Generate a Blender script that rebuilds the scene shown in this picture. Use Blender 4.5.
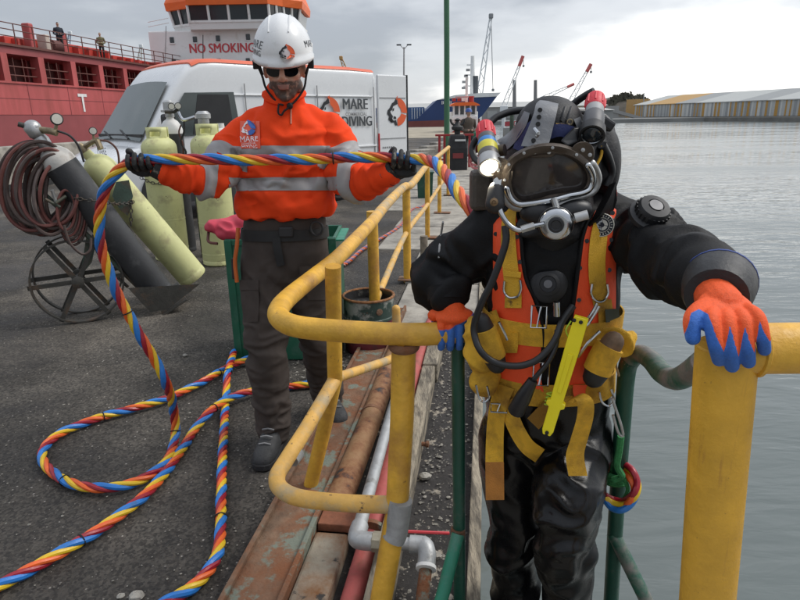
import bpy, math, random
import numpy as np
from mathutils import Vector, Matrix
from mathutils.bvhtree import BVHTree
random.seed(7); rng = np.random.default_rng(7)
for o in list(bpy.data.objects): bpy.data.objects.remove(o)
scene = bpy.context.scene
COL = scene.collection
R = math.radians
# ------------------------------------------------------------------ camera
F = 610.0; HZ = 117.0; ROLL = R(1.0); CH = 1.5
PITCH = math.atan((300 - HZ) / F)
CAM = np.array([0, 0, CH])
cp_, sp_ = math.cos(PITCH), math.sin(PITCH); cr_, sr_ = math.cos(ROLL), math.sin(ROLL)
Rv = np.array([1.0, 0, 0]); Uv = np.array([0, sp_, cp_]); Fv = np.array([0, cp_, -sp_])
camR = cr_ * Rv - sr_ * Uv; camU = sr_ * Rv + cr_ * Uv
cd = bpy.data.cameras.new('camera'); cam = bpy.data.objects.new('camera', cd); COL.objects.link(cam)
cd.sensor_width = 36; cd.lens = F / 800 * 36; cd.clip_start = 0.05; cd.clip_end = 6000
cam.matrix_world = Matrix(((camR[0], camU[0], -Fv[0], 0), (camR[1], camU[1], -Fv[1], 0), (camR[2], camU[2], -Fv[2], CH), (0, 0, 0, 1)))
scene.camera = cam
# ------------------------------------------------------------------ sky, sun, exposure
SUN_AZ, SUN_EL = R(78), R(50)          # azimuth to the right of +Y
sund = Vector((math.sin(SUN_AZ) * math.cos(SUN_EL), math.cos(SUN_AZ) * math.cos(SUN_EL), math.sin(SUN_EL)))
w = bpy.data.worlds.new('World'); scene.world = w; w.use_nodes = True
nt = w.node_tree; N = nt.nodes; L = nt.links; N.clear()
def nd(t, **k):
    n = N.new(t)
    for a, b in k.items(): setattr(n, a, b)
    return n
out = nd('ShaderNodeOutputWorld'); bg = nd('ShaderNodeBackground'); L.new(bg.outputs[0], out.inputs[0])
sky = nd('ShaderNodeTexSky', sky_type='NISHITA', sun_disc=False); sky.sun_elevation = SUN_EL; sky.sun_rotation = SUN_AZ
tc = nd('ShaderNodeTexCoord'); sep = nd('ShaderNodeSeparateXYZ'); L.new(tc.outputs['Generated'], sep.inputs[0])
def mth(op, a, b=None, c=None):
    n = nd('ShaderNodeMath', operation=op)
    for i, v in enumerate((a, b, c)):
        if v is None: continue
        if isinstance(v, (int, float)): n.inputs[i].default_value = v
        else: L.new(v, n.inputs[i])
    return n.outputs[0]
zz = mth('MAXIMUM', sep.outputs[2], 0.0)
den = mth('ADD', zz, 0.22)
cx = mth('DIVIDE', sep.outputs[0], den); cy = mth('DIVIDE', sep.outputs[1], den)
cmb = nd('ShaderNodeCombineXYZ'); L.new(cx, cmb.inputs[0]); L.new(cy, cmb.inputs[1])
n1 = nd('ShaderNodeTexNoise'); n1.inputs['Scale'].default_value = 0.75; n1.inputs['Detail'].default_value = 6; n1.inputs['Roughness'].default_value = .52
L.new(cmb.outputs[0], n1.inputs['Vector'])
n2 = nd('ShaderNodeTexNoise'); n2.inputs['Scale'].default_value = 2.6; n2.inputs['Detail'].default_value = 7; n2.inputs['Distortion'].default_value = .25
L.new(cmb.outputs[0], n2.inputs['Vector'])
dot = nd('ShaderNodeVectorMath', operation='DOT_PRODUCT'); L.new(tc.outputs['Generated'], dot.inputs[0])
gd = Vector((math.sin(R(42)), math.cos(R(42)), 0.10)).normalized(); dot.inputs[1].default_value = gd
g = mth('MULTIPLY_ADD', dot.outputs['Value'], 5.2, -3.72)      # glow round the veiled sun
hzn = mth('MULTIPLY', mth('POWER', mth('SUBTRACT', 1.0, mth('MINIMUM', zz, 1.0)), 9.0), 0.46)
g = mth('MULTIPLY', mth('MAXIMUM', g, 0.0), mth('MAXIMUM', mth('MULTIPLY_ADD', zz, -3.6, 1.0), 0.32))   # brightness sits low under the cloud deck
f = mth('ADD', g, hzn)
f = mth('ADD', f, mth('MULTIPLY_ADD', n1.outputs['Fac'], 1.65, -0.92))
f = mth('ADD', f, mth('MULTIPLY_ADD', n2.outputs['Fac'], 0.55, -0.25))
ramp = nd('ShaderNodeValToRGB'); L.new(f, ramp.inputs[0])
cr = ramp.color_ramp; cr.interpolation = 'EASE'
cr.elements[0].position = -0.0; cr.elements[0].color = (0.195, 0.207, 0.228, 1)
cr.elements[1].position = 1.0; cr.elements[1].color = (0.70, 0.69, 0.67, 1)
e = cr.elements.new(0.45); e.color = (0.345, 0.355, 0.37, 1)
mixs = nd('ShaderNodeMixRGB'); mixs.inputs[0].default_value = 0.93
skm = nd('ShaderNodeMixRGB', blend_type='MULTIPLY'); skm.inputs[0].default_value = 1; skm.inputs[2].default_value = (.1, .1, .1, 1)
L.new(sky.outputs[0], skm.inputs[1]); L.new(skm.outputs[0], mixs.inputs[1]); L.new(ramp.outputs[0], mixs.inputs[2])
L.new(mixs.outputs[0], bg.inputs[0]); L.new(mth('MULTIPLY_ADD', zz, 1.3, 1.0), bg.inputs[1])   # overcast: brighter towards the zenith
sl = bpy.data.lights.new('sun', 'SUN'); sl.energy = 1.2; sl.angle = R(30); sl.color = (1, .965, .91)
so = bpy.data.objects.new('sun', sl); COL.objects.link(so); so.rotation_euler = sund.to_track_quat('Z', 'Y').to_euler()
so.location = (20, 20, 40)
vs = scene.view_settings; vs.view_transform = 'Standard'; vs.look = 'None'; vs.exposure = 0.95; vs.gamma = 1; vs.use_curve_mapping = False
# ------------------------------------------------------------------ pixel helpers (800x600 photo pixels)
def ray(px, py):
    u = (px - 400) / F; v = -(py - 300) / F
    return Fv + u * camR + v * camU
def G(px, py, z=0.0):
    d = ray(px, py); return CAM + d * ((z - CH) / d[2])
def D(px, py, dep):
    d = ray(px, py); return CAM + d * (dep / d[1])
QA = R(8.0); QS = np.array([math.sin(QA), math.cos(QA), 0]); QT = np.array([math.cos(QA), -math.sin(QA), 0])
def Q(s, t, z=0.0): return QS * s + QT * t + np.array([0, 0, z])
A = lambda *p: np.array(p, float)
def unit(v): v = np.asarray(v, float); return v / (np.linalg.norm(v) + 1e-12)
# ------------------------------------------------------------------ mesh building
def cat(pts, n=8, closed=False):
    P = [np.asarray(p, float) for p in pts]; m = len(P); o = []
    rngk = range(m if closed else m - 1)
    for i in rngk:
        if closed: a, b, c, d = P[i - 1], P[i], P[(i + 1) % m], P[(i + 2) % m]
        else: a = P[i - 1] if i else 2 * P[0] - P[1]; b = P[i]; c = P[i + 1]; d = P[i + 2] if i + 2 < m else 2 * P[-1] - P[-2]
        for k in range(n):
            t = k / n
            o.append(.5 * ((2 * b) + (c - a) * t + (2 * a - 5 * b + 4 * c - d) * t * t + (3 * b - a - 3 * c + d) * t ** 3))
    if not closed: o.append(P[-1])
    return o
def frames(P, closed=False):
    P = np.asarray(P); n = len(P)
    if closed: T = np.roll(P, -1, 0) - np.roll(P, 1, 0)
    else:
        T = np.zeros_like(P); T[1:-1] = P[2:] - P[:-2]; T[0] = P[1] - P[0]; T[-1] = P[-1] - P[-2]
    T /= np.linalg.norm(T, axis=1)[:, None] + 1e-12
    u = np.cross(T[0], [0, 0, 1.0])
    if np.linalg.norm(u) < .1: u = np.cross(T[0], [0, 1.0, 0])
    u = unit(u); U = [u]
    for i in range(1, n):
        u = u - T[i] * np.dot(u, T[i]); u = unit(u); U.append(u)
    U = np.array(U); return T, U, np.cross(T, U)
class MB:
    def __init__(s): s.v = []; s.f = []
    def add(s, V, Fc):
        b = len(s.v); s.v.extend([tuple(map(float, p)) for p in V]); s.f.extend([tuple(i + b for i in f) for f in Fc]); return s
    def box(s, c, size, ax=None):
        c = np.asarray(c, float); h = np.asarray(size, float) / 2
        X, Y, Z = ax if ax is not None else (A(1, 0, 0), A(0, 1, 0), A(0, 0, 1))
        V = [c + X * h[0] * i + Y * h[1] * j + Z * h[2] * k for k in (-1, 1) for j in (-1, 1) for i in (-1, 1)]
        return s.add(V, [(0, 2, 3, 1), (4, 5, 7, 6), (0, 1, 5, 4), (2, 6, 7, 3), (0, 4, 6, 2), (1, 3, 7, 5)])
    def loft(s, rings, cap=True, closed=False):
        n = len(rings[0]); V = [p for r in rings for p in r]; Fc = []; m = len(rings)
        for i in range(m if closed else m - 1):
            a = i * n; b = ((i + 1) % m) * n
            for j in range(n): k = (j + 1) % n; Fc.append((a + j, a + k, b + k, b + j))
        if cap and not closed: Fc.append(tuple(range(n - 1, -1, -1))); Fc.append(tuple(range((m - 1) * n, m * n)))
        return s.add(V, Fc)
    def tube(s, pts, r, n=10, cap=True, closed=False, rnd=False):
        P = np.array([np.asarray(p, float) for p in pts]); m = len(P)
        rr = np.full(m, r, float) if np.isscalar(r) else np.interp(np.linspace(0, 1, m), np.linspace(0, 1, len(r)), r)
        if rnd:   # hemispherical ends
            t0 = unit(P[0] - P[1]); t1 = unit(P[-1] - P[-2]); a0 = []; r0 = []; a1 = []; r1 = []
            for q in (88, 65, 42, 20):
                a0.append(P[0] + t0 * rr[0] * math.sin(R(q))); r0.append(rr[0] * math.cos(R(q)))
            for q in (20, 42, 65, 88):
                a1.append(P[-1] + t1 * rr[-1] * math.sin(R(q))); r1.append(rr[-1] * math.cos(R(q)))
            P = np.array(a0 + list(P) + a1); rr = np.array(r0 + list(rr) + r1)
        T, U, W = frames(P, closed)
        a = np.linspace(0, 2 * math.pi, n, endpoint=False)
        rings = [[P[i] + rr[i] * (math.cos(x) * U[i] + math.sin(x) * W[i]) for x in a] for i in range(len(P))]
        return s.loft(rings, cap, closed)
    def lathe(s, prof, o=(0, 0, 0), axis=(0, 0, 1), n=24, cap=True):
        ax = unit(axis); u = np.cross(ax, [0, 1.0, 0])
        if np.linalg.norm(u) < .2: u = np.cross(ax, [1.0, 0, 0])
        u = unit(u); v = np.cross(ax, u); o = np.asarray(o, float)
        a = np.linspace(0, 2 * math.pi, n, endpoint=False)
        return s.loft([[o + ax * h + max(r, 1e-4) * (math.cos(x) * u + math.sin(x) * v) for x in a] for r, h in prof], cap)
    def ell(s, c, r, ax=None, n=18, m=12):
        c = np.asarray(c, float); r = (r,) * 3 if np.isscalar(r) else r
        X, Y, Z = ax if ax is not None else (A(1, 0, 0), A(0, 1, 0), A(0, 0, 1))
        rings = []
        for i in range(m + 1):
            p = -math.pi / 2 + math.pi * i / m; cz = math.sin(p); cr2 = max(math.cos(p), 1e-3)
            rings.append([c + X * r[0] * cr2 * math.cos(t) + Y * r[1] * cr2 * math.sin(t) + Z * r[2] * cz for t in np.linspace(0, 2 * math.pi, n, endpoint=False)])
        return s.loft(rings)
    def prism(s, poly, o, u, v, th, w=None):
        """2D polygon in plane (o,u,v) extruded by th along w (default u x v)"""
        o = np.asarray(o, float); u = np.asarray(u, float); v = np.asarray(v, float)
        w = np.cross(u, v) if w is None else np.asarray(w, float)
        a = sum(poly[i - 1][0] * poly[i][1] - poly[i][0] * poly[i - 1][1] for i in range(len(poly)))
        if a < 0: poly = poly[::-1]
        B = [o + u * x + v * y for x, y in poly]
        return s.loft([B, [p + w * th for p in B]])
    def build(s, name, mat, parent=None, smooth=True, bevel=0, seg=2, world=True, angle=40):
        return mesh_obj(name, s.v, s.f, mat, parent, smooth, bevel, seg, world, angle)
def mesh_obj(name, V, Fc, mat, parent=None, smooth=True, bevel=0, seg=2, world=True, angle=40):
    me = bpy.data.meshes.new(name)
    V = np.asarray(V, float)
    if parent is not None and world:
        M = np.array(root_of(parent).matrix_basis.inverted())
        V = V @ M[:3, :3].T + M[:3, 3]
    me.from_pydata(V.tolist(), [], [tuple(int(i) for i in f) for f in Fc]); me.update()
    if smooth:
        me.shade_smooth() if hasattr(me, 'shade_smooth') else None
        if angle < 180 and hasattr(me, 'set_sharp_from_angle'): me.set_sharp_from_angle(angle=R(angle))
    o = bpy.data.objects.new(name, me); COL.objects.link(o)
    if mat is not None: me.materials.append(mat)
    if parent is not None: o.parent = parent
    if bevel:
        b = o.modifiers.new('bevel', 'BEVEL'); b.width = bevel; b.segments = seg; b.limit_method = 'ANGLE'; b.angle_limit = R(40); b.use_clamp_overlap = True
    return o
def root_of(o):
    while o.parent is not None: o = o.parent
    return o
def tag(o, label, cat_, group=None):
    o['label'] = label; o['category'] = cat_
    if group: o['group'] = group
    return o
def thing(name, label, cat_, loc=(0, 0, 0), rz=0.0, group=None):
    o = bpy.data.objects.new(name, None); COL.objects.link(o); o.empty_display_size = .1
    o.matrix_basis = Matrix.Translation(Vector([float(x) for x in loc])) @ Matrix.Rotation(rz, 4, 'Z')
    return tag(o, label, cat_, group)
def struct(o, kind='structure'): o['kind'] = kind; return o
def copy_tree(o, parent=None):
    c = o.copy(); COL.objects.link(c); c.parent = parent
    for ch in o.children: copy_tree(ch, c)
    return c
# ------------------------------------------------------------------ materials
MATS = {}
def mat(name, col, rough=.55, metal=0.0, var=.12, vs=5.0, bump=.0, bs=60.0, c2=None, c2t=.6, c2s=7.0, c2w=.08, c3=None, c3t=.66, c3s=30, spec=.5, coat=0.0, emit=None, es=1.0, rv=.1, stretch=None, trans=0.0, c2stretch=None):
    if name in MATS: return MATS[name]
    m = bpy.data.materials.new(name); m.use_nodes = True; t = m.node_tree; n = t.nodes; l = t.links
    p = n['Principled BSDF']
    p.inputs['Metallic'].default_value = metal; p.inputs['Roughness'].default_value = rough
    p.inputs['Specular IOR Level'].default_value = spec; p.inputs['Coat Weight'].default_value = coat
    if trans: p.inputs['Transmission Weight'].default_value = trans
    if emit: p.inputs['Emission Color'].default_value = (*emit, 1); p.inputs['Emission Strength'].default_value = es
    tcn = n.new('ShaderNodeTexCoord'); vec = tcn.outputs['Object']
    def mapped(st):
        mp = n.new('ShaderNodeMapping'); mp.inputs['Scale'].default_value = st; l.new(tcn.outputs['Object'], mp.inputs[0]); return mp.outputs[0]
    if stretch: vec = mapped(stretch)
    def noise(sc, det=5, ro=.6, v=None):
        q = n.new('ShaderNodeTexNoise'); q.inputs['Scale'].default_value = sc; q.inputs['Detail'].default_value = det; q.inputs['Roughness'].default_value = ro
        l.new(v or vec, q.inputs['Vector']); return q.outputs['Fac']
    def rmp(fac, a, b, ca, cb):
        q = n.new('ShaderNodeValToRGB'); l.new(fac, q.inputs[0]); e = q.color_ramp.elements
        e[0].position = max(0, a); e[1].position = min(1, b); e[0].color = (*ca, 1); e[1].color = (*cb, 1); return q.outputs[0]
    nf = noise(vs)
    c = rmp(nf, .3, .7, tuple(max(0, x * (1 - var)) for x in col), tuple(min(1, x * (1 + var)) for x in col))
    def over(c, colr, th, sc, wd, st=None):
        f2 = rmp(noise(sc, 8, .65, mapped(st) if st else None), th - wd, th + wd, (0, 0, 0), (1, 1, 1))
        q = n.new('ShaderNodeMixRGB'); l.new(f2, q.inputs[0]); l.new(c, q.inputs[1]); q.inputs[2].default_value = (*colr, 1); return q.outputs[0]
    if c2: c = over(c, c2, c2t, c2s, c2w, c2stretch)
    if c3: c = over(c, c3, c3t, c3s, .03)
    l.new(c, p.inputs['Base Color'])
    if rv:
        l.new(rmp(noise(vs * 2.3), .3, .7, (max(0, rough - rv),) * 3, (min(1, rough + rv),) * 3), p.inputs['Roughness'])
    if bump:
        b = n.new('ShaderNodeBump'); b.inputs['Strength'].default_value = min(1, bump); b.inputs['Distance'].default_value = .01 * max(1, bump); l.new(noise(bs, 6), b.inputs['Height']); l.new(b.outputs[0], p.inputs['Normal'])
    MATS[name] = m; return m
def zonemat(name, ca, cb, cc=None, rough=.6, bump=.2, bs=300, var=.1, attr='zone', w=.08):
    """two/three colours of one skin, chosen by a point attribute: 0 -> ca, 1 -> cb, 2 -> cc"""
    if name in MATS: return MATS[name]
    m = mat(name, (1, 1, 1), rough=rough, bump=bump, bs=bs, var=0); t = m.node_tree; n = t.nodes; l = t.links
    p = n['Principled BSDF']; at = n.new('ShaderNodeAttribute'); at.attribute_name = attr
    q = n.new('ShaderNodeValToRGB'); e = q.color_ramp.elements
    dv = n.new('ShaderNodeMath'); dv.operation = 'MULTIPLY'; dv.inputs[1].default_value = .5; l.new(at.outputs['Fac'], dv.inputs[0]); l.new(dv.outputs[0], q.inputs[0])
    e[0].position = .25 - w; e[0].color = (*ca, 1); e[1].position = .25 + w; e[1].color = (*cb, 1)
    if cc: a = e.new(.75 - w); a.color = (*cb, 1); b = e.new(.75 + w); b.color = (*cc, 1)
    no = n.new('ShaderNodeTexNoise'); no.inputs['Scale'].default_value = 40; no.inputs['Detail'].default_value = 4
    r = n.new('ShaderNodeValToRGB'); l.new(no.outputs['Fac'], r.inputs[0]); r.color_ramp.elements[0].position = .3; r.color_ramp.elements[1].position = .7
    r.color_ramp.elements[0].color = (1 - var,) * 3 + (1,); r.color_ramp.elements[1].color = (1, 1, 1, 1)
    mx = n.new('ShaderNodeMixRGB'); mx.blend_type = 'MULTIPLY'; mx.inputs[0].default_value = 1; l.new(q.outputs[0], mx.inputs[1]); l.new(r.outputs[0], mx.inputs[2]); l.new(mx.outputs[0], p.inputs['Base Color'])
    return m
def creases(m, scale=7.0, dist=.006, stretch=(1, 1, 1), strength=.6):
    """broad cloth creases as relief on top of the modelled folds"""
    t = m.node_tree; n = t.nodes; l = t.links; p = n['Principled BSDF']; tcn = n.new('ShaderNodeTexCoord'); mp = n.new('ShaderNodeMapping'); mp.inputs['Scale'].default_value = stretch; l.new(tcn.outputs['Object'], mp.inputs[0])
    q = n.new('ShaderNodeTexNoise'); q.noise_type = 'RIDGED_MULTIFRACTAL'; q.inputs['Scale'].default_value = scale; q.inputs['Detail'].default_value = 3; q.inputs['Distortion'].default_value = .8; l.new(mp.outputs[0], q.inputs['Vector'])
    b = n.new('ShaderNodeBump'); b.inputs['Strength'].default_value = strength; b.inputs['Distance'].default_value = dist; l.new(q.outputs['Fac'], b.inputs['Height'])
    if p.inputs['Normal'].links: l.new(p.inputs['Normal'].links[0].from_socket, b.inputs['Normal'])
    l.new(b.outputs[0], p.inputs['Normal'])
def glass(name, tint=(.02, .025, .03), rough=.04):
    return mat(name, tint, rough=rough, var=.05, rv=0, spec=.8)
# ------------------------------------------------------------------ organic surfaces
def vnoise(P, seed=0):
    P = np.asarray(P); i = np.floor(P).astype(np.int64); f = P - i; f = f * f * (3 - 2 * f)
    def h(a, b, c):
        x = (a * 73856093) ^ (b * 19349663) ^ (c * 83492791) ^ (seed * 2654435761)
        x = (x ^ (x >> 13)) * 1274126177 & 0xffffffff
        return ((x ^ (x >> 16)) & 0xffff) / 65535.0
    r = 0
    for a in (0, 1):
        for b in (0, 1):
            for c in (0, 1):
                wgt = (f[:, 0] if a else 1 - f[:, 0]) * (f[:, 1] if b else 1 - f[:, 1]) * (f[:, 2] if c else 1 - f[:, 2])
                r = r + wgt * h(i[:, 0] + a, i[:, 1] + b, i[:, 2] + c)
    return r
def remesh(mb, voxel, smooth=4, fac=.5):
    me = bpy.data.meshes.new('tmp'); me.from_pydata(mb.v, [], mb.f); me.update()
    o = bpy.data.objects.new('tmp', me); COL.objects.link(o)
    md = o.modifiers.new('r', 'REMESH'); md.mode = 'VOXEL'; md.voxel_size = voxel; md.adaptivity = 0
    dg = bpy.context.evaluated_depsgraph_get(); dg.update()
    m2 = bpy.data.meshes.new_from_object(o.evaluated_get(dg))
    V = np.zeros(len(m2.vertices) * 3); m2.vertices.foreach_get('co', V); V = V.reshape(-1, 3)
    Fc = np.zeros(len(m2.loops), int); m2.loops.foreach_get('vertex_index', Fc); Fc = Fc.reshape(-1, 4)
    bpy.data.objects.remove(o); bpy.data.meshes.remove(me); bpy.data.meshes.remove(m2)
    return lap(V, Fc, smooth, fac), Fc
def lap(V, Fc, it, fac=.5):
    E = np.concatenate([Fc[:, [0, 1]], Fc[:, [1, 2]], Fc[:, [2, 3]], Fc[:, [3, 0]]]); n = len(V)
    deg = np.bincount(E[:, 0], minlength=n) + np.bincount(E[:, 1], minlength=n); deg = np.maximum(deg, 1)
    for k in range(it):
        S = np.zeros_like(V)
        for a in range(3): S[:, a] = np.bincount(E[:, 0], V[E[:, 1], a], n) + np.bincount(E[:, 1], V[E[:, 0], a], n)
        V = V + fac * (S / deg[:, None] - V)
    return V
def vnorm(V, Fc):
    n = np.cross(V[Fc[:, 2]] - V[Fc[:, 0]], V[Fc[:, 3]] - V[Fc[:, 1]]); o = np.zeros_like(V)
    for k in range(4):
        for a in range(3): o[:, a] += np.bincount(Fc[:, k], n[:, a], len(V))
    return o / (np.linalg.norm(o, axis=1)[:, None] + 1e-12)
def wrinkle(V, Fc, c, axis, rad, amp, f_ax=45, f_lat=9, seed=0, tilt=(0, 0, 0)):
    """soft cloth folds across `axis` near c"""
    N_ = vnorm(V, Fc); ax = unit(np.asarray(axis) + np.asarray(tilt)); c = np.asarray(c)
    g_ = np.exp(-((V - c) ** 2).sum(1) / (rad * rad)); m_ = g_ > .02
    P = V[m_] - c; al = P @ ax; q = (P - al[:, None] * ax) * f_lat + (al * f_ax)[:, None] * ax
    q = q + 0.9 * np.stack([vnoise(P * 14 + 5, seed + 3), vnoise(P * 14 + 9, seed + 4), vnoise(P * 14 + 2, seed + 5)], 1)
    x = vnoise(q + 50, seed); rdg = 1 - np.abs(2 * x - 1); d = (rdg ** 1.6 - .45) * amp
    V = V.copy(); V[m_] += N_[m_] * (d * g_[m_])[:, None]; return V
def bvh(V, Fc): return BVHTree.FromPolygons([Vector(p) for p in V], [tuple(int(i) for i in f) for f in Fc])
def limb(mb, pts, radii, n=16, sub=5):
    P = cat(pts, sub) if len(pts) > 2 else [np.asarray(pts[0]) * (1 - k / 6) + np.asarray(pts[1]) * k / 6 for k in range(7)]
    rr = np.interp(np.linspace(0, 1, len(P)), np.linspace(0, 1, len(radii)), radii)
    return mb.tube(P, rr, n, rnd=True)
def ring_pts(c, X, Y, hx, hy, n=24, ex=2.3):
    o = []
    for t in np.linspace(0, 2 * math.pi, n, endpoint=False):
        a, b = math.cos(t), math.sin(t)
        o.append(np.asarray(c) + X * hx * math.copysign(abs(a) ** (2 / ex), a) + Y * hy * math.copysign(abs(b) ** (2 / ex), b))
    return o
# ------------------------------------------------------------------ writing and emblems
def text_mesh(s, size, extr=.0, off=0.0, align='CENTER', sx=1.0):
    cu = bpy.data.curves.new('t', 'FONT'); cu.body = s; cu.size = size; cu.align_x = align; cu.align_y = 'CENTER'; cu.extrude = extr; cu.offset = off; cu.resolution_u = 3
    o = bpy.data.objects.new('t', cu); COL.objects.link(o)
    dg = bpy.context.evaluated_depsgraph_get(); dg.update()
    me = bpy.data.meshes.new_from_object(o.evaluated_get(dg))
    V = np.array([v.co[:] for v in me.vertices]); Fc = [tuple(p.vertices) for p in me.polygons]
    bpy.data.objects.remove(o); bpy.data.curves.remove(cu); bpy.data.meshes.remove(me)
    V[:, 0] *= sx; return V, Fc
def put_text(name, s, size, o, u, v, m, parent, lift=.002, off=0.0, sx=1.0, proj=None, world=True, align='CENTER'):
    V, Fc = text_mesh(s, size, 0, off, align, sx)
    u = unit(u); v = unit(v); nrm = np.cross(u, v); P = np.asarray(o) + V[:, :1] * u + V[:, 1:2] * v
    if proj is not None:
        Q_ = []
        for p in P:
            h = proj.ray_cast(Vector(p + nrm * .15), Vector(-nrm), .4)
            Q_.append(np.array(h[0]) + np.array(h[1]) * lift if h[0] is not None else p + nrm * lift)
        P = np.array(Q_)
    else: P = P + nrm * lift
    return mesh_obj(name, P, Fc, m, parent, smooth=False, world=world)
def arcp(r, a0, a1, n=14, c=(0, 0)): return [(c[0] + r * math.cos(R(a)), c[1] + r * math.sin(R(a))) for a in np.linspace(a0, a1, n)]
def emblem_shapes():
    """diving-helmet emblem: swept bright half on the right, dark fittings on the left (unit radius)"""
    org = [arcp(1, 88, -5, 14) + arcp(.42, -5, 35, 6) + [(.12, .46)] , arcp(.98, -14, -88, 12) + [(.0, -.5)] + arcp(.42, -75, -14, 6), [(-.12, .98), (.08, 1.12), (.1, .9), (-.05, .82)]]
    blk = [[(-.1, .95), (-.3, .7), (-.5, .62), (-.72, .3), (-.95, .12), (-1.0, -.12), (-.82, -.3), (-.9, -.52), (-.6, -.75), (-.35, -.72), (-.2, -.95), (.0, -.95), (-.12, -.55), (-.35, -.6), (-.55, -.5), (-.42, -.3), (-.62, -.1), (-.7, .05), (-.5, .15), (-.4, .4), (-.2, .48), (.05, .55), (.0, .85)],
           arcp(.16, 0, 330, 10, (-.62, -.55)), [(-.35, -.28), (-.12, -.34), (-.1, -.5), (-.38, -.46)], [(-.45, .22), (-.3, .3), (-.32, .1), (-.44, .06)]]
    return org, blk
def put_emblem(o, u, v, sc, parent, ma, mb_, proj=None, lift=.002, world=True, name='emblem'):
    u = unit(u); v = unit(v); nrm = np.cross(u, v); sh = emblem_shapes()
    for polys, m in zip(sh, (ma, mb_)):
        b = MB()
        for poly in polys:
            c = np.mean(poly, 0); V = []
            pts = [np.asarray(o) + u * x * sc + v * y * sc for x, y in poly]
            W = []
            for p in pts:
                if proj is not None:
                    h = proj.ray_cast(Vector(p + nrm * .15), Vector(-nrm), .4)
                    p = np.array(h[0]) + np.array(h[1]) * lift if h[0] is not None else p
                else: p = p + nrm * lift
                W.append(p)
            a = sum(poly[i - 1][0] * poly[i][1] - poly[i][0] * poly[i - 1][1] for i in range(len(poly)))
            if a < 0: W = W[::-1]
            b.add(W, [tuple(range(len(W)))])
        b.build(name, m, parent, smooth=False, world=world)
# =================================================================== SETTING
m_asph = mat('asphalt', (.060, .055, .049), rough=.88, var=.35, vs=1.6, bump=1.0, bs=38, c2=(.15, .133, .112), c2t=.57, c2s=.5, c2w=.12, c3=(.15, .14, .12), c3t=.66, c3s=60, spec=.25)
def grit(m):
    t = m.node_tree; n = t.nodes; l = t.links; p = n['Principled BSDF']; src = p.inputs['Base Color'].links[0].from_socket
    tcn = n.new('ShaderNodeTexCoord')
    vo = n.new('ShaderNodeTexVoronoi'); vo.inputs['Scale'].default_value = 27; l.new(tcn.outputs['Object'], vo.inputs['Vector'])
    no = n.new('ShaderNodeTexNoise'); no.inputs['Scale'].default_value = 2.2; no.inputs['Detail'].default_value = 5; l.new(tcn.outputs['Object'], no.inputs['Vector'])
    sb = n.new('ShaderNodeMath'); sb.operation = 'MULTIPLY_ADD'; sb.inputs[1].default_value = -.26; l.new(no.outputs['Fac'], sb.inputs[0]); sb.inputs[2].default_value = .158
    mx = n.new('ShaderNodeMath'); mx.operation = 'ADD'; l.new(vo.outputs['Distance'], mx.inputs[0]); l.new(sb.outputs[0], mx.inputs[1])
    lt = n.new('ShaderNodeMath'); lt.operation = 'LESS_THAN'; lt.inputs[1].default_value = .13; l.new(mx.outputs[0], lt.inputs[0])
    q = n.new('ShaderNodeMixRGB'); l.new(lt.outputs[0], q.inputs[0]); l.new(src, q.inputs[1])
    hs = n.new('ShaderNodeMixRGB'); hs.blend_type = 'MULTIPLY'; hs.inputs[0].default_value = .75; hs.inputs[1].default_value = (.46, .43, .39, 1); bw = n.new('ShaderNodeRGBToBW'); l.new(vo.outputs['Color'], bw.inputs[0]); l.new(bw.outputs[0], hs.inputs[2])
    l.new(hs.outputs[0], q.inputs[2])
    # second, finer generation of chippings
    v2 = n.new('ShaderNodeTexVoronoi'); v2.inputs['Scale'].default_value = 100; l.new(tcn.outputs['Object'], v2.inputs['Vector'])
    b2_ = n.new('ShaderNodeRGBToBW'); l.new(v2.outputs['Color'], b2_.inputs[0])
    r2_ = n.new('ShaderNodeValToRGB'); r2_.color_ramp.elements[0].position = .25; r2_.color_ramp.elements[1].position = .8; r2_.color_ramp.elements[0].color = (.55, .54, .53, 1); r2_.color_ramp.elements[1].color = (1.9, 1.85, 1.75, 1); l.new(b2_.outputs[0], r2_.inputs[0])
    m2_ = n.new('ShaderNodeMixRGB'); m2_.blend_type = 'MULTIPLY'; m2_.inputs[0].default_value = .7; l.new(q.outputs[0], m2_.inputs[1]); l.new(r2_.outputs[0], m2_.inputs[2]); q = m2_
    # dark damp stains
    st = n.new('ShaderNodeTexNoise'); st.inputs['Scale'].default_value = .9; st.inputs['Detail'].default_value = 7; st.inputs['Distortion'].default_value = .6; l.new(tcn.outputs['Object'], st.inputs['Vector'])
    sr = n.new('ShaderNodeValToRGB'); sr.color_ramp.elements[0].position = .42; sr.color_ramp.elements[1].position = .58; sr.color_ramp.elements[0].color = (.52, .52, .53, 1); sr.color_ramp.elements[1].color = (1, 1, 1, 1); l.new(st.outputs['Fac'], sr.inputs[0])
    ml_ = n.new('ShaderNodeMixRGB'); ml_.blend_type = 'MULTIPLY'; ml_.inputs[0].default_value = 1; l.new(q.outputs[0], ml_.inputs[1]); l.new(sr.outputs[0], ml_.inputs[2])
    l.new(ml_.outputs[0], p.inputs['Base Color'])
    rr = n.new('ShaderNodeValToRGB'); rr.color_ramp.elements[0].position = .40; rr.color_ramp.elements[1].position = .56; rr.color_ramp.elements[0].color = (.55,) * 3 + (1,); rr.color_ramp.elements[1].color = (.92,) * 3 + (1,); l.new(st.outputs['Fac'], rr.inputs[0]); l.new(rr.outputs[0], p.inputs['Roughness'])
grit(m_asph)
m_conc = mat('concrete', (.34, .315, .27), rough=.9, var=.25, vs=3, bump=.6, bs=40, c2=(.12, .11, .095), c2t=.58, c2s=2.5, c2w=.12)
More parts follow.
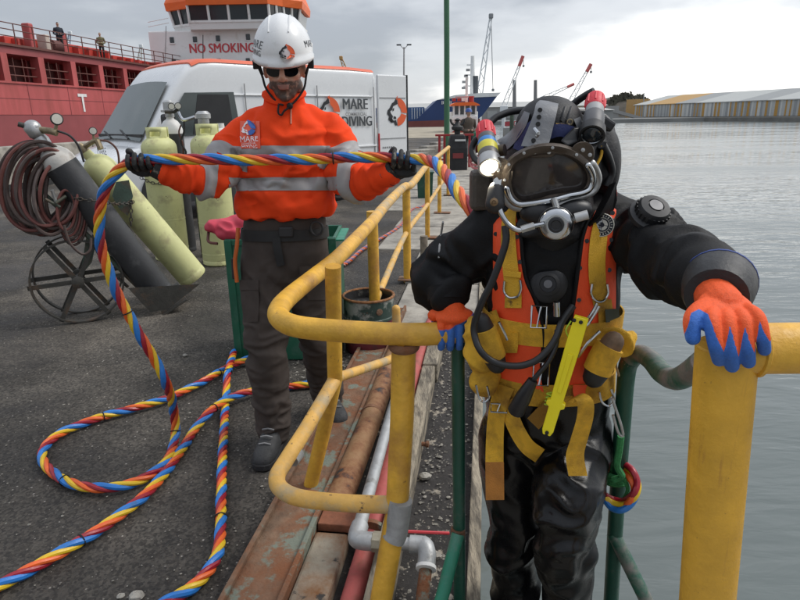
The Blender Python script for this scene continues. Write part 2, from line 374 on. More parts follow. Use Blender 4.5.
m_concd = mat('stained concrete', (.27, .235, .18), rough=.9, var=.3, vs=6, bump=.7, bs=50, c2=(.20, .09, .035), c2t=.54, c2s=5, c2w=.1, c3=(.05, .045, .04), c3t=.62, c3s=14)
m_rust = mat('rusted steel', (.17, .105, .065), rough=.85, var=.4, vs=14, bump=.7, bs=70, c2=(.20, .075, .03), c2t=.5, c2s=6, c2w=.12, c3=(.17, .19, .15), c3t=.56, c3s=8)
m_rpipe = mat('rusty pipe paint', (.33, .19, .09), rough=.75, var=.3, vs=9, bump=.4, bs=60, c2=(.17, .065, .025), c2t=.5, c2s=9, c2w=.1, c3=(.035, .03, .027), c3t=.62, c3s=9, stretch=(1, 1, 1))
m_galv = mat('galvanised steel', (.42, .43, .43), rough=.5, metal=.55, var=.15, vs=20, bump=.15, bs=90, c2=(.2, .19, .17), c2t=.64, c2s=14)
m_redp = mat('faded red pipe paint', (.40, .085, .075), rough=.65, var=.2, vs=7, bump=.25, bs=60, c2=(.2, .07, .045), c2t=.6, c2s=7, c2w=.1)
m_wood = mat('weathered timber', (.31, .265, .195), rough=.9, var=.35, vs=3, bump=.8, bs=25, c2=(.10, .085, .065), c2t=.53, c2s=5, c2w=.08, stretch=(6, 1, 6))
m_ledge = mat('tarred ledge', (.03, .027, .025), rough=.9, var=.4, vs=9, bump=.9, bs=40, c2=(.33, .29, .23), c2t=.615, c2s=16, c2w=.03, c3=(.24, .21, .17), c3t=.66, c3s=45)
m_yel = mat('yellow rail paint', (.68, .375, .04), rough=.5, var=.2, vs=13, bump=.4, bs=38, c2=(.44, .22, .04), c2t=.58, c2s=6, c2w=.1, c3=(.15, .07, .03), c3t=.68, c3s=28)
m_yelf = mat('faded yellow rail paint', (.66, .38, .09), rough=.62, var=.18, vs=11, bump=.25, bs=60, c2=(.44, .33, .18), c2t=.54, c2s=9, c2w=.08, c3=(.12, .07, .045), c3t=.65, c3s=24)
m_grn = mat('dark green paint', (.012, .07, .045), rough=.42, var=.2, vs=8, bump=.15, bs=60, c2=(.11, .10, .085), c2t=.66, c2s=8)
m_grnl = mat('bright green paint', (.02, .21, .125), rough=.45, var=.2, vs=8, bump=.12, bs=60, c2=(.12, .2, .16), c2t=.62, c2s=10)
m_grnworn = mat('worn green paint', (.02, .10, .065), rough=.45, var=.2, vs=8, bump=.2, bs=60, c2=(.19, .17, .155), c2t=.50, c2s=7, c2w=.07)
# --- water
mw = bpy.data.materials.new('sea water'); mw.use_nodes = True; t_ = mw.node_tree; p_ = t_.nodes['Principled BSDF']
p_.inputs['Base Color'].default_value = (.13, .15, .145, 1); p_.inputs['Roughness'].default_value = .09; p_.inputs['IOR'].default_value = 1.33
tcw = t_.nodes.new('ShaderNodeTexCoord'); hs_ = []
for sc, st, dist in ((1.0, (.5, 1.6, 1), .05), (3.2, (.45, 1.5, 1), .017), (.22, (.6, 1.4, 1), .10)):
    mp = t_.nodes.new('ShaderNodeMapping'); mp.inputs['Scale'].default_value = st; mp.inputs['Rotation'].default_value = (0, 0, R(-14)); t_.links.new(tcw.outputs['Object'], mp.inputs[0])
    q = t_.nodes.new('ShaderNodeTexNoise'); q.inputs['Scale'].default_value = sc; q.inputs['Detail'].default_value = 3; q.inputs['Distortion'].default_value = .5; t_.links.new(mp.outputs[0], q.inputs['Vector'])
    b = t_.nodes.new('ShaderNodeBump'); b.inputs['Strength'].default_value = 1; b.inputs['Distance'].default_value = dist; t_.links.new(q.outputs['Fac'], b.inputs['Height'])
    if hs_: t_.links.new(hs_[-1], b.inputs['Normal'])
    hs_.append(b.outputs[0])
t_.links.new(hs_[-1], p_.inputs['Normal'])
wn_ = t_.nodes.new('ShaderNodeTexNoise'); wn_.inputs['Scale'].default_value = .06; wn_.inputs['Detail'].default_value = 4; mpw = t_.nodes.new('ShaderNodeMapping'); mpw.inputs['Scale'].default_value = (.5, 2.2, 1); t_.links.new(tcw.outputs['Object'], mpw.inputs[0]); t_.links.new(mpw.outputs[0], wn_.inputs['Vector'])
wr_ = t_.nodes.new('ShaderNodeMapRange'); wr_.inputs[1].default_value = .35; wr_.inputs[2].default_value = .65; wr_.inputs[3].default_value = .03; wr_.inputs[4].default_value = .22; t_.links.new(wn_.outputs['Fac'], wr_.inputs[0]); t_.links.new(wr_.outputs[0], p_.inputs['Roughness'])
WZ = -2.3
struct(MB().add([(-900, -60, WZ), (1500, -60, WZ), (1500, 2500, WZ), (-900, 2500, WZ)], [(0, 1, 2, 3)]).build('water', mw, smooth=False))
struct(MB().add([(-3000, -600, WZ - 9), (3000, -600, WZ - 9), (3000, 4500, WZ - 9), (-3000, 4500, WZ - 9)], [(0, 1, 2, 3)]).build('seabed', m_asph, smooth=False))
# --- quay: top sheet with gentle unevenness, and its walls
def qgrid(s0, s1, t0, t1, ns, nt_, amp, seed, z=0.0):
    S, T = np.meshgrid(np.linspace(s0, s1, ns), np.linspace(t0, t1, nt_), indexing='ij')
    P = np.stack([S.ravel(), T.ravel(), np.zeros(S.size)], 1)
    h = (vnoise(P * 1.7 + 30, seed) - .5) * amp + (vnoise(P * 7 + 60, seed + 1) - .5) * amp * .35
    V = [Q(a, b, z + c) for (a, b, _), c in zip(P, h)]
    Fc = [(i * nt_ + j, (i + 1) * nt_ + j, (i + 1) * nt_ + j + 1, i * nt_ + j + 1) for i in range(ns - 1) for j in range(nt_ - 1)]
    return V, Fc
mb = MB(); mb.add(*qgrid(-6, 16, -11.5, -.70, 120, 70, .02, 3)); mb.add(*qgrid(16, 95, -11.5, -.70, 10, 6, 0, 3))
quay = struct(mb.build('quay', m_asph))
mb = MB()
mb.add([Q(-6, -11.5), Q(95, -11.5), Q(95, -11.5, -6), Q(-6, -11.5, -6)], [(0, 1, 2, 3)])
mb.add([Q(95, -11.5), Q(95, .0), Q(95, 0, -6), Q(95, -11.5, -6)], [(0, 1, 2, 3)])
mb.add([Q(1.1, -.02, -.03), Q(95, -.02, -.03), Q(95, -.02, -6), Q(1.1, -.02, -6)], [(3, 2, 1, 0)])
struct(mb.build('quay_wall', m_conc, quay, smooth=False))
# working platform the photographer stands on (ends in front of the ladder)
mb = MB(); mb.box(Q(-1.95, .55, -.16) , (3.2, 6.1, .30), (QT, QS, A(0, 0, 1))); struct(mb.build('platform', m_conc, smooth=False, bevel=.02))
# ledge between the timbers
struct(MB().add(*qgrid(1.11, 24, -.71, -.015, 180, 12, .02, 9, -.035)).build('ledge', m_ledge, quay))
# pale concrete slabs along the edge, farther on
for i in range(13):
    s0 = 3.95 + i * 1.52
    for j, (t0, t1) in enumerate(((-.69, -.36), (-.27, -.03)) if i < 1 else ((-.72, -.03),)):
        mb = MB(); h = .02 + random.uniform(-.008, .008)
        if i > 1: t0 = -1.25 if i < 4 else -1.8
        mb.box(Q(s0 + .75, (t0 + t1) / 2, h - .10), (t1 - t0, 1.50, .2), (QT, QS, A(0, 0, 1)))
        mb.build('slab', m_conc, quay, smooth=False, bevel=.012)
# edge timbers
for k, (s0, s1) in enumerate(((1.12, 3.6), (3.62, 6.9), (6.92, 11.0))):
    mb = MB(); mb.box(Q((s0 + s1) / 2, -.006, -.09), (.045, s1 - s0, .26), (QT, QS, A(0, 0, 1))); tag(mb.build('edge_timber', m_wood, smooth=False, bevel=.006), ('pale edge timber on the quay lip beside the green ladder', 'edge timber on the quay lip behind the diver', 'far edge timber on the quay lip near the mooring winch')[k], 'timber', 'timbers along the quay lip')
for k, (s0, s1, tt, ww, lb) in enumerate(((1.2, 3.35, -.305, .075, 'weathered pale timber beam running beside the red pipe'), (3.37, 5.6, -.30, .09, 'weathered timber beam beside the red pipe, under the diver’s sleeve'))):
    mb = MB(); mb.box(Q((s0 + s1) / 2, tt, .0), (ww, s1 - s0, .17), (QT, QS, A(0, 0, 1))); o = tag(mb.build('timber_beam', m_wood, smooth=False, bevel=.008), lb, 'timber')
    b2 = MB(); b2.lathe([(.011, 0), (.011, .02), (.016, .022), (.016, .034), (.006, .036)], Q(s0 + (1.35 if k == 0 else .9), tt + ww / 2, .02), QT, 8); b2.build('bolt', m_rust, o)
# steel kerb channel with two edge ribs
t = thing('steel_kerb', 'rust-streaked steel kerb channel with peeling green-grey paint along the quay', 'kerb', Q(2.2, -.7))
mb = MB(); mb.box(Q(2.6, -.70, .0), (.17, 4.0, .09), (QT, QS, A(0, 0, 1))); mb.build('channel_web', m_rust, t, smooth=False, bevel=.006)
for tt in (-.79, -.605):
    mb = MB(); mb.box(Q(2.6, tt, .012), (.02, 4.0, .105), (QT, QS, A(0, 0, 1))); mb.build('channel_flange', m_rust, t, smooth=False, bevel=.004)
# concrete block beside the kerb with rusty anchor plate
o = tag(MB().box(Q(1.35, -.53, -.10), (.125, 1.02, .27), (QT, QS, A(0, 0, 1))).build('concrete_block', m_concd, smooth=False, bevel=.012), 'rust-stained concrete block butted against the steel kerb', 'block')
tag(MB().box(Q(1.93, -.515, .035), (.15, .10, .035), (QT, QS, A(0, 0, 1))).build('anchor_plate', mat('plate rust', (.22, .08, .04), rough=.8, var=.3, vs=20, bump=.4), smooth=False, bevel=.004), 'small red-brown anchor plate at the end of the rusty pipe', 'plate')
# pipes
t = thing('rusty_pipe', 'thick rusty brown pipe with black flaking beside the kerb', 'pipe', Q(2.0, -.545))
MB().tube([Q(s, -.545 + .004 * math.sin(s * 3), .045) for s in np.linspace(1.99, 3.9, 16)], .055, 20).build('pipe_run', m_rpipe, t)
MB().lathe([(.055, 0), (.058, .002), (.058, .03), (.055, .032)], Q(2.75, -.545, .045), QS, 20).build('pipe_collar', m_rust, t)
t = thing('red_pipe', 'faded red pipe running under the grey pipe along the quay', 'pipe', Q(1.6, -.39))
MB().tube([Q(.9, -.40, -.02), Q(1.5, -.40, -.01), Q(1.72, -.395, .0), Q(1.9, -.385, .03), Q(2.2, -.385, .045), Q(3.0, -.388, .05), Q(4.0, -.385, .055)], .038, 16).build('pipe_run', m_redp, t)
MB().tube([Q(4.0, -.385, .055), Q(4.6, -.33, .06), Q(8, -.16, .07), Q(14, -.12, .09)], .038, 14).build('pipe_run', m_redp, t)
MB().lathe([(.038, 0), (.062, .0), (.062, .02), (.038, .02)], Q(1.86, -.385, .028), QS, 18).build('pipe_flange', m_rust, t)
t = thing('grey_pipe', 'galvanised grey pipe with threaded elbows and a union', 'pipe', Q(1.7, -.40))
e1 = Q(1.70, -.405, .135)
MB().tube([Q(3.9, -.43, .135), Q(2.6, -.42, .14), e1 + QS * .05], .024, 14).build('pipe_run', m_galv, t)
MB().tube(cat([e1 + QS * .075, e1 + QS * .03, e1 + QS * .006 + QT * .006, e1 + QT * .03, e1 + QT * .06], 5), .031, 16).build('elbow', m_galv, t)
mb = MB(); mb.lathe([(.024, .05), (.034, .06), (.034, .085), (.028, .088), (.028, .10)], e1, QT, 8); mb.lathe([(.026, .10), (.036, .103), (.036, .128), (.026, .132), (.026, .15)], e1, QT, 6); mb.build('pipe_union', mat('brassy steel', (.36, .33, .25), rough=.5, metal=.5, var=.2, vs=30, bump=.2), t)
MB().tube([e1 + QT * .12, e1 + QT * .20], .022, 12).build('pipe_run', m_galv, t)
e2 = e1 + QT * .225
MB().tube(cat([e2 - QT * .04, e2, e2 + QT * .012 - QS * .008, e2 + QT * .02 - QS * .03 - A(0, 0, .012), e2 + QT * .02 - QS * .06 - A(0, 0, .03)], 5), .030, 16).build('elbow', m_galv, t)
MB().tube([e2 + QT * .02 - QS * .05 - A(0, 0, .025), e2 + QT * .015 - QS * .16 - A(0, 0, .09), e2 + QT * .01 - QS * .30 - A(0, 0, .17)], .021, 12).build('pipe_run', m_rust, t)
MB().lathe([(.033, 0), (.034, .012), (.022, .014)], e2 + QT * .02 - QS * .06 - A(0, 0, .03), -QS - A(0, 0, .5), 14).build('thread_tape', mat('white tape', (.75, .75, .73), rough=.6), t)
MB().tube([Q(1.86, -.25, .06), Q(1.9, -.10, .035)], .006, 6).build('valve_lever', mat('red lever', (.55, .05, .06), rough=.4), t)
# ------------------------------------------------------------------ railings
t = thing('yellow_railing', 'yellow pipe railing whose bent end the diver grips', 'railing', Q(2.1, -.69))
top = [G(465, 331, .95), G(430, 334, .95), G(395, 334, .95), G(340, 331, .95), G(300, 327, .95), G(283, 321, .95), G(278, 312, .95), G(287, 299, .945), G(310, 280, .94), G(335, 260, .935), G(355, 240, .93), G(372, 222, .925)]
MB().tube(cat(top, 7), [.031] * 6 + [.033, .034], 18, rnd=True).build('top_rail', m_yel, t)
low = [D(399, 505, 1.53), D(345, 503, 1.55), D(300, 498, 1.585), D(281, 489, 1.63), D(277, 477, 1.67), D(285, 462, 1.73), D(306, 429, 1.88), D(334, 381, 2.12)]
MB().tube(cat(low, 6), .026, 16).build('lower_rail', m_yelf, t)
p0 = D(404, 342, 1.53); MB().tube([p0, D(402, 420, 1.53), D(397, 510, 1.53), D(381, 600, 1.50), D(368, 668, 1.47)], .033, 16).build('post', m_yel, t)
MB().tube(cat([D(401, 500, 1.515), D(396.5, 530, 1.515), D(393, 540, 1.51)], 3), [.0335, .0345, .0335], 14).build('repair_patch', mat('grey primer patch', (.3, .3, .29), rough=.7, var=.2, vs=30, bump=.2), t)
MB().tube([D(333, 266, 2.06), D(333.5, 300, 2.08), D(335, 378, 2.13), D(325, 425, 2.18), D(309, 492, 2.215)], .029, 14).build('post', m_yel, t)
MB().tube(cat([D(297, 452, 1.80), D(291, 460, 1.765)], 3), .0275, 14).build('repair_patch', MATS['grey primer patch'], t)
MB().tube(cat([D(336, 378, 2.14), D(366, 368, 2.42), D(391, 359, 2.68), D(396, 352, 2.72), D(396.5, 330, 2.72), D(396, 309, 2.72)], 5), .020, 12, rnd=True).build('stub_rail', m_yelf, t)
MB().tube([D(397, 352, 2.72), D(398, 430, 2.75)], .02, 12).build('post', m_yel, t)
MB().lathe([(.036, -.012), (.042, -.004), (.042, .004), (.036, .012)], p0 - A(0, 0, .012), (0, 0, 1), 16).build('weld_bead', m_rust, t)
t2 = thing('yellow_railing', 'yellow pipe railing with base plates receding towards the green bin', 'railing', Q(5.5, -.70))
far = [G(372, 222, .925), G(386, 205, .92), G(404, 187, .915), G(412, 184, .90), Q(7.6, -.70, .93), Q(9.7, -.70, .93), Q(12.0, -.7, .93)]
MB().tube(cat(far, 5), .034, 14).build('top_rail', m_yelf, t2)
MB().tube(cat([Q(3.82, -.70, .33), Q(5.55, -.71, .47), Q(7.6, -.70, .45), Q(12.0, -.70, .45)], 4), .024, 12).build('lower_rail', m_yelf, t2)
for s_, zt in ((3.81, .93), (5.55, .92), (7.63, .93), (9.7, .93), (12.0, .93)):
    MB().tube([Q(s_, -.705, .0), Q(s_, -.705, zt)], .036 if s_ < 6 else .03, 14).build('post', m_yel, t2)
    if s_ > 4: MB().box(Q(s_, -.66, .032), (.26, .16, .012), (QT, QS, A(0, 0, 1))).build('base_plate', m_rust, t2, smooth=False, bevel=.003)
MB().lathe([(.012, 0), (.02, .004), (.02, .012), (.008, .014)], Q(3.775, -.705, .32), -QS, 10).build('bolt', mat('black bolt', (.01, .01, .01), rough=.5), t2)
tag(MB().tube([Q(6.3, -.62, .0), Q(6.3, -.62, .30)], .04, 10).build('stub_post', mat('bleached wood', (.2, .17, .13), rough=.9, var=.3, vs=20, bump=.4)), 'short weathered stub post behind the railing base plate', 'post')
# right gate post and rail
t3 = thing('yellow_gate_post', 'thick chipped yellow post with side rail under the diver’s orange glove', 'railing', (.42, .92, 0))
pt, pb = D(727, 346, .93), D(707, 600, .93)
m_post = mat('streaked yellow post paint', (.68, .37, .035), rough=.5, var=.15, vs=12, bump=.35, bs=40, c2=(.42, .2, .035), c2t=.655, c2s=5, c2w=.05, c2stretch=(9, 9, .7), c3=(.16, .075, .03), c3t=.69, c3s=30)
MB().tube([pt, pb, pb + (pb - pt) * .95], .0475, 28).build('post', m_post, t3)
MB().lathe([(.0475, -.004), (.045, .004), (.03, .007)], pt, unit(pt - pb), 28).build('post_cap', m_yel, t3)
ra = D(727, 347, .92) - A(0, 0, .003)
MB().tube([ra, ra + A(.35, -.01, .001), ra + A(1.3, -.03, .004)], .0415, 24).build('side_rail', m_yel, t3)
MB().tube(cat([ra + A(.048 + .004 * math.cos(a), .0415 * math.cos(a) * 1.03, .0415 * math.sin(a) * 1.03) for a in np.linspace(0, 2 * math.pi, 15)][:-1], 2, True), .005, 6, closed=True).build('weld_bead', m_yel, t3)
pr = ra + A(1.28, -.03, 0); MB().tube([A(pr[0], pr[1], 0), pr], .0475, 20).build('post', m_yel, t3)
# ------------------------------------------------------------------ ladder
lt = thing('dive_ladder', 'dark green dive ladder the diver stands on, with bent handrail', 'ladder', A(.4, 1.5, WZ))
sl_ = D(458, 335, 1.55); sb = D(459.5, 600, 1.55)
MB().tube([sl_, sb, A(sb[0], sb[1], WZ - .3)], .0185, 14).build('stringer', m_grn, lt)
r0 = [D(611, 600, 1.55), D(617, 500, 1.52), D(622, 430, 1.49), D(626, 378, 1.46), D(630, 361, 1.44), D(640, 354, 1.41), D(651, 360, 1.36), D(662, 373, 1.28), D(675, 379, 1.18), D(688, 374, 1.10), D(704, 362, 1.03)]
MB().tube([A(r0[0][0], r0[0][1], WZ - .3), r0[0]] + cat(r0, 5)[1:22], [.022] * 3 + [.024], 16).build('stringer', m_grn, lt)
MB().tube(cat(r0, 5)[20:], .0235, 16).build('handrail', m_grnworn, lt)
MB().tube([D(458, 534, 1.53), D(444, 590, 1.45), D(430, 640, 1.40), D(415, 690, 1.35)], .0195, 12).build('brace', m_grnl, lt)
MB().lathe([(.022, -.012), (.022, .012)], D(458, 532, 1.545), (0, 0, 1), 12).build('clamp', m_rust, lt)
MB().tube([D(613, 533, 1.53), D(646, 600, 1.45), D(672, 650, 1.40), D(690, 690, 1.35)], .020, 12).build('brace', m_grnworn, lt)
xl, yl = sb[0], sb[1]; xr, yr = r0[0][0], r0[0][1]
for k in range(7):
    z = -.27 - .3 * k
    MB().tube([A(xl, yl, z), A(xr, yr, z)], .016, 10).build('rung', m_grn, lt)
# =================================================================== BACKGROUND
Zv = A(0, 0, 1)
m_white = mat('white ship paint', (.78, .78, .76), rough=.5, var=.05, vs=.6, c2=(.6, .58, .54), c2t=.64, c2s=1.2)
m_orange = mat('orange paint', (.78, .14, .02), rough=.5, var=.08, vs=1)
m_dark = mat('dark window glass', (.03, .035, .04), rough=.12, var=.1, rv=0, spec=.7)
m_hull = mat('faded red hull paint', (.46, .09, .088), rough=.55, var=.14, vs=.35, c2=(.30, .06, .05), c2t=.58, c2s=.9, c2w=.14, c2stretch=(1.6, 1.6, .25))
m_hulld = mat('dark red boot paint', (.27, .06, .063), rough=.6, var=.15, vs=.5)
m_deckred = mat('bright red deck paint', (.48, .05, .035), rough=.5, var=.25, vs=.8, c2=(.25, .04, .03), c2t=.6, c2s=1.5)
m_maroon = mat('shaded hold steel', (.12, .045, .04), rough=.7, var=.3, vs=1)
m_rail = mat('brown rail steel', (.13, .045, .035), rough=.6, var=.15)
# ---- red ship parallel to the quay on the left
ST = -25.3 * math.cos(QA)                                    # its near side, in quay coordinates
def S(s, off, z): return Q(s, ST - off, z)
ship = thing('red_cargo_ship', 'long red cargo ship with open side bays moored beyond the dock', 'ship', S(40, 0, WZ))
AX = (QS, QT, Zv)
def sbox(name, s0, s1, o0, o1, z0, z1, m, parent=ship, bv=0):
    return MB().box((S(s0, o0, z0) + S(s1, o1, z1)) / 2, (s1 - s0, abs(o1 - o0), z1 - z0), AX).build(name, m, parent, smooth=False, bevel=bv)
s0_, s1_ = 24.0, 55.0
sbox('boot_top', s0_, s1_, 0, 14, WZ - .5, 1.95, m_hulld)
sbox('hull_plating', s0_, s1_, -.02, 14, 1.96, 3.62, m_hull)
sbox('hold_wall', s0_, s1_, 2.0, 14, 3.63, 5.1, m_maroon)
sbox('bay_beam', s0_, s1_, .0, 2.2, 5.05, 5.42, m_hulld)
sbox('deck_edge', s0_, s1_, -.12, 2.4, 5.43, 5.55, m_rail)
for q in np.arange(25.6, s1_, 3.4): sbox('plate_seam', q, q + .04, -.035, .1, 1.97, 3.6, m_hulld)
sbox('plate_seam', s0_, s1_, -.035, .1, 2.78, 2.81, m_hulld)
sbox('rubbing_strake', s0_, s1_, -.09, .1, 3.56, 3.66, m_hull)
k = 0; s_ = 25.2
while s_ < s1_:
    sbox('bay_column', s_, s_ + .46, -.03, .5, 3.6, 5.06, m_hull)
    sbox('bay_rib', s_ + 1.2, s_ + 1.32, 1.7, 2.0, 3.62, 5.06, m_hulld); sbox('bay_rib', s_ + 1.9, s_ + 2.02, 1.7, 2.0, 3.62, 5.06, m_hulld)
    for zz_ in (4.0, 4.45): MB().tube([S(s_ + .46, .2, zz_), S(s_ + 2.8, .2, zz_)], .035, 6).build('bay_rail', m_rail, ship)
    for q in (1.1, 1.8): MB().tube([S(s_ + q, .2, 3.6), S(s_ + q, .2, 4.9)], .03, 6).build('bay_stanchion', m_rail, ship)
    s_ += 2.82
for zz_ in (5.95, 6.28, 6.6): MB().tube([S(s0_, .05, zz_), S(s1_, .05, zz_)], .028, 6).build('deck_rail', m_rail, ship)
s_ = 25.0
while s_ < s1_: MB().tube([S(s_, .05, 5.5), S(s_, .05, 6.62)], .035, 6).build('rail_stanchion', m_rail, ship); s_ += 1.45
for (a, b, z1) in ((24, 31, 6.1), (31.6, 33.0, 6.35), (33.4, 35.2, 6.2), (35.6, 38.4, 6.3), (38.8, 43.2, 6.35), (43.8, 46.8, 6.1), (47.2, 50, 6.05), (50.4, 54, 6.15)):
    sbox('hatch_coaming', a, b, 1.6, 9, 5.55, z1, m_deckred, bv=.05)
    for q in np.arange(a + .5, b - .3, 1.1): sbox('coaming_stay', q, q + .16, 1.2, 1.62, 5.55, z1 - .1, m_deckred)
for q, h in ((34.6, 7.0), (37.5, 6.85), (26.2, 7.0)): sbox('deck_post', q, q + .4, .9, 1.4, 5.55, h, m_hull, bv=.08)
MB().lathe([(.35, 0), (.35, .8)], S(36.2, .9, 5.95), QS, 14).build('winch_drum', m_maroon, ship)
sbox('hose_reel', 35.6, 36.0, .7, 1.3, 5.55, 6.5, mat('cream paint', (.5, .42, .36), rough=.6), bv=.05)
oT = S(37.1, -.03, 2.62); put_text('draught_letter', 'T', 1.5, oT, QS, Zv, mat('white lettering', (.75, .72, .7), rough=.6), ship, lift=.02, off=.02)
for q in (44.4, 45.2, 48.3): MB().lathe([(.09, 0), (.09, .03)], S(q, -.0, 1.55), QT, 10).build('scupper', mat('scupper dark', (.02, .01, .01)), ship)
# ---- low concrete dock wall
t = thing('dock_wall', 'low pale concrete wall along the dock edge behind the hose trolley', 'wall', Q(10, -11.2))
for i in range(14):
    s_ = 4 + i * 2.5
    MB().box(Q(s_ + 1.24, -11.2, .5), (.35, 2.47, .98), (QT, QS, Zv)).build('wall_block', m_conc, t, smooth=False, bevel=.03)
MB().box(Q(21.5, -11.0, .07), (.16, 35, .14), (QT, QS, Zv)).build('rubber_strip', mat('black rubber', (.015, .015, .015), rough=.7), t, smooth=False)
# ---- white superstructure of a second ship
sd = 54.0
def B(px, py, dd=0): return D(px, py, sd + dd)
wl, wr = B(155, 90)[0], B(300, 90)[0]
Y0 = sd
ss = thing('ship_superstructure', 'white ship superstructure with orange bridge roof and red lettering', 'ship', A((wl + wr) / 2, Y0 + 5, WZ))
zt = B(160, 31)[2]; zmid = B(160, 90)[2]
MB().box(A((wl + wr) / 2, Y0 + 5, (zt + 1) / 2), (wr - wl, 10, zt - 1)).build('deckhouse', m_white, ss, smooth=False, bevel=.1)
MB().box(A((wl + wr) / 2 - 1, Y0 + 6, -.4), (wr - wl + 3, 14, 3.2)).build('hull_plating', m_hulld, ss, smooth=False, bevel=.2)
bl, br = B(164, 20)[0], B(296, 20)[0]
def bring(z, grow=0.0):
    xs = [bl + .2 - grow, bl + 1.9, B(193, 20)[0], B(272, 20)[0], br - 1.0, br + grow]
    ys = [Y0 + 1.6, Y0 + .5, Y0 - 1.0, Y0 - 1.0, Y0 + .4, Y0 + 1.6]
    P = [A(x, y - grow, z) for x, y in zip(xs, ys)]
    return [A(bl + .2 - grow, Y0 + 6, z)] + P + [A(br + grow, Y0 + 6, z)]
z1, z2, z3, z4 = B(230, 24)[2], B(230, 22)[2], B(230, 7.5)[2], B(230, -4)[2]
MB().loft([bring(zt - .05, -.1), bring(z1, .0)]).build('bridge_base', m_white, ss, smooth=False)
MB().loft([bring(z1 + .01, -.12), bring(z3, .12)]).build('bridge_glazing', m_dark, ss, smooth=False)
MB().loft([bring(z3 + .01, .38), bring(z3 + .55, .45), bring(z4 + .6, .1)]).build('bridge_roof', m_orange, ss, smooth=False)
P0, P1 = bring(z1 - .02, -.06), bring(z3 + .02, .18)
for i in range(1, 6):
    nseg = 4 if i == 3 else 2
    for k in range(nseg + (1 if i == 5 else 0)):
        f_ = k / nseg
        a = P0[i] * (1 - f_) + P0[i + 1] * f_; b = P1[i] * (1 - f_) + P1[i + 1] * f_
        MB().tube([a, b], .11, 6).build('window_mullion', m_white, ss)
MB().loft([bring(z1 + .0, .06), bring(z1 + .16, .08)]).build('bridge_sill', m_white, ss, smooth=False)
for px, py in ((172, 40), (195, 39.5), (218, 38.5), (248, 37), (276, 36), (174, 62), (219, 61.5), (248, 61), (276, 60.5)):
    c = B(px, py); MB().box(A(c[0], Y0 - .02, c[2]), (.34, .12, .45)).build('porthole', m_dark, ss, smooth=False, bevel=.04)
    MB().box(A(c[0], Y0 - .03, c[2] - .27), (.46, .1, .07)).build('sill', m_white, ss, smooth=False)
c = B(222, 48.5); put_text('lettering', 'NO SMOKING', 1.02, A(c[0], Y0 - .03, c[2]), A(1, 0, 0), Zv, mat('red lettering', (.55, .05, .06), rough=.5), ss, off=0, sx=.84); put_text('lettering', 'NO SMOKING', 1.02, A(c[0] + .05, Y0 - .034, c[2]), A(1, 0, 0), Zv, MATS['red lettering'], ss, off=0, sx=.84)
for k in range(2): MB().tube([A(bl + .3, Y0 + .2, z1 + .0 + k * .35 + .2), A(wl + .05, Y0 + .1, z1 + k * .35 - .1)], .03, 5).build('wing_rail', m_white, ss)
MB().tube([B(166, 26), B(165, 66)], .03, 5).build('wire_aerial', mat('grey wire', (.3, .3, .3)), ss)
# ---- people far off
def far_person(label, loc, h, facing, top, legs, hair, hat=None, pose='pocket'):
    t = thing('person', label, 'person', loc, facing)
    k = h / 1.78; b = MB()
    def P(x, y, z): return A(x, y, z) * k
    limb(b, [P(-.09, 0, .06), P(-.1, -.02, .48), P(-.09, 0, .9)], [.055 * k, .065 * k, .09 * k], 8)
    limb(b, [P(.09, 0, .06), P(.11, -.03, .48), P(.09, 0, .9)], [.055 * k, .065 * k, .09 * k], 8)
    limb(b, [P(-.09, -.12, .04), P(-.09, .04, .05)], [.045 * k, .05 * k], 8); limb(b, [P(.1, -.12, .04), P(.09, .04, .05)], [.045 * k, .05 * k], 8)
    b.loft([ring_pts(P(0, 0, z), A(1, 0, 0), A(0, 1, 0), x * k, y * k, 12) for z, x, y in ((.84, .15, .11), (.95, .175, .125), (1.15, .17, .12), (1.35, .2, .125), (1.45, .17, .1), (1.5, .07, .07))])
    for sg in (-1, 1):
        limb(b, [P(sg * .2, 0, 1.4), P(sg * .27, .04, 1.13), P(sg * .14, -.14, 1.05)], [.065 * k, .055 * k, .045 * k], 8)
        limb(b, [P(sg * .14, -.14, 1.05), P(sg * .05, -.19, 1.08)], [.04 * k, .035 * k], 8)
    limb(b, [P(0, 0, 1.45), P(0, -.01, 1.56)], [.06 * k, .055 * k], 8); b.ell(P(0, -.01, 1.66), (.078 * k, .098 * k, .12 * k))
    b.ell(P(0, -.11, 1.65), (.016 * k, .02 * k, .03 * k), n=8, m=6)
    V, Fc = remesh(b, .022 * k, 2)
    o = mesh_obj('body', V, Fc, mat('skin far', (.42, .25, .18), rough=.6), t, world=False, angle=180)
    for m in (top, legs, hair): o.data.materials.append(m)
    cen = V[Fc].mean(1) / k; idx = np.zeros(len(Fc), int)
    idx[cen[:, 2] < 1.5] = 1; idx[cen[:, 2] < .9] = 2
    idx[(np.abs(cen[:, 0]) < .09) & (cen[:, 1] < -.165) & (cen[:, 2] > 1.0) & (cen[:, 2] < 1.15)] = 0
    idx[(cen[:, 2] > 1.71) | ((cen[:, 2] > 1.6) & (cen[:, 1] > .03))] = 3
    o.data.polygons.foreach_set('material_index', idx)
    if hat is not None:
        MB().lathe([(.125 * k, 0), (.115 * k, .02 * k), (.105 * k, .07 * k), (.07 * k, .115 * k), (.01, .13 * k)], P(0, -.005, 1.68), n=14).build('hard_hat', hat, t, world=False)
    return t
m_navy = mat('navy cloth', (.018, .022, .035), rough=.8); m_black = mat('black cloth', (.012, .012, .013), rough=.8)
m_olive = mat('olive cloth', (.17, .15, .075), rough=.8); m_hair = mat('brown hair', (.05, .03, .02), rough=.7)
c = D(83, 65, 40.0); far_person('person in navy jacket standing on the red ship’s side deck', A(*S(c[0] * QS[0] + c[1] * QS[1], .75, 5.56)), 1.78, R(40), m_navy, m_black, m_hair)
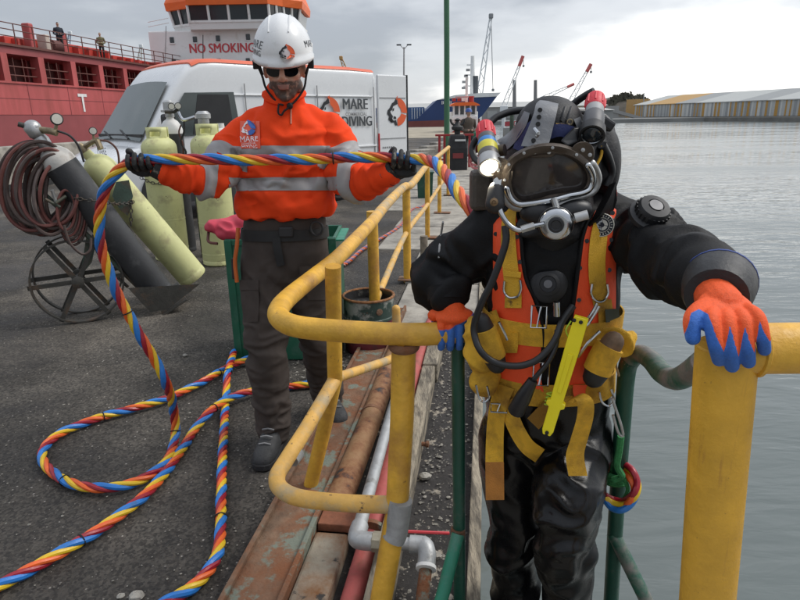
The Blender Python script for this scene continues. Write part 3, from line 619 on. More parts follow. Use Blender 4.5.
c = D(122, 70, 44.2); far_person('person in olive jacket standing on the red ship’s side deck', A(*S(c[0] * QS[0] + c[1] * QS[1], .75, 5.56)), 1.7, R(10), m_olive, m_black, mat('fair hair', (.25, .17, .09), rough=.7))
# ---- tall green mast
t = thing('lighting_mast', 'tall slim green steel mast rising beside the mooring winch', 'mast', A(1.58, 20, 0))
MB().tube([A(1.58, 20, 0), A(1.56, 20, 3.5), A(1.50, 20, 9)], [.09, .085, .075], 14).build('mast_tube', mat('mast green', (.05, .15, .075), rough=.5, var=.12, vs=2), t)
MB().lathe([(.26, 0), (.26, .04), (.16, .05)], A(1.58, 20, 0), n=16).build('base_flange', m_rust, t)
# ---- small green bin behind the railing
bt = G(425, 198); t = thing('green_bin', 'small dark green steel bin beyond the railing', 'bin', bt)
def frus(c, w0, w1, d0, d1, h): return [[A(c[0] + sx * w / 2, c[1] + sy * d / 2, z) for sx, sy in ((-1, -1), (1, -1), (1, 1), (-1, 1))] for w, d, z in ((w0, d0, 0), (w1, d1, h))]
MB().loft(frus(bt, .27, .30, .26, .30, .48)).build('bin_body', m_grn, t, smooth=False, bevel=.015)
MB().box(bt + A(0, 0, .49), (.33, .33, .03)).build('bin_rim', m_grn, t, smooth=False, bevel=.008)
MB().box(bt + A(.02, -.155, .32), (.06, .02, .04)).build('bin_latch', m_galv, t, smooth=False)
# ---- bollards / mooring gear and red trestle
c = G(457, 170); t = thing('mooring_winch', 'dark boxy mooring winch post with iron horns on top', 'winch', c)
m_fend = mat('dark winch paint', (.016, .016, .017), rough=.7, var=.3, vs=4, bump=.3, bs=12); m_hw = mat('dark hardware', (.02, .02, .02), rough=.6)
MB().loft([[c + A(sx * w_, sy * w_, z) for sx, sy in ((-1, -1), (1, -1), (1, 1), (-1, 1))] for w_, z in ((.27, 0), (.27, .62), (.2, .98), (.17, 1.0))]).build('winch_body', m_fend, t, smooth=False, bevel=.03)
MB().lathe([(.08, 1.0), (.09, 1.1), (.16, 1.13), (.17, 1.2), (.09, 1.26), (.05, 1.36), (.09, 1.4), (.02, 1.44)], c, n=12).build('capstan_head', m_hw, t)
for sg in (-1, 1): MB().tube(cat([c + A(0, 0, 1.2), c + A(sg * .16, 0, 1.3), c + A(sg * .2, 0, 1.42)], 4), .03, 7).build('horn', m_hw, t)
MB().box(c + A(0, -.285, .42), (.3, .02, .14)).build('stencil_plate', mat('dull red', (.2, .03, .03), rough=.6), t, smooth=False)
MB().box(c + A(.06, -.25, .84), (.3, .04, .05)).build('label_strip', mat('pale strip', (.6, .6, .58)), t, smooth=False)
c = G(446, 168); t = thing('red_trestle', 'red steel trestle with long crossbar around the mast', 'trestle', c)
MB().box(c + A(.25, 0, .96), (1.15, .08, .06)).build('crossbar', mat('red steel', (.35, .03, .03), rough=.5, var=.2, vs=4), t, smooth=False, bevel=.01)
for x in (-.2, -.05, .7): MB().box(c + A(x, 0, .47), (.07, .07, .94)).build('leg', MATS['red steel'], t, smooth=False, bevel=.01)
MB().box(c + A(-.12, 0, .25), (.2, .05, .05)).build('leg_tie', MATS['red steel'], t, smooth=False)
c = G(480, 176); t = thing('hose_bundle', 'heap of pink and white hoses beside the dark winch', 'hose')
t.location = Vector(c); bpy.context.view_layer.update()
for k in range(7):
    rr = .10 + .05 * random.random(); ph = random.random() * 6
    MB().tube([c + A(.25 * math.sin(k) * .6, 0, 0) + A(rr * math.cos(a), .1 * math.sin(a * 2 + ph), +.14 + .05 * k + rr * math.sin(a)) for a in np.linspace(0, 6.1, 18)], .03, 6).build('hose', mat('pink hose', (.5, .16, .16), rough=.6) if k % 3 else mat('pale hose', (.55, .53, .5), rough=.6), t)
far_person('worker in blue hard hat and green coat by the tug', D(468, 150, 21) * A(1, 1, 0) , 1.72, R(15), mat('brown green coat', (.08, .06, .045), rough=.8), m_black, m_hair, hat=mat('blue hat', (.03, .08, .3), rough=.4))
c = D(473, 146, 22.5); MB_ = MB(); MB_.box(A(c[0] + .1, c[1], .75), (.55, .5, .5)); tag(MB_.build('green_tarpaulin', mat('green tarp', (.02, .15, .08), rough=.7, var=.3, vs=6, bump=.3), smooth=False, bevel=.14, seg=3), 'green tarpaulin bundle beside the worker', 'tarpaulin')
# ---- quay clutter at the van's rear: pale kerb stones
for i in range(5):
    c = G(404 + i * 9, 166 - i * 4.5); tag(MB().box(c + A(0, 0, .14), (1.0, .5, .30), (unit(A(.75, .66, 0)), unit(A(-.66, .75, 0)), Zv)).build('kerb_stone', m_conc, smooth=False, bevel=.03), 'pale concrete kerb stone in the row behind the van’s open door', 'kerb stone', 'kerb stones behind the van')
struct(MB().add([D(412, 150, 60) * A(1, 1, 0) + A(-8, -14, .012), D(412, 150, 60) * A(1, 1, 0) + A(4.6, -14, .012), D(412, 150, 60) * A(1, 1, 0) + A(9, 32, .012), D(412, 150, 60) * A(1, 1, 0) + A(-8, 32, .012)], [(0, 1, 2, 3)]).build('quay_apron', mat('pale gravel', (.33, .29, .22), rough=.95, var=.3, vs=.6, bump=.5, bs=8), smooth=False))
# ---- blue ship seen behind
bd = 130.0
def BB(px, py, dd=0): return D(px, py, bd + dd)
t = thing('blue_cargo_ship', 'dark blue cargo ship with white forecastle and red boot-top', 'ship', A(BB(440, 130)[0], bd, WZ))
m_blue = mat('navy hull paint', (.022, .05, .15), rough=.45, var=.12, vs=.2); m_boot = mat('antifouling red', (.20, .055, .045), rough=.7, var=.2, vs=.3)
def hullring(pxb, y0, y1, half, yc): pass
hull_pts = [(330, 124.5), (418, 121.5), (440, 120.5), (478, 119), (482, 116), (497, 96.5), (486, 97), (452, 98.5), (437, 100), (416, 120), (330, 122)]
P = [BB(x, y) for x, y in hull_pts]
MB().loft([[p for p in P], [p + A(0, 16, 0) for p in P]]).build('hull', m_blue, t, smooth=False)
P = [BB(x, y, -.2) for x, y in [(330, 145), (478, 140), (480, 118.7), (440, 120.3), (330, 124.2)]]; MB().loft([P, [p + A(0, 16, 0) for p in P]]).build('boot_top', m_boot, t, smooth=False)
P = [BB(x, y, -.1) for x, y in [(437, 100), (452, 98.4), (497, 96.4), (501, 92.5), (480, 93), (455, 95)]]; MB().loft([P, [p + A(0, 14, 0) for p in P]]).build('bulwark', m_white, t, smooth=False)
P = [BB(x, y, 3) for x, y in [(330, 122.5), (416, 120), (426, 112), (424, 107), (330, 109)]]; MB().loft([P, [p + A(0, 10, 0) for p in P]]).build('hatch_cover', mat('mid blue paint', (.05, .11, .24), rough=.5, var=.2, vs=.5), t, smooth=False)
for k in range(8): MB().box(BB(412 + k * 2.6, 113.5, 2.9), (.12, .2, 2.2)).build('hatch_rib', m_white, t, smooth=False)
MB().tube([BB(472.5, 94, 5), BB(472.7, 56, 5)], [.55, .4], 8).build('foremast', m_white, t)
MB().tube([BB(475, 94, 5), BB(475, 76, 5)], .7, 8).build('mast_house', mat('dark grey paint', (.07, .08, .09), rough=.5), t)
for z_, w_ in ((86, 5), (75, 3.6), (65, 2.2)): MB().box(BB(469.5, z_, 5), (w_ * .5, .3, .25)).build('mast_platform', m_white, t, smooth=False)
for x, y in ((464, 82), (466, 76), (463.5, 88), (468, 70)): MB().box(BB(x, y, 5), (.8, .3, .5)).build('mast_lamp', MATS['grey wire'], t, smooth=False)
[MB().box(BB(442 + k * 1.3, 102.6, -.25), (.16, .1, .7 - .15 * (k % 3))).build('name_stroke', MATS['white lettering'], t, smooth=False) for k in range(8)]
# ---- harbour crane (lattice boom)
def crane(label, d, base, tip, m, m2, r=.5, hook=None, tipcol=None, group=None, house=True):
    t = thing('harbour_crane', label, 'crane', D(base[0], base[1], d) * A(1, 1, 0) + A(0, 0, WZ), group=group)
    r = r * .72; a, b = D(base[0], base[1], d), D(tip[0], tip[1], d); u = unit(b - a); n_ = unit(np.cross(u, A(0, 1, 0))); ln = np.linalg.norm(b - a)
    for sg in (-1, 1): MB().tube([a + n_ * sg * r, b + n_ * sg * r * .35], r * .22, 5).build('boom_chord', m, t)
    nseg = 10
    for k in range(nseg):
        f0, f1 = k / nseg, (k + 1) / nseg
        MB().tube([a + (b - a) * f0 + n_ * r * (1 - .65 * f0) * (1 if k % 2 else -1), a + (b - a) * f1 + n_ * r * (1 - .65 * f1) * (-1 if k % 2 else 1)], r * .12, 4).build('boom_lacing', m, t)
    if tipcol: MB().tube([a + (b - a) * .80, b], r * .8, 6).build('boom_tip', tipcol, t)
    else: MB().box(b, (r * 1.5, r * 1.2, r * 1.6)).build('boom_head', m2, t, smooth=False, bevel=r * .3)
    if hook: h = D(hook[0], hook[1], d); MB().tube([b, h], .1, 4).build('hoist_wire', m2, t); MB().box(h, (r * .9,) * 3).build('hook_block', m2, t, smooth=False, bevel=r * .2)
    if house:
        MB().box(a - A(0, 0, 1.5), (r * 3.2, r * 3, 3.2)).build('machine_house', m, t, smooth=False, bevel=r * .3)
        MB().tube([a - A(0, 0, 3), A(a[0], a[1], WZ)], r * .9, 10).build('pedestal', m, t)
    return t
m_cr = mat('hazed crane grey', (.68, .70, .71), rough=.5); m_crw = mat('hazed crane white', (.72, .73, .73), rough=.5); m_crr = mat('hazed crane red', (.55, .12, .11), rough=.5); m_crd = mat('hazed crane dark', (.26, .27, .28), rough=.5)  # crane paints lightened, distance haze is put into their colour
crane('tall grey lattice crane rising behind the blue ship', 180, (479.5, 95), (491, 16), m_cr, m_crd, 1.1, hook=(493, 90))
crane('white crane with red boom tip leaning right over the sheds', 210, (504, 106), (523, 56), m_crw, m_crd, 1.0, hook=(523.5, 66), tipcol=m_crr)
crane('white crane with nearly level boom and red tip', 220, (541, 99), (574, 84), m_crw, m_crd, .9, tipcol=m_crr)
crane('white crane with steep boom and red tip beside the torch', 200, (570, 102), (591, 64), m_crw, m_crd, 1.0, hook=(591, 72), tipcol=m_crr)
crane('small distant pale crane rising beyond the red ship', 160, (67, 54), (70, 33), mat('pale blue crane', (.3, .35, .42)), m_cr, .8, house=True)
crane('small distant cream crane rising above the red deck', 160, (139, 66), (141, 46), mat('cream crane', (.5, .48, .42)), m_crw, .8, house=True)
crane('ochre crane jib tip peeking above the van roof', 120, (347, 75), (341, 58), mat('ochre crane', (.45, .25, .08)), MATS['ochre crane'] if 'ochre crane' in MATS else m_cr, .6)
# ---- lamp column behind van
lb = D(404, 150, 70) * A(1, 1, 0); lh = D(404, 47, 70)
t = thing('lamp_column', 'slender grey lamp column with twin heads behind the van', 'street lamp', lb)
MB().tube([lb, lh], [.13, .07], 8).build('column', MATS['grey wire'], t)
for sg in (-1, 1):
    MB().tube([lh - A(0, 0, .25), lh + A(sg * .4, 0, .2)], .04, 6).build('bracket', MATS['grey wire'], t)
    MB().box(lh + A(sg * .55, 0, .22), (.5, .3, .14)).build('lamp_head', MATS['dark grey paint'], t, smooth=False, bevel=.04)
# ---- far sheds and chimneys
def shed(label, d, x0, x1, ytop, ybot, roofc, wallc, rise=2.5):
    a, b = D(x0, ybot, d), D(x1, ybot, d); zt_ = D(x0, ytop, d)[2]; t = thing('warehouse', label, 'warehouse', A((a[0] + b[0]) / 2, d, WZ))
    MB().box(A((a[0] + b[0]) / 2, d + 15, (zt_ + WZ) / 2), (b[0] - a[0], 30, zt_ - WZ)).build('wall', wallc, t, smooth=False)
    r_ = MB(); P = [A(a[0] - .5, d - .6, zt_), A(b[0] + .5, d - .6, zt_), A(b[0] + .5, d + 15, zt_ + rise), A(a[0] - .5, d + 15, zt_ + rise), A(a[0] - .5, d + 31, zt_), A(b[0] + .5, d + 31, zt_)]
    r_.add(P, [(0, 1, 2, 3), (3, 2, 5, 4), (0, 3, 4), (1, 5, 2), (0, 4, 5, 1)]); r_.build('roof', roofc, t, smooth=False)
    n_ = max(2, int((b[0] - a[0]) / 9))
    for k in range(n_): MB().box(A(a[0] + (k + .5) * (b[0] - a[0]) / n_, d - .1, WZ + (zt_ - WZ) * .55), ((b[0] - a[0]) / n_ * .5, .25, (zt_ - WZ) * .45)).build('wall_panel', mat('panel grey', (.34, .35, .34)), t, smooth=False)
    return t
m_roofg = mat('pale roof sheet', (.42, .42, .40), rough=.7, var=.1, vs=.05); m_wallg = mat('grey wall sheet', (.28, .28, .27), rough=.8, var=.12, vs=.08); m_tan = mat('tan wall sheet', (.42, .37, .28), rough=.8, var=.1, vs=.08)
shed('long grey warehouse with pale roof behind the blue ship', 300, 385, 560, 109, 121, m_roofg, m_wallg)
shed('tan-walled warehouse behind the white cranes', 330, 505, 606, 107, 120, m_roofg, m_tan)
shed('nearer low grey quay shed left of the striped shed', 240, 555, 612, 111, 125, m_roofg, m_wallg, 1.2)
for px in (514.5, 535.5):
    b_ = D(px, 118, 290); tp = D(px, 80, 290); tag(MB().tube([A(b_[0], b_[1], WZ), tp], [1.0, .75], 10).build('chimney', mat('chimney grey', (.2, .2, .2))), 'slim dark chimney behind the tan warehouse', 'chimney', 'chimneys behind the warehouses')
# far quay
struct(MB().box(A(60, 292, -1.7), (420, 60, 1.7)).build('far_quay', mat('far quay concrete', (.22, .22, .21), rough=.9, var=.2, vs=.1), smooth=False))
# ---- hill with scrub
mb = MB(); n_ = 40; xs = np.linspace(590, 720, n_)
ring = []
for i, x in enumerate(xs):
    top_ = 118 - 23 * math.exp(-((x - 625) / 28) ** 2) - 17 * math.exp(-((x - 680) / 32) ** 2) - 1.2 * math.sin(i * 1.9) - .8 * math.sin(i * 4.3)
    p = D(x, top_, 620); ring.append([A(p[0], 600, WZ), A(p[0], 604, (p[2] + WZ) * .45), A(p[0], 620, p[2]), A(p[0], 700, (p[2]) * .8), A(p[0], 760, WZ)])
V = [p for r in ring for p in r]; Fc = [(i * 5 + j, (i + 1) * 5 + j, (i + 1) * 5 + j + 1, i * 5 + j + 1) for i in range(n_ - 1) for j in range(4)]
struct(mesh_obj('hill', V, Fc, mat('scrub hillside', (.115, .10, .08), rough=1, var=.5, vs=.08, bump=1, bs=.3)))
mb = MB()
for k in range(420):
    x = random.uniform(596, 700); i = (x - 590) / 130 * (n_ - 1)
    top_ = 118 - 23 * math.exp(-((x - 625) / 28) ** 2) - 17 * math.exp(-((x - 680) / 32) ** 2)
    fr = random.random() ** .5; p = D(x, 120 - (120 - top_) * fr, 612); r_ = random.uniform(1.4, 3.2)
    for q in range(5):
        c = p + np.array([random.gauss(0, r_ * .5), random.gauss(0, 1), random.gauss(0, r_ * .35)]); a = random.random() * 6
        mb.add([c + r_ * .7 * A(math.cos(a + j * 1.57 + .3 * j), .3 * math.sin(j), math.sin(a + j * 1.57)) for j in range(4)], [(0, 1, 2, 3)])
struct(mb.build('hillside_scrub', mat('scrub leaves', (.085, .08, .058), rough=1, var=.5, vs=.2), smooth=False), 'stuff')
# ---- long striped shed across the water
t = thing('striped_shed', 'long shed with grey, white and orange striped wall across the water', 'shed', D(720, 121, 270) * A(1, 1, 0) + A(0, 0, WZ))
pa, pb_ = D(633, 118.5, 330), D(860, 117, 205)
u = unit((pb_ - pa) * A(1, 1, 0)); nb = unit(A(-u[1], u[0], 0)); Ls = np.linalg.norm((pb_ - pa)[:2]); zb = .6
za, zb_ = D(633, 106.5, 330)[2], D(860, 97.5, 205)[2]; hw = (za + zb_) / 2 + .3
o0 = A(pa[0], pa[1], 0)
MB().box(o0 + u * Ls / 2 + nb * 12 + A(0, 0, (hw + WZ) / 2 - .1), (Ls, 24, hw - WZ - .4), (u, nb, Zv)).build('wall', mat('shed inner grey', (.25, .26, .26)), t, smooth=False)
cols = [mat('stripe white', (.56, .56, .53), rough=.7), mat('stripe grey', (.30, .31, .31), rough=.7), mat('stripe orange', (.46, .26, .065), rough=.7), mat('stripe pale grey', (.43, .44, .43), rough=.7)]
x = 0; seq = [0, 1, 2, 3, 1, 0, 2, 1, 3, 0, 1, 2, 2, 0, 1, 3]; i = 0
rs = random.Random(5)
while x < Ls:
    wd = rs.uniform(.7, 1.6); cI = rs.choice([c_ for c_ in (0, 1, 2, 3, 1, 2, 0, 3) if c_ != (cI if x else -1)])
    MB().box(o0 + u * (x + wd / 2) - nb * .12 + A(0, 0, (hw - .5) / 2), (wd - .03, .2, hw + .5), (u, nb, Zv)).build('wall_panel', cols[cI], t, smooth=False); x += wd
x = 0; i = 0
rc = [mat('roof grey', (.29, .30, .295), rough=.7), mat('roof pale', (.42, .43, .41), rough=.7), mat('roof orange', (.44, .27, .10), rough=.7)]
for i, wd in enumerate([12, 22, 14, 26, 15, 25, 20, 18, 28, 16, 24, 20, 18, 30, 20]):
    if x >= Ls: break
    x1 = min(x + wd, Ls); e0, e1 = o0 + u * x, o0 + u * x1; sk = u * 14
    P = [e0 - nb * .6 + A(0, 0, hw), e1 - nb * .6 + A(0, 0, hw), e1 + nb * 13 + sk * .6 + A(0, 0, hw + 4.2), e0 + nb * 13 + sk * .6 + A(0, 0, hw + 4.2)]
    MB().loft([P, [p + A(0, 0, .25) for p in P]]).build('roof_sheet', rc[(1, 2, 0, 1, 0, 1, 0, 2, 1, 0, 1, 0, 2, 0, 1)[i]], t, smooth=False); x = x1
MB().box(o0 - u * 6 + nb * 6 + A(0, 0, 3.6), (9, 8, 9.4), (u, nb, Zv)).build('end_tower', rc[2], t, smooth=False)
MB().box(o0 + u * Ls / 2 - nb * 5 + A(0, 0, -1.65), (Ls + 60, 10, 1.7), (u, nb, Zv)).build('shed_quay', mat('far quay dark', (.17, .165, .15), rough=.9, var=.25, vs=.3), t, smooth=False)
cv = thing('conveyor', 'grey conveyor gantry sloping down beside the striped shed', 'conveyor', D(622, 122, 300) * A(1, 1, 0) + A(0, 0, WZ))
for (a, b) in (((606, 109), (650, 121)), ((606, 117), (640, 121))):
    MB().box((D(a[0], a[1], 300) + D(b[0], b[1], 300)) / 2, (np.linalg.norm(D(a[0], a[1], 300) - D(b[0], b[1], 300)), 3, 1.4), (unit(D(b[0], b[1], 300) - D(a[0], a[1], 300)), A(0, 1, 0), unit(np.cross(unit(D(b[0], b[1], 300) - D(a[0], a[1], 300)), A(0, 1, 0))))).build('gantry', m_wallg, cv, smooth=False)
MB().box(D(610, 116, 302), (6, 6, 9)).build('transfer_house', m_wallg, cv, smooth=False)
for px in (612, 622, 634): b_ = D(px, 117, 300); MB().tube([A(b_[0], b_[1], WZ), b_], .3, 6).build('trestle_leg', m_wallg, cv)
b_ = D(644, 110, 330); MB().tube([A(b_[0], b_[1], WZ), D(644, 93, 330)], .25, 6).build('pole', MATS['grey wire'], cv)
# ---- tug
td = 62.0
def T_(px, py, dd=0): return D(px, py, td + dd)
t = thing('tug_boat', 'white harbour tug with orange-trimmed wheelhouse behind the mooring winch', 'boat', T_(463, 140) * A(1, 1, 0) + A(0, 0, WZ))
c = T_(463, 138); c[2] = 0
rings = []
for y, wd, z1_ in ((-3.5, .3, .4), (-2.8, 1.1, .2), (-1, 1.7, -.2), (4, 1.8, -.4), (9, 1.6, -.4)):
    rings.append([A(c[0] - wd, c[1] + y, z1_), A(c[0] - wd * .7, c[1] + y, WZ - .3), A(c[0] + wd * .7, c[1] + y, WZ - .3), A(c[0] + wd, c[1] + y, z1_)])
MB().loft(rings).build('hull', mat('tug red', (.4, .05, .04), rough=.5), t, smooth=False)
MB().box(A(c[0], c[1] + 2, .9), (2.6, 6, 2.0)).build('deckhouse', m_white, t, smooth=False, bevel=.1)
wa, wb, wz0, wz1 = T_(452.5, 119)[0], T_(474, 119)[0], T_(463, 121)[2], T_(463, 106)[2]
cx_ = (wa + wb) / 2; hwid = (wb - wa) / 2
MB().box(A(cx_, c[1], (wz0 + 1.2) / 2 + .2), (hwid * 2 + .3, 3, wz0 - .6)).build('wheelhouse_base', m_white, t, smooth=False, bevel=.08)
MB().box(A(cx_, c[1], (wz0 + wz1) / 2), (hwid * 2 - .1, 2.6, wz1 - wz0)).build('wheelhouse_glazing', m_dark, t, smooth=False)
for k in range(5): MB().box(A(cx_ - hwid + k * hwid / 2, c[1] - 1.3, (wz0 + wz1) / 2), (.16, .2, wz1 - wz0 + .1)).build('window_mullion', m_white, t, smooth=False)
MB().box(A(cx_, c[1] - 1.33, (wz0 * .6 + wz1 * .4)), (hwid * 2, .08, .08)).build('window_rail', m_white, t, smooth=False)
MB().loft([[A(cx_ + sx * w_, c[1] + sy * 1.7, z) for sx, sy in ((-1, -1), (1, -1), (1, 1), (-1, 1))] for w_, z in ((hwid + .35, wz1), (hwid + .25, wz1 + .12), (hwid - .2, wz1 + .32))]).build('wheelhouse_roof', m_orange, t, smooth=False)
MB().tube([A(cx_ + .3, c[1], wz1), A(cx_ + .3, c[1], wz1 + 2.6)], .14, 8).build('mast', m_white, t)
MB().tube([A(cx_ + .75, c[1], wz1), A(cx_ + .75, c[1], wz1 + .9)], .25, 8).build('funnel', MATS['red steel'], t)
for x in (-.9, -.4, 0): MB().box(A(cx_ + x, c[1] + .2, wz1 + .6), (.35, .3, .3)).build('roof_locker', MATS['red steel'] if x else m_white, t, smooth=False)
MB().tube([A(cx_ - .9, c[1] - 1.2, wz1 + .8), A(cx_ + .9, c[1] - 1.2, wz1 + .8)], .04, 5).build('roof_rail', MATS['red steel'], t)
t = thing('work_float', 'red-and-white barrier boom floating behind the diver’s torch', 'float', T_(545, 128, 20) * A(1, 1, 0) + A(0, 0, WZ))
a, b = T_(505, 124, 20), T_(580, 120.5, 20)
MB().box((a + b) / 2, (np.linalg.norm(b - a), .4, .55), (unit(b - a), A(0, 1, 0), Zv)).build('boom_beam', mat('boom red', (.4, .05, .06), rough=.5), t, smooth=False)
for k in range(3): MB().box(a + (b - a) * (.15 + .04 * k) - A(0, .3, 0), (.5, .1, .4), (unit(b - a), A(0, 1, 0), Zv)).build('stripe', m_white, t, smooth=False)
MB().box((a + b) / 2 - A(0, -.6, 1.6), (np.linalg.norm(b - a), 1.6, 2.2), (unit(b - a), A(0, 1, 0), Zv)).build('pontoon', m_wallg, t, smooth=False)
b_ = T_(512, 140, 5); tag(MB().tube([A(b_[0], b_[1], WZ - 1), T_(512, 112, 5)], .22, 8).build('mooring_pile', mat('dark green pile', (.05, .07, .05), rough=.8, var=.3, vs=2)), 'dark green mooring pile standing in the water', 'pile')
# =================================================================== VAN
fv = unit(A(-.719, -.695, 0)); nv = A(-fv[1], fv[0], 0); VO = A(-.36, 12.25, 0)
van = thing('delivery_van', 'white panel van with orange roof edge, dive lettering and open rear door', 'van', VO, math.atan2(fv[1], fv[0]))
def VW(x, y, z): return VO + fv * x + nv * y + Zv * z
def VPX(px, py, y=0.0):
    d = ray(px, py); k = np.dot(VO + nv * y - CAM, nv) / np.dot(d, nv); return CAM + d * k
m_vanw = mat('van white paint', (.70, .71, .71), rough=.28, var=.03, vs=2, coat=.4, c2=(.55, .55, .53), c2t=.68, c2s=1.5, rv=.04)
m_vano = mat('van orange vinyl', (.68, .13, .055), rough=.4, var=.06)
m_blk = mat('black plastic', (.018, .018, .019), rough=.55, var=.2); m_tyre = mat('tyre rubber', (.02, .02, .02), rough=.8, var=.3, vs=10, bump=.3)
m_glass = mat('van glass', (.035, .05, .05), rough=.05, var=.1, rv=0, spec=.9)
def vring(x, z0, z1, w_, r_=.13, tum=.055, yc=-1.0):
    o = []
    def wz(z): return w_ - tum * max(0, (z - 1.0)) / 1.4 - .05 * max(0, .75 - z)
    zs = [z0, z0 + .06, .62, .9, 1.2, 1.5, 1.8, 2.05]; zs = [z for z in zs if z < z1 - r_ - .02]
    while len(zs) < 8: zs.append(zs[-1] + (z1 - r_ - zs[-1]) * .5)
    side = [(wz(z), z) for z in zs]
    for a in (0, 22, 45, 67, 90): side.append((wz(z1 - r_) - r_ + r_ * math.cos(R(a)), z1 - r_ + r_ * math.sin(R(a))))
    tp = [(side[-1][0] * k, side[-1][1] + .02 * (1 - k * k)) for k in (.66, .33)]
    half = side + tp
    for y, z in half: o.append(VW(x, yc + y, z))
    for y, z in reversed(half): o.append(VW(x, yc - y, z))
    return o
st = [(0, .42, 2.33, .965), (.04, .36, 2.37, .99), (.6, .34, 2.385, 1.0), (2.2, .33, 2.39, 1.0), (3.3, .33, 2.40, 1.0), (3.55, .33, 2.38, .995), (3.72, .33, 2.30, .99), (3.86, .33, 2.16, .985), (3.98, .33, 2.02, .985), (4.2, .33, 1.70, .985), (4.5, .33, 1.26, .98), (4.6, .33, 1.13, .97), (4.85, .33, 1.05, .95), (5.1, .34, .93, .89), (5.2, .38, .78, .80)]
MB().loft([vring(x, z0, z1, w_, .13 if x < 4.3 else .10, .055 if x < 3.8 else .055 + .09 * min(1, (x - 3.8) / .5)) for x, z0, z1, w_ in st]).build('body_shell', m_vanw, van, angle=28)
def roofband(x, z1, w_):
    r_ = .13; yb = w_ - .055 * (z1 - r_ - 1) / 1.4; o = []
    for a in (35, 50, 67, 90): o.append((yb - r_ + (r_ + .012) * math.cos(R(a)), z1 - r_ + (r_ + .012) * math.sin(R(a))))
    o += [(o[-1][0] * k, o[-1][1] + .02 * (1 - k * k)) for k in (.5, .0)]
    P = [VW(x, -1 + y, z) for y, z in o] + [VW(x, -1 - y, z) for y, z in reversed(o[:-1])]
    return P
MB().loft([roofband(x, z1, w_) for x, z0, z1, w_ in ((.02, 0, 2.36, .985), (.6, 0, 2.385, 1.0), (2.2, 0, 2.39, 1.0), (3.3, 0, 2.40, 1.0), (3.55, 0, 2.382, .995), (3.68, 0, 2.33, .99))]).build('roof_panel', m_vano, van, angle=60)
P = [(3.98, .76, 2.03), (4.55, .87, 1.195)]
def screen(f_, g_, off=.035):
    x, w_, z = [P[0][i] + (P[1][i] - P[0][i]) * f_ for i in range(3)]
    return VW(x + off * .7, -1 + g_ * w_, z + off * .7 + .035 * (1 - g_ * g_))
gv = [[screen(i / 8, -1 + 2 * j / 8) for j in range(9)] for i in range(9)]
Fc = [(i * 9 + j, (i + 1) * 9 + j, (i + 1) * 9 + j + 1, i * 9 + j + 1) for i in range(8) for j in range(8)]
MB().add([p for r in gv for p in r], Fc).build('windscreen', mat('windscreen glass', (.07, .095, .09), rough=.05, var=.12, vs=.7, rv=0, spec=.7), van)
for g0 in (.55, -.25):
    MB().tube([screen(1.0, g0, .05), screen(.86, g0 - .55, .045)], .012, 6).build('wiper', m_blk, van)
MB().box(screen(.93, .0, .015), (.05, 1.7, .04), (fv, nv, Zv)).build('cowl', m_blk, van, smooth=False)
MB().prism([(4.28, 1.28), (4.2, 1.42), (3.86, 1.90), (3.05, 1.92), (2.98, 1.28)], VW(0, -.028, 0), fv, Zv, .02, nv).build('door_window', m_glass, van, smooth=False)
MB().prism([(3.8, 1.3), (3.66, 1.88), (3.15, 1.88), (3.1, 1.3)], VW(0, -.007, 0), fv, Zv, .004, nv).build('window_gap_shade', m_blk, van, smooth=False)  # black sheet painted for the unlit cab behind the open window
for x, zc_, hh_ in ((4.3, .95, .6), (2.85, 1.25, 1.6), (1.42, 1.25, 1.6)): MB().box(VW(x, .003 if x > 4 else -.006, zc_), (.012, .012, hh_), (fv, nv, Zv)).build('door_seam', mat('seam grey', (.25, .25, .25)), van, smooth=False)
MB().box(VW(1.9, -.028, 1.88), (3.6, .03, .03), (fv, nv, Zv)).build('swage_line', m_vanw, van, smooth=False, bevel=.01)
MB().box(VW(1.35, .002, .98), (2.6, .03, .035), (fv, nv, Zv)).build('swage_line', m_vanw, van, smooth=False, bevel=.01)
MB().box(VW(2.2, -.01, .62), (4.3, .05, .14), (fv, nv, Zv)).build('rub_strip', mat('grey plastic', (.12, .12, .125), rough=.6), van, smooth=False, bevel=.015)
MB().box(VW(2.4, -.05, .40), (2.2, .06, .2), (fv, nv, Zv)).build('sill', m_vanw, van, smooth=False, bevel=.02)
for x in (.98, 4.25):
    for y in (-.16, -1.84):
        wv = MB().lathe([(.02, -.11), (.28, -.11), (.325, -.09), (.335, -.05), (.335, .05), (.325, .09), (.28, .11), (.27, .08), (.22, .05), (.2, .06), (.06, .075), (.02, .08)], VW(x, y, .335), nv, 28).build('wheel', m_tyre, van)
        MB().lathe([(.2, .07), (.21, .085), (.19, .095), (.08, .1), (.05, .115), (.01, .115)], VW(x, y, .335), nv, 20).build('rim', m_galv, wv)
    MB().prism(arcp(.44, 0, 180, 18) + [(-.44, -.12), (.44, -.12)], VW(x, -.045, .42), fv, Zv, .05, nv).build('wheel_arch', m_blk, van, smooth=False)
MB().box(VW(5.16, -1, .5), (.16, 1.8, .34), (fv, nv, Zv)).build('front_bumper', MATS['grey plastic'], van, smooth=False, bevel=.05)
MB().box(VW(5.04, -.24, .84), (.2, .3, .25), (fv, nv, Zv)).build('headlight', m_galv, van, smooth=False, bevel=.06); MB().box(VW(5.04, -1.76, .84), (.2, .3, .25), (fv, nv, Zv)).build('headlight', m_galv, van, smooth=False, bevel=.06)
mr = MB().box(VW(4.25, .17, 1.42), (.14, .22, .36), (fv, nv, Zv)).build('door_mirror', m_blk, van, smooth=False, bevel=.04)
MB().box(VW(4.17, .17, 1.42), (.01, .17, .28), (fv, nv, Zv)).build('mirror_glass', m_glass, mr, smooth=False)
MB().tube([VW(3.0, -1, 2.42), VW(2.95, -1, 2.85)], .008, 5).build('aerial', m_blk, van)
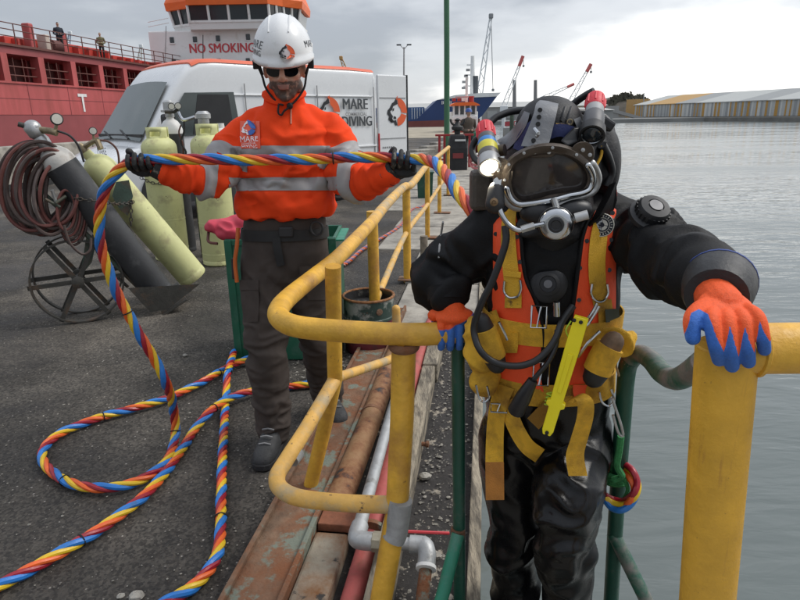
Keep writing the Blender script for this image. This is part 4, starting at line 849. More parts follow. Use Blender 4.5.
put_text('bonnet_lettering', 'MARE', .15, VW(4.82, -.75, 1.08), nv, Zv - fv * .0 + A(0, 0, 0), mat('dark lettering', (.06, .065, .07), rough=.5), van, lift=.09)
m_let = MATS['dark lettering']
[put_text('lettering', 'MARE', .27, VPX(354.5, 104.6) - fv * q, -fv, Zv, m_let, van, off=0, lift=.012 + q * .05, sx=.9) for q in (0, .009, .018)]
put_text('lettering', 'COMMERCIAL', .088, VPX(356, 114.3), -fv, Zv, mat('grey lettering', (.22, .22, .22)), van, lift=.014, sx=.95, off=.002)
[put_text('lettering', 'DIVING', .255, VPX(356.5, 121.8) - fv * q, -fv, Zv, m_let, van, off=0, lift=.012 + q * .05, sx=.87) for q in (0, .009, .018)]
m_emo = mat('emblem orange', (.70, .11, .03), rough=.4, var=.05); m_emb = mat('emblem black', (.02, .02, .022), rough=.4)
put_emblem(VPX(329, 111), -fv, Zv, .24, van, m_emo, m_emb, lift=.012)
# open rear door
dr = MB().box(VW(-.40, -.03, 1.36), (.78, .055, 1.84), (fv, nv, Zv)).build('rear_door', m_vanw, van, smooth=False, bevel=.02)
MB().box(VW(-.40, .002, 1.86), (.70, .012, .012), (fv, nv, Zv)).build('door_crease', MATS['seam grey'], dr, smooth=False)
MB().box(VW(-.40, .002, 1.10), (.70, .012, .012), (fv, nv, Zv)).build('door_crease', MATS['seam grey'], dr, smooth=False)
MB().box(VW(-.42, .006, .78), (.56, .02, .06), (fv, nv, Zv)).build('door_handle', m_blk, dr, smooth=False)
MB().box(VW(-.80, -.03, 1.36), (.025, .07, 1.86), (fv, nv, Zv)).build('door_seal', m_blk, dr, smooth=False)
MB().box(VW(-.012, .0, .95), (.02, .03, .5), (fv, nv, Zv)).build('tail_light', mat('tail light red', (.5, .02, .02), rough=.2), van, smooth=False)
for x in (-.35, ): put_emblem(VPX(397, 112, -.0), -fv, Zv, .27, dr, m_emo, m_emb, lift=.006)
for k in range(6): MB().box(VW(-.12 - .055 * k, .002, .93), (.03, .006, .03), (fv, nv, Zv)).build('model_badge_mark', MATS['grey lettering'], dr, smooth=False)
MB().box(VW(2.98, .008, 1.06), (.16, .03, .04), (fv, nv, Zv)).build('door_handle', m_blk, van, smooth=False, bevel=.01)
MB().box(VW(1.30, .004, 1.06), (.16, .03, .04), (fv, nv, Zv)).build('door_handle', m_blk, van, smooth=False, bevel=.01)
MB().box(VW(.10, .002, 1.3), (.012, .012, 1.5), (fv, nv, Zv)).build('panel_gap', MATS['seam grey'], van, smooth=False)
# =================================================================== HOSE TROLLEY
TO = G(77, 318); nT = unit(A(-.43, .9, 0)); eT = A(nT[1], -nT[0], 0)
def TP(px, py, off=0.0):
    d = ray(px, py); return CAM + d * (np.dot(TO + nT * off - CAM, nT) / np.dot(d, nT))
m_cgrn = mat('trolley green paint', (.045, .075, .055), rough=.6, var=.2, vs=8, bump=.2, c2=(.10, .07, .045), c2t=.55, c2s=9)
m_iron = mat('dark iron', (.045, .042, .035), rough=.7, var=.3, vs=9, bump=.3, c2=(.10, .06, .035), c2t=.6, c2s=8)
trl = thing('cylinder_trolley', 'two-wheeled iron gas cylinder trolley tilted back on spoked wheels', 'trolley', TO)
def wheel(c, parent):
    r_ = .318; w_ = MB().tube([c + eT * r_ * math.cos(a) + Zv * r_ * math.sin(a) for a in np.linspace(0, 2 * math.pi, 48, endpoint=False)], .014, 6, closed=True)
    P = [c + eT * r_ * math.cos(a) + Zv * r_ * math.sin(a) for a in np.linspace(0, 2 * math.pi, 48, endpoint=False)]
    rings = [[p + nT * .028 + unit(p - c) * .008, p - nT * .028 + unit(p - c) * .008, p - nT * .028 - unit(p - c) * .004, p + nT * .028 - unit(p - c) * .004] for p in P]
    w_ = MB().loft(rings, closed=True).build('wheel', m_iron, parent, smooth=False)
    for k in range(6):
        a = R(k * 60 + 2); u_ = eT * math.cos(a) + Zv * math.sin(a)
        MB().box(c + u_ * .18, (.32, .034, .012), (u_, np.cross(nT, u_), nT)).build('spoke', m_iron, w_, smooth=False)
    MB().lathe([(.02, -.06), (.045, -.05), (.045, .05), (.02, .06)], c, nT, 14).build('hub', m_iron, w_)
wc = TP(77, 276, -.14); wc[2] = .328
wheel(wc, trl); wheel(wc + nT * .28, trl)
MB().tube([wc, wc + nT * .28], .018, 8).build('axle', m_iron, trl)
for off in (-.12, .22):
    MB().tube([TP(46, 196, off), TP(66, 214, off), TP(92, 240, off), TP(126, 275, off), TP(160, 308, off)], .019, 10).build('frame_tube', m_cgrn, trl)
MB().tube(cat([TP(44, 194, -.12), TP(38, 188, -.1), TP(38, 188, .2), TP(44, 194, .22)], 4), .019, 10).build('handle_bar', m_cgrn, trl)
for q in ((70, 218), (110, 259)): MB().tube([TP(*q, -.12), TP(*q, .22)], .016, 8).build('cross_bar', m_cgrn, trl)
MB().loft([[TP(x, y, o_) for x, y in ((86, 238), (98, 233), (92, 262), (80, 277))] for o_ in (-.13, -.10)]).build('axle_bracket', m_cgrn, trl, smooth=False)
MB().tube([TP(92, 240, -.13), TP(104, 265, -.13), TP(128, 287, -.13)], .012, 8).build('brace', m_iron, trl)
ub = unit(TP(160, 292, 0) - TP(62, 166, 0)); un = unit(np.cross(ub, nT)); 
if un[0] < 0: un = -un
tb = TP(176, 300, 0)
MB().box(TP(164, 301, .05) + ub * .012, (.34, .62, .015), (un, nT, ub)).build('foot_plate', m_iron, trl, smooth=False)
for off in (-.26, .36): MB().loft([[TP(x, y, off + q) for x, y in ((128, 288), (150, 312), (168, 309), (200, 284))] for q in (0, .012)]).build('foot_gusset', m_iron, trl, smooth=False)
MB().loft([[TP(x, y, o_) for x, y in ((116, 182), (129, 180), (133, 196), (128, 216), (120, 210), (112, 196))] for o_ in (-.02, .0)]).build('clamp_plate', m_cgrn, trl, smooth=False)
def gas(label, name, base, axis, length, r_, m_body, m_top=None, valve=True, parent=None, shoulder=.14):
    t = thing(name, label, 'gas cylinder', base)
    ax = unit(axis)
    MB().lathe([(r_ * .93, 0), (r_, .012), (r_, .05), (r_ * .985, .055), (r_, .065), (r_, length - shoulder * .0)], base, ax, 28).build('cylinder_body', m_body, t)
    pr = [(r_, length), (r_ * .985, length + shoulder * .25), (r_ * .88, length + shoulder * .55), (r_ * .62, length + shoulder * .85), (r_ * .34, length + shoulder), (r_ * .30, length + shoulder + .05)]
    MB().lathe(pr, base, ax, 28).build('shoulder', m_top or m_body, t)
    return t, base + ax * (length + shoulder + .05), ax
m_cblk = mat('black cylinder paint', (.035, .036, .038), rough=.55, var=.2, vs=6, bump=.12, bs=60, c2=(.10, .10, .10), c2t=.64, c2s=6)
m_cyel = mat('yellow green cylinder paint', (.58, .58, .27), rough=.55, var=.08, vs=4, bump=.12, bs=40, c2=(.36, .32, .17), c2t=.61, c2s=5, c3=(.12, .09, .05), c3t=.68, c3s=16)
m_cwht = mat('white grey shoulder paint', (.48, .46, .42), rough=.6, var=.2, vs=9, bump=.2, c2=(.28, .22, .17), c2t=.6, c2s=9)
m_brass = mat('dull brass', (.26, .21, .13), rough=.5, metal=.6, var=.3, vs=30)
m_chrome = mat('chrome', (.52, .53, .54), rough=.15, metal=1, var=.08, vs=8, rv=.07)
m_steel = mat('worn steel', (.42, .42, .41), rough=.4, metal=.7, var=.2, vs=25)
m_dial = mat('gauge face', (.62, .6, .52), rough=.4)
b0, b1 = TP(161, 295, -.11), TP(61, 165, -.11); Lb = np.linalg.norm(b1 - b0)
bt_, vb, ax = gas('black gas cylinder with white shoulder strapped on the trolley', 'gas_cylinder', b0, b1 - b0, Lb, .118, m_cblk, m_cwht)
MB().lathe([(.045, 0), (.05, .04), (.04, .07), (.055, .09), (.055, .15), (.035, .18)], vb - ax * .03, ax, 14).build('valve', m_steel, bt_)
vh = MB().ell(vb + ax * .11, (.06, .05, .055)); vh.build('valve_guard', m_steel, bt_)
MB().tube([vb + ax * .11, TP(18, 124, -.11)], [.022, .018], 10).build('valve_spindle', m_iron, bt_)
MB().tube([vb + ax * .10, TP(50, 131, -.16), TP(57, 133, -.18)], .024, 10).build('regulator', m_brass, bt_)
def gauge(c, r_, parent, ax_=None):
    ax_ = unit(CAM - c) if ax_ is None else unit(ax_)
    g_ = MB().lathe([(r_ * .9, -r_ * .6), (r_, -r_ * .5), (r_, .0), (r_ * .86, .002), (r_ * .84, -.002)], c, ax_, 18).build('gauge', m_blk, parent)
    MB().lathe([(r_ * .82, .0015), (.001, .002)], c, ax_, 18, cap=False).build('gauge_face', m_dial, g_); return g_
gauge(TP(57, 119, -.19), .042, bt_, unit(CAM - TP(57, 119, -.19)) + A(.2, 0, .1)); MB().tube([TP(55, 132, -.17), TP(57, 121, -.17)], .012, 8).build('gauge_stem', m_brass, bt_)
MB().tube(cat([TP(58, 131, -.18), TP(70, 136, -.18), TP(79, 147, -.17), TP(84, 162, -.16)], 6), .008, 8).build('gas_hose', m_blk, bt_)
y0, y1 = TP(194, 278, .16), TP(103, 172, .16); Ly = np.linalg.norm(y1 - y0)
yt_, vy, ay = gas('yellow-green gas cylinder leaning beside the black one on the trolley', 'gas_cylinder', y0, y1 - y0, Ly, .125, m_cyel)
MB().lathe([(.03, 0), (.035, .05), (.02, .09)], vy - ay * .02, ay, 12).build('valve', m_brass, yt_)
MB().tube([vy + ay * .03, TP(92, 142, .1), TP(99, 139, .1)], .018, 8).build('regulator', m_brass, yt_)
gauge(TP(93, 131, .08), .03, yt_); MB().tube([TP(94, 141, .1), TP(93, 132, .1)], .01, 8).build('gauge_stem', m_brass, yt_); MB().tube([TP(97, 140, .1), TP(101, 149, .08)], .022, 8).build('regulator_knob', m_brass, yt_)
MB().tube(cat([TP(99, 140, .1), TP(109, 142, .1), TP(117, 150, .1), TP(119, 164, .1), TP(117, 175, .1)], 5), .008, 8).build('gas_hose', mat('brown hose', (.10, .035, .025), rough=.6), yt_)
# chain round the leaning cylinders
def chain(pts, name, parent, r_=.016, th=.004, m=m_iron):
    P = np.array(cat(pts, 30)); L_ = np.concatenate([[0], np.cumsum(np.linalg.norm(np.diff(P, axis=0), axis=1))]); n_ = max(2, int(L_[-1] / (r_ * 1.9))); b = MB()
    for k in range(n_):
        s_ = (k + .5) / n_ * L_[-1]; c = np.array([np.interp(s_, L_, P[:, i]) for i in range(3)]); s2 = min(L_[-1], s_ + .01); d_ = unit(np.array([np.interp(s2, L_, P[:, i]) for i in range(3)]) - c + 1e-9)
        u_ = unit(np.cross(d_, A(.3, .2, 1))); w_ = np.cross(d_, u_); sd_ = u_ if k % 2 else w_
        b.tube([c + d_ * r_ * 1.25 * math.cos(a) + sd_ * r_ * .75 * math.sin(a) for a in np.linspace(0, 2 * math.pi, 8, endpoint=False)], th, 4, closed=True)
    return b.build(name, m, parent)
chain([TP(66, 196, -.14), TP(80, 199, -.24), TP(105, 202, -.25), TP(118, 204, -.16), TP(134, 202, .02)], 'chain', trl)
chain([TP(131, 200, -.03), TP(131, 226, -.03)], 'chain', trl)
# coiled hoses hung on the handle
hc = thing('coiled_hose', 'thick coil of red-brown twin welding hoses hung on trolley handle', 'hose', TP(38, 250, 0) * A(1, 1, 0))
mh = [mat('hose red brown', (.16, .055, .045), rough=.65, var=.25, vs=12, bump=.15), mat('hose dark brown', (.075, .05, .042), rough=.7, var=.25, vs=12), mat('hose grey brown', (.12, .09, .08), rough=.7, var=.25, vs=12)]
rs = random.Random(3)
for k in range(27):
    f_ = k / 26; cx_, cy_ = 34 + 26 * f_ + rs.uniform(-3, 3), 186 + 8 * f_ + rs.uniform(-4, 4); rx, ry = 33 - 17 * f_ + rs.uniform(-3, 3), 43 - 12 * f_ + rs.uniform(-4, 4); of = -.12 + .3 * ((k * 7) % 27) / 27 - .15 * f_; ph = rs.uniform(0, 6)
    pts = [TP(cx_ + rx * math.cos(a) - 5 * math.sin(a), cy_ + ry * math.sin(a) + 6 * math.cos(a), of + .03 * math.sin(2 * a + ph)) for a in np.linspace(0, 2 * math.pi, 22, endpoint=False)]
    MB().tube(cat(pts, 2, True), .0135, 7, closed=True).build('hose_turn', mh[k % 3], hc)
for k in range(6):
    pts = [TP(66 + k * 1.5 + (9 + k) * math.cos(a), 210 + k + (20 + 2 * k) * math.sin(a), -.2 + .01 * k) for a in np.linspace(0, 2 * math.pi, 16, endpoint=False)]
    MB().tube(cat(pts, 2, True), .010, 7, closed=True).build('hose_turn', mh[k % 2], hc)
MB().tube(cat([TP(64, 225, -.24), TP(70, 243, -.25), TP(82, 254, -.25), TP(90, 250, -.24), TP(91, 238, -.22)], 5), .010, 7).build('hose_tail', mh[1], hc)
tp_ = thing('hose_clip', 'small green clip and fittings tying the coiled hose', 'clip', TP(50, 200, -.18))
for a, b in (((45, 199), (60, 207)), ((52, 190), (57, 205)), ((56, 203), (66, 196))): MB().tube([TP(*a, -.22), TP(*b, -.2)], .012, 7).build('fitting', m_cgrn if a[0] != 52 else m_steel, tp_)
# =================================================================== UPRIGHT CYLINDERS
def upr(label, pxb, r_, ytop, m_body, m_top, collar, shoulder=.13):
    b_ = G(*pxb); xt = pxb[0] - (434 - pxb[0]) / 2150 * (pxb[1] - ytop); zt_ = D(xt, ytop, b_[1])[2]
    t, v_, a_ = gas(label, 'gas_cylinder', b_, A(0, 0, 1), zt_ - shoulder, r_, m_body, m_top, shoulder=shoulder)
    if collar:
        rc_ = r_ * .62; h0 = zt_ - shoulder * .45; n_ = 32; rows = [h0, h0 + .05, h0 + .105, h0 + .15]; V = []; Fc = []
        for z in rows:
            for k in range(n_): a = 2 * math.pi * k / n_; V.append(A(b_[0] + rc_ * math.cos(a), b_[1] + rc_ * math.sin(a), z))
        for i in range(3):
            for k in range(n_):
                if i == 1 and (k % 16) in (6, 7, 8, 9, 10): continue
                if (k % 16) in (0, 1, 15) and i > 0: continue
                Fc.append((i * n_ + k, i * n_ + (k + 1) % n_, (i + 1) * n_ + (k + 1) % n_, (i + 1) * n_ + k))
        o = MB().add(V, Fc).build('valve_collar', m_body, t); sm = o.modifiers.new('solid', 'SOLIDIFY'); sm.thickness = .008
        MB().lathe([(.03, -.02), (.03, .03), (.045, .035), (.045, .06), (.015, .07)], v_ - A(0, 0, .04), n=12).build('valve', m_brass, t)
        for h in (.12, .45): MB().lathe([(r_ + .001, h), (r_ + .003, h + .006), (r_ + .001, h + .012)], b_, n=28, cap=False).build('weld_seam', m_body, t)
        MB().lathe([(r_ * .9, 0), (r_ * .9, .05)], b_, n=24).build('foot_ring', m_iron, t)
    return t, b_, zt_
t, b1_, z1_ = upr('tall yellow-green cylinder standing nearest the leaning trolley', (173, 258), .185, 136, m_cyel, None, True)
t, b2_, z2_ = upr('tall yellow-green cylinder standing behind the tender’s elbow', (221, 263), .185, 133, m_cyel, None, True)
t, b3_, z3_ = upr('upright black cylinder with white shoulder between the yellow-green ones', (186, 251), .125, 119, m_cblk, mat('white shoulder', (.7, .69, .66), rough=.5), False, .16)
vt_ = A(b3_[0], b3_[1], z3_)
MB().lathe([(.05, 0), (.05, .05), (.09, .055), (.09, .075), (.06, .08), (.06, .16), (.04, .18)], vt_ + A(0, 0, .02), n=16).build('valve', m_steel, t)
def UP(px, py, dd=0): return D(px, py, b3_[1] - .1 + dd)
MB().tube([UP(165, 112), UP(174, 112), UP(178, 109)], .018, 8).build('regulator_arm', m_iron, t)
gauge(UP(171.5, 106.5, -.05), .038, t); g_ = gauge(UP(178, 106, -.03), .038, t)
MB().tube(cat([UP(178, 112), UP(181, 118), UP(185, 120), UP(195, 117)], 4), .02, 8).build('regulator', m_chrome, t)
MB().tube(cat([UP(184, 121), UP(184, 132), UP(181, 142), UP(186, 152), UP(184, 162)], 5), .011, 7).build('gas_hose', m_blk, t)
MB().tube(cat([UP(181, 125), UP(179, 133), UP(183, 145), UP(183, 165)], 5), .009, 7).build('gas_hose', mat('brown hose', (.1, .035, .025)), t)
t, b4_, z4_ = upr('upright black cylinder with chromed valve half hidden by the tender’s arm', (233, 254), .125, 128, m_cblk, mat('white shoulder', (.7, .69, .66)), False, .16)
MB().lathe([(.045, 0), (.06, .04), (.06, .12), (.08, .125), (.08, .17), (.05, .2)], A(b4_[0] - .15, b4_[1] - .1, z4_ - .02), n=14).build('valve', m_steel, t)
ch = thing('cylinder_chain', 'rusty chain slung round the upright gas cylinders', 'chain', (b1_ + b2_) / 2)
chain([b1_ + A(-.2, -.12, .92), b1_ + A(0, -.20, .86), b1_ + A(.19, -.1, .9)], 'chain', ch, .02); chain([b2_ + A(-.19, -.1, .92), b2_ + A(0, -.2, .87), b2_ + A(.2, -.08, .92)], 'chain', ch, .02)
MB().tube([b1_ + A(.1, .15, .9), b2_ + A(0, .18, .9)], .02, 6).build('back_bar', m_cgrn, ch)
MB().tube([(b1_ + b2_) / 2 + A(.02, .2, .0), (b1_ + b2_) / 2 + A(.02, .2, 1.1)], .025, 8).build('rack_post', m_cgrn, ch)
# =================================================================== GREEN BOX, BAG, DRUM
gx0, gx1, gy = G(237, 360)[0], G(341, 360)[0], 3.70; gz = .80
gb = thing('green_locker', 'dark green steel box standing behind the tender’s legs', 'box', A((gx0 + gx1) / 2, gy + .22, 0))
m_gbox = mat('locker green paint', (.012, .10, .055), rough=.45, var=.15, vs=5, bump=.1, bs=30, c2=(.05, .13, .09), c2t=.62, c2s=6, c3=(.16, .15, .13), c3t=.74, c3s=18)
for nm, c, sz in (('front_panel', ((gx0 + gx1) / 2, gy, gz / 2), (gx1 - gx0, .02, gz)), ('back_panel', ((gx0 + gx1) / 2, gy + .44, gz / 2), (gx1 - gx0, .02, gz)), ('side_panel', (gx0 + .011, gy + .22, gz / 2), (.02, .418, gz - .004)), ('side_panel', (gx1 - .011, gy + .22, gz / 2), (.02, .418, gz - .004)), ('shelf', ((gx0 + gx1) / 2, gy + .22, gz - .08), (gx1 - gx0 - .05, .41, .02))):
    MB().box(A(*c), sz).build(nm, m_gbox, gb, smooth=False, bevel=.004)
for x in (gx0 + .02, gx1 - .02): MB().box(A(x, gy - .016, gz / 2), (.045, .012, gz - .01)).build('corner_angle', m_gbox, gb, smooth=False, bevel=.003)
MB().box(A((gx0 + gx1) / 2, gy - .016, gz - .02), (gx1 - gx0 - .09, .012, .035)).build('top_rim', m_gbox, gb, smooth=False, bevel=.003)
MB().box(A(gx1 + .02, gy + .2, gz - .02), (.06, .4, .01)).build('side_flange', m_grnl, gb, smooth=False)
b = MB(); c0 = A(gx0 + .02, gy + .13, gz)
b.ell(c0 + A(.0, 0, .05), (.13, .13, .07)); b.ell(c0 + A(.09, 0, .075), (.11, .12, .075)); b.ell(c0 + A(-.09, -.03, .06), (.07, .08, .045)); b.ell(c0 + A(.02, -.05, .03), (.12, .1, .05))
V, Fc = remesh(b, .008, 5); V = wrinkle(V, Fc, c0 + A(0, 0, .06), A(.4, 0, 1), .3, .022, 22, 9, 4); V[:, 2] = np.maximum(V[:, 2], gz - .066)
bagt = thing('red_bag', 'crumpled pinkish-red cloth bag lying on the green box', 'bag', c0)
mesh_obj('bag_cloth', V, Fc, mat('pink red cloth', (.52, .045, .075), rough=.7, var=.15, vs=8, bump=.15, bs=150), bagt, angle=180)
MB().tube(cat([c0 + A(-.14, -.05, .03), c0 + A(-.13, -.1, -.02), c0 + A(-.07, -.12, -.03)], 4), .009, 6).build('drawcord', m_rail, bagt)
dc = G(369, 357) + A(0, .17, 0); dt = thing('paint_drum', 'battered open drum with green top, maroon bottom and rusty rim', 'drum', dc)
m_dg = mat('drum green', (.03, .058, .045), rough=.6, var=.2, vs=9, bump=.2, c2=(.30, .31, .27), c2t=.52, c2s=6, c2w=.04, c3=(.15, .06, .03), c3t=.66, c3s=14)
MB().lathe([(.166, .22), (.172, .225), (.172, .24), (.166, .245), (.166, .37)], dc, n=36, cap=False).build('drum_wall', m_dg, dt)
MB().lathe([(.16, .0), (.166, .01), (.166, .10), (.172, .105), (.172, .12), (.166, .125), (.166, .22)], dc, n=36).build('drum_base', mat('drum maroon', (.15, .022, .03), rough=.6, var=.2, vs=9, bump=.2, c2=(.05, .03, .03), c2t=.6, c2s=8), dt)
MB().tube([dc + A(.168 * math.cos(a), .168 * math.sin(a), .372) for a in np.linspace(0, 2 * math.pi, 40, endpoint=False)], .009, 8, closed=True).build('drum_rim', mat('rim rust', (.25, .11, .04), rough=.8, var=.5, vs=40, bump=.5), dt)
MB().lathe([(.16, .37), (.158, .31), (.001, .30)], dc, n=36, cap=False).build('drum_contents', mat('drum tar', (.025, .025, .026), rough=.5, var=.3, vs=10, bump=.6, bs=25, c2=(.2, .2, .18), c2t=.66, c2s=12), dt)
MB().lathe([(.022, 0), (.022, .006), (.012, .008)], dc + A(.075, -.148, .30), A(.45, -.9, 0), 12).build('bung', m_rust, dt)
# =================================================================== PEOPLE: tools
def ring_belt(bv, c, nrm, hw, off, th, X=None, n=72, ang=None, far=.6):
    nrm = unit(nrm); X = unit(np.cross(A(0, 1, 0), nrm)) if X is None else X; Y = np.cross(nrm, X)
    rings = []; angs = np.linspace(0, 2 * math.pi, n, endpoint=False) if ang is None else np.linspace(R(ang[0]), R(ang[1]), n)
    rad = []
    for a in angs:
        d = X * math.cos(a) + Y * math.sin(a); row = []
        for w_ in (-1, -.5, 0, .5, 1):
            o = c + nrm * w_ * hw; h = bv.ray_cast(Vector(o + d * far), Vector(-d), far)
            row.append(np.dot(np.array(h[0]) - o, d) if h[0] is not None else .12)
        rad.append(row)
    rad = np.array(rad)
    for _ in range(3):
        if ang is None: rad = (np.roll(rad, 1, 0) + rad * 2 + np.roll(rad, -1, 0)) / 4
        else: q = rad.copy(); q[1:-1] = (rad[:-2] + 2 * rad[1:-1] + rad[2:]) / 4; rad = q
    rad = rad * .75 + rad.max(1)[:, None] * .25
    for a, row in zip(angs, rad):
        d = X * math.cos(a) + Y * math.sin(a)
        o_ = [c + nrm * w_ * hw + d * (r_ + off + th) for w_, r_ in zip((-1, -.5, 0, .5, 1), row)]
        i_ = [c + nrm * w_ * hw + d * (r_ + off) for w_, r_ in zip((-1, -.5, 0, .5, 1), row)]
        rings.append(o_ + i_[::-1])
    return MB().loft(rings, closed=ang is None)
def cast(bv, px, py):
    d = ray(px, py); d = d / np.linalg.norm(d); h = bv.ray_cast(Vector(CAM + d * .35), Vector(d), 5)
    return (h[3] + .35 if h[0] is not None else None), d
def sheet_px(bv, rowsL, off, th, sm=2, fb=None):
    """rowsL: list of rows of (px,py) across; cloth laid over the body, seen along the view rays"""
    n, m = len(rowsL), len(rowsL[0]); dist = np.full((n, m), np.nan); dirs = np.zeros((n, m, 3))
    for i, r_ in enumerate(rowsL):
        for j, (x, y) in enumerate(r_):
            h, d = cast(bv, x, y); dirs[i, j] = d
            if h is not None: dist[i, j] = h
    if fb is not None: dist = np.where(np.isnan(dist) | (dist > fb[1]), np.nan, dist)
    med = np.nanmedian(dist) if np.isfinite(dist).any() else (fb[0] if fb else 1.5)
    for i in range(n):
        for j in range(m):
            if np.isnan(dist[i, j]):
                c_ = [(abs(i - a) + abs(j - b), dist[a, b]) for a in range(max(0, i - 4), min(n, i + 5)) for b in range(m) if np.isfinite(dist[a, b])]
                dist[i, j] = min(c_)[1] + .006 * min(c_)[0] if c_ else med
    for _ in range(sm):
        q = dist.copy(); q[1:-1] = (dist[:-2] + 2 * dist[1:-1] + dist[2:]) / 4; dist = q
        if m > 2: q = dist.copy(); q[:, 1:-1] = (dist[:, :-2] + 2 * dist[:, 1:-1] + dist[:, 2:]) / 4; dist = q
    dist = np.minimum(dist, np.nanmax(dist))
    rings = []
    for i in range(n):
        o_ = [CAM + dirs[i, j] * (dist[i, j] - off - th) for j in range(m)]; i_ = [CAM + dirs[i, j] * (dist[i, j] - off) for j in range(m)]
        rings.append(o_ + i_[::-1])
    return MB().loft(rings)
def strap_px(bv, pts, wpx, off=.006, th=.003, m=5, sub=6, sm=3, fb=None):
    P = np.array(cat([A(*p) for p in pts], sub)) if len(pts) > 2 else np.array([A(*pts[0]) * (1 - k / 10) + A(*pts[1]) * k / 10 for k in range(11)])
    T = np.gradient(P, axis=0); T /= np.linalg.norm(T, axis=1)[:, None]; Nn = np.stack([T[:, 1] * -1, T[:, 0]], 1)
    w_ = np.interp(np.linspace(0, 1, len(P)), np.linspace(0, 1, len(wpx)), wpx) if not np.isscalar(wpx) else np.full(len(P), wpx)
    return sheet_px(bv, [[tuple(P[i] + Nn[i] * w_[i] * k) for k in np.linspace(-.5, .5, m)] for i in range(len(P))], off, th, sm, fb)
def rows_px(rows, m=7, sub=4):
    R_ = np.array(cat([A(*r_) for r_ in rows], sub)); return [[(xl + (xr - xl) * k / (m - 1), y) for k in range(m)] for y, xl, xr in R_]
def on(bv, px, py, off=.0, dflt=1.45):
    h, d = cast(bv, px, py); return CAM + d * ((h if h is not None else dflt) - off)
def band(V, Fc, c, ax, hw, keep, off=.0025):
    """slice of a garment between two planes, lifted off the surface"""
    import bmesh
    ax = unit(ax); k = np.abs((V - c) @ ax) < hw + .03; k &= keep(V); ids = np.where(k)[0]; mp = -np.ones(len(V), int); mp[ids] = np.arange(len(ids))
    ff = Fc[(mp[Fc] >= 0).all(1)]
    bm = bmesh.new(); vs_ = [bm.verts.new(V[i]) for i in ids]
    for f_ in mp[ff]: bm.faces.new([vs_[i] for i in f_])
    for sg in (1, -1): bmesh.ops.bisect_plane(bm, geom=bm.verts[:] + bm.edges[:] + bm.faces[:], plane_co=Vector(c + ax * hw * sg), plane_no=Vector(ax * sg), clear_outer=True)
    bm.normal_update(); bm.verts.ensure_lookup_table()
    for v in bm.verts: v.co += v.normal * off
    bm.verts.index_update(); VV = [v.co[:] for v in bm.verts]; FF = [[v.index for v in f_.verts] for f_ in bm.faces]; bm.free(); return VV, FF
def grip_hand(c, axis, u, v, r_obj, wrist, thumb_sign=1, sc=1.0, arc=(25, 235), wr=.030, voxel=.0022, span=.021, thumb_arc=(-40, -150)):
    """fist closed round a bar of radius r_obj: c on bar axis, u = side where the palm lies, v = side the fingers pass over"""
    ax = unit(axis); u = unit(u - ax * np.dot(u, ax)); v = unit(v - ax * np.dot(v, ax) - u * np.dot(v, u)); b = MB()
    fr = [.0088 * sc, .0093 * sc, .009 * sc, .008 * sc]; reach = [.95, 1.0, .97, .85]
    for k in range(4):
        a0 = c + ax * (k - 1.5) * span * sc * thumb_sign * -1; rr = r_obj + fr[k] * 1.0; pts = []
        for q in np.linspace(arc[0], arc[0] + (arc[1] - arc[0]) * reach[k], 9):
            bulge = 1 + .10 * math.cos(R((q - arc[0]) * 3.2)); pts.append(a0 + (u * math.cos(R(q)) + v * math.sin(R(q))) * rr * bulge)
        b.tube(pts, [fr[k] * 1.12, fr[k] * 1.05, fr[k] * .95, fr[k] * .82], 12, rnd=True)
    pc = c + u * (r_obj + .016 * sc) ; X_ = (ax, np.cross(u, ax), u)
    b.ell(pc + v * .006 * sc, (.046 * sc, .034 * sc, .0175 * sc), X_); b.ell(pc + v * .018 * sc - u * .003, (.045 * sc, .018 * sc, .015 * sc), X_)
    limb(b, [pc, pc * .45 + wrist * .55, wrist], [.030 * sc, .029 * sc, wr], 14)
    t0 = c + ax * thumb_sign * .040 * sc + u * (r_obj + .012 * sc); pts = [pc + ax * thumb_sign * .018 * sc - v * .01 * sc]
    for q in np.linspace(thumb_arc[0], thumb_arc[1], 6): pts.append(c + ax * thumb_sign * (.046 - .012 * (q - thumb_arc[0]) / (thumb_arc[1] - thumb_arc[0])) * sc + (u * math.cos(R(q)) + v * math.sin(R(q))) * (r_obj + .0115 * sc))
    b.tube(cat(pts, 3), [.016 * sc, .0135 * sc, .0125 * sc, .0105 * sc], 12, rnd=True)
    return remesh(b, voxel, 3, .45)
def boot(ank, toe_dir, up=A(0, 0, 1), sc=1.0):
    d = unit(toe_dir * A(1, 1, 0)); s_ = A(-d[1], d[0], 0); rings = []
    for f_, w_, h in ((-.085, .026, .05), (-.075, .036, .085), (-.04, .042, .125), (.0, .044, .125), (.035, .044, .11), (.075, .046, .085), (.12, .05, .07), (.16, .047, .06), (.19, .035, .045), (.2, .02, .03)):
        P = []
        for a in np.linspace(0, 2 * math.pi, 16, endpoint=False):
            z = .012 + h * .5 + h * .5 * math.sin(a); ww = w_ * (abs(math.cos(a)) ** .7) * (1.06 if math.sin(a) < 0 else .92); P.append(ank * A(1, 1, 0) + d * f_ * sc + s_ * math.copysign(ww, math.cos(a)) * sc + A(0, 0, z * sc))
        rings.append(P)
    up_ = MB().loft(rings)
    so = MB(); pl = [(-.088, .022), (-.07, .04), (-.02, .043), (.05, .045), (.12, .053), (.165, .05), (.195, .034), (.207, .015)]
    poly = pl + [(x, -y) for x, y in reversed(pl)]
    so.prism([(x * sc, y * sc) for x, y in poly], ank * A(1, 1, 0) + A(0, 0, .002), d, s_, .026 * sc, Zv)
    return up_, so
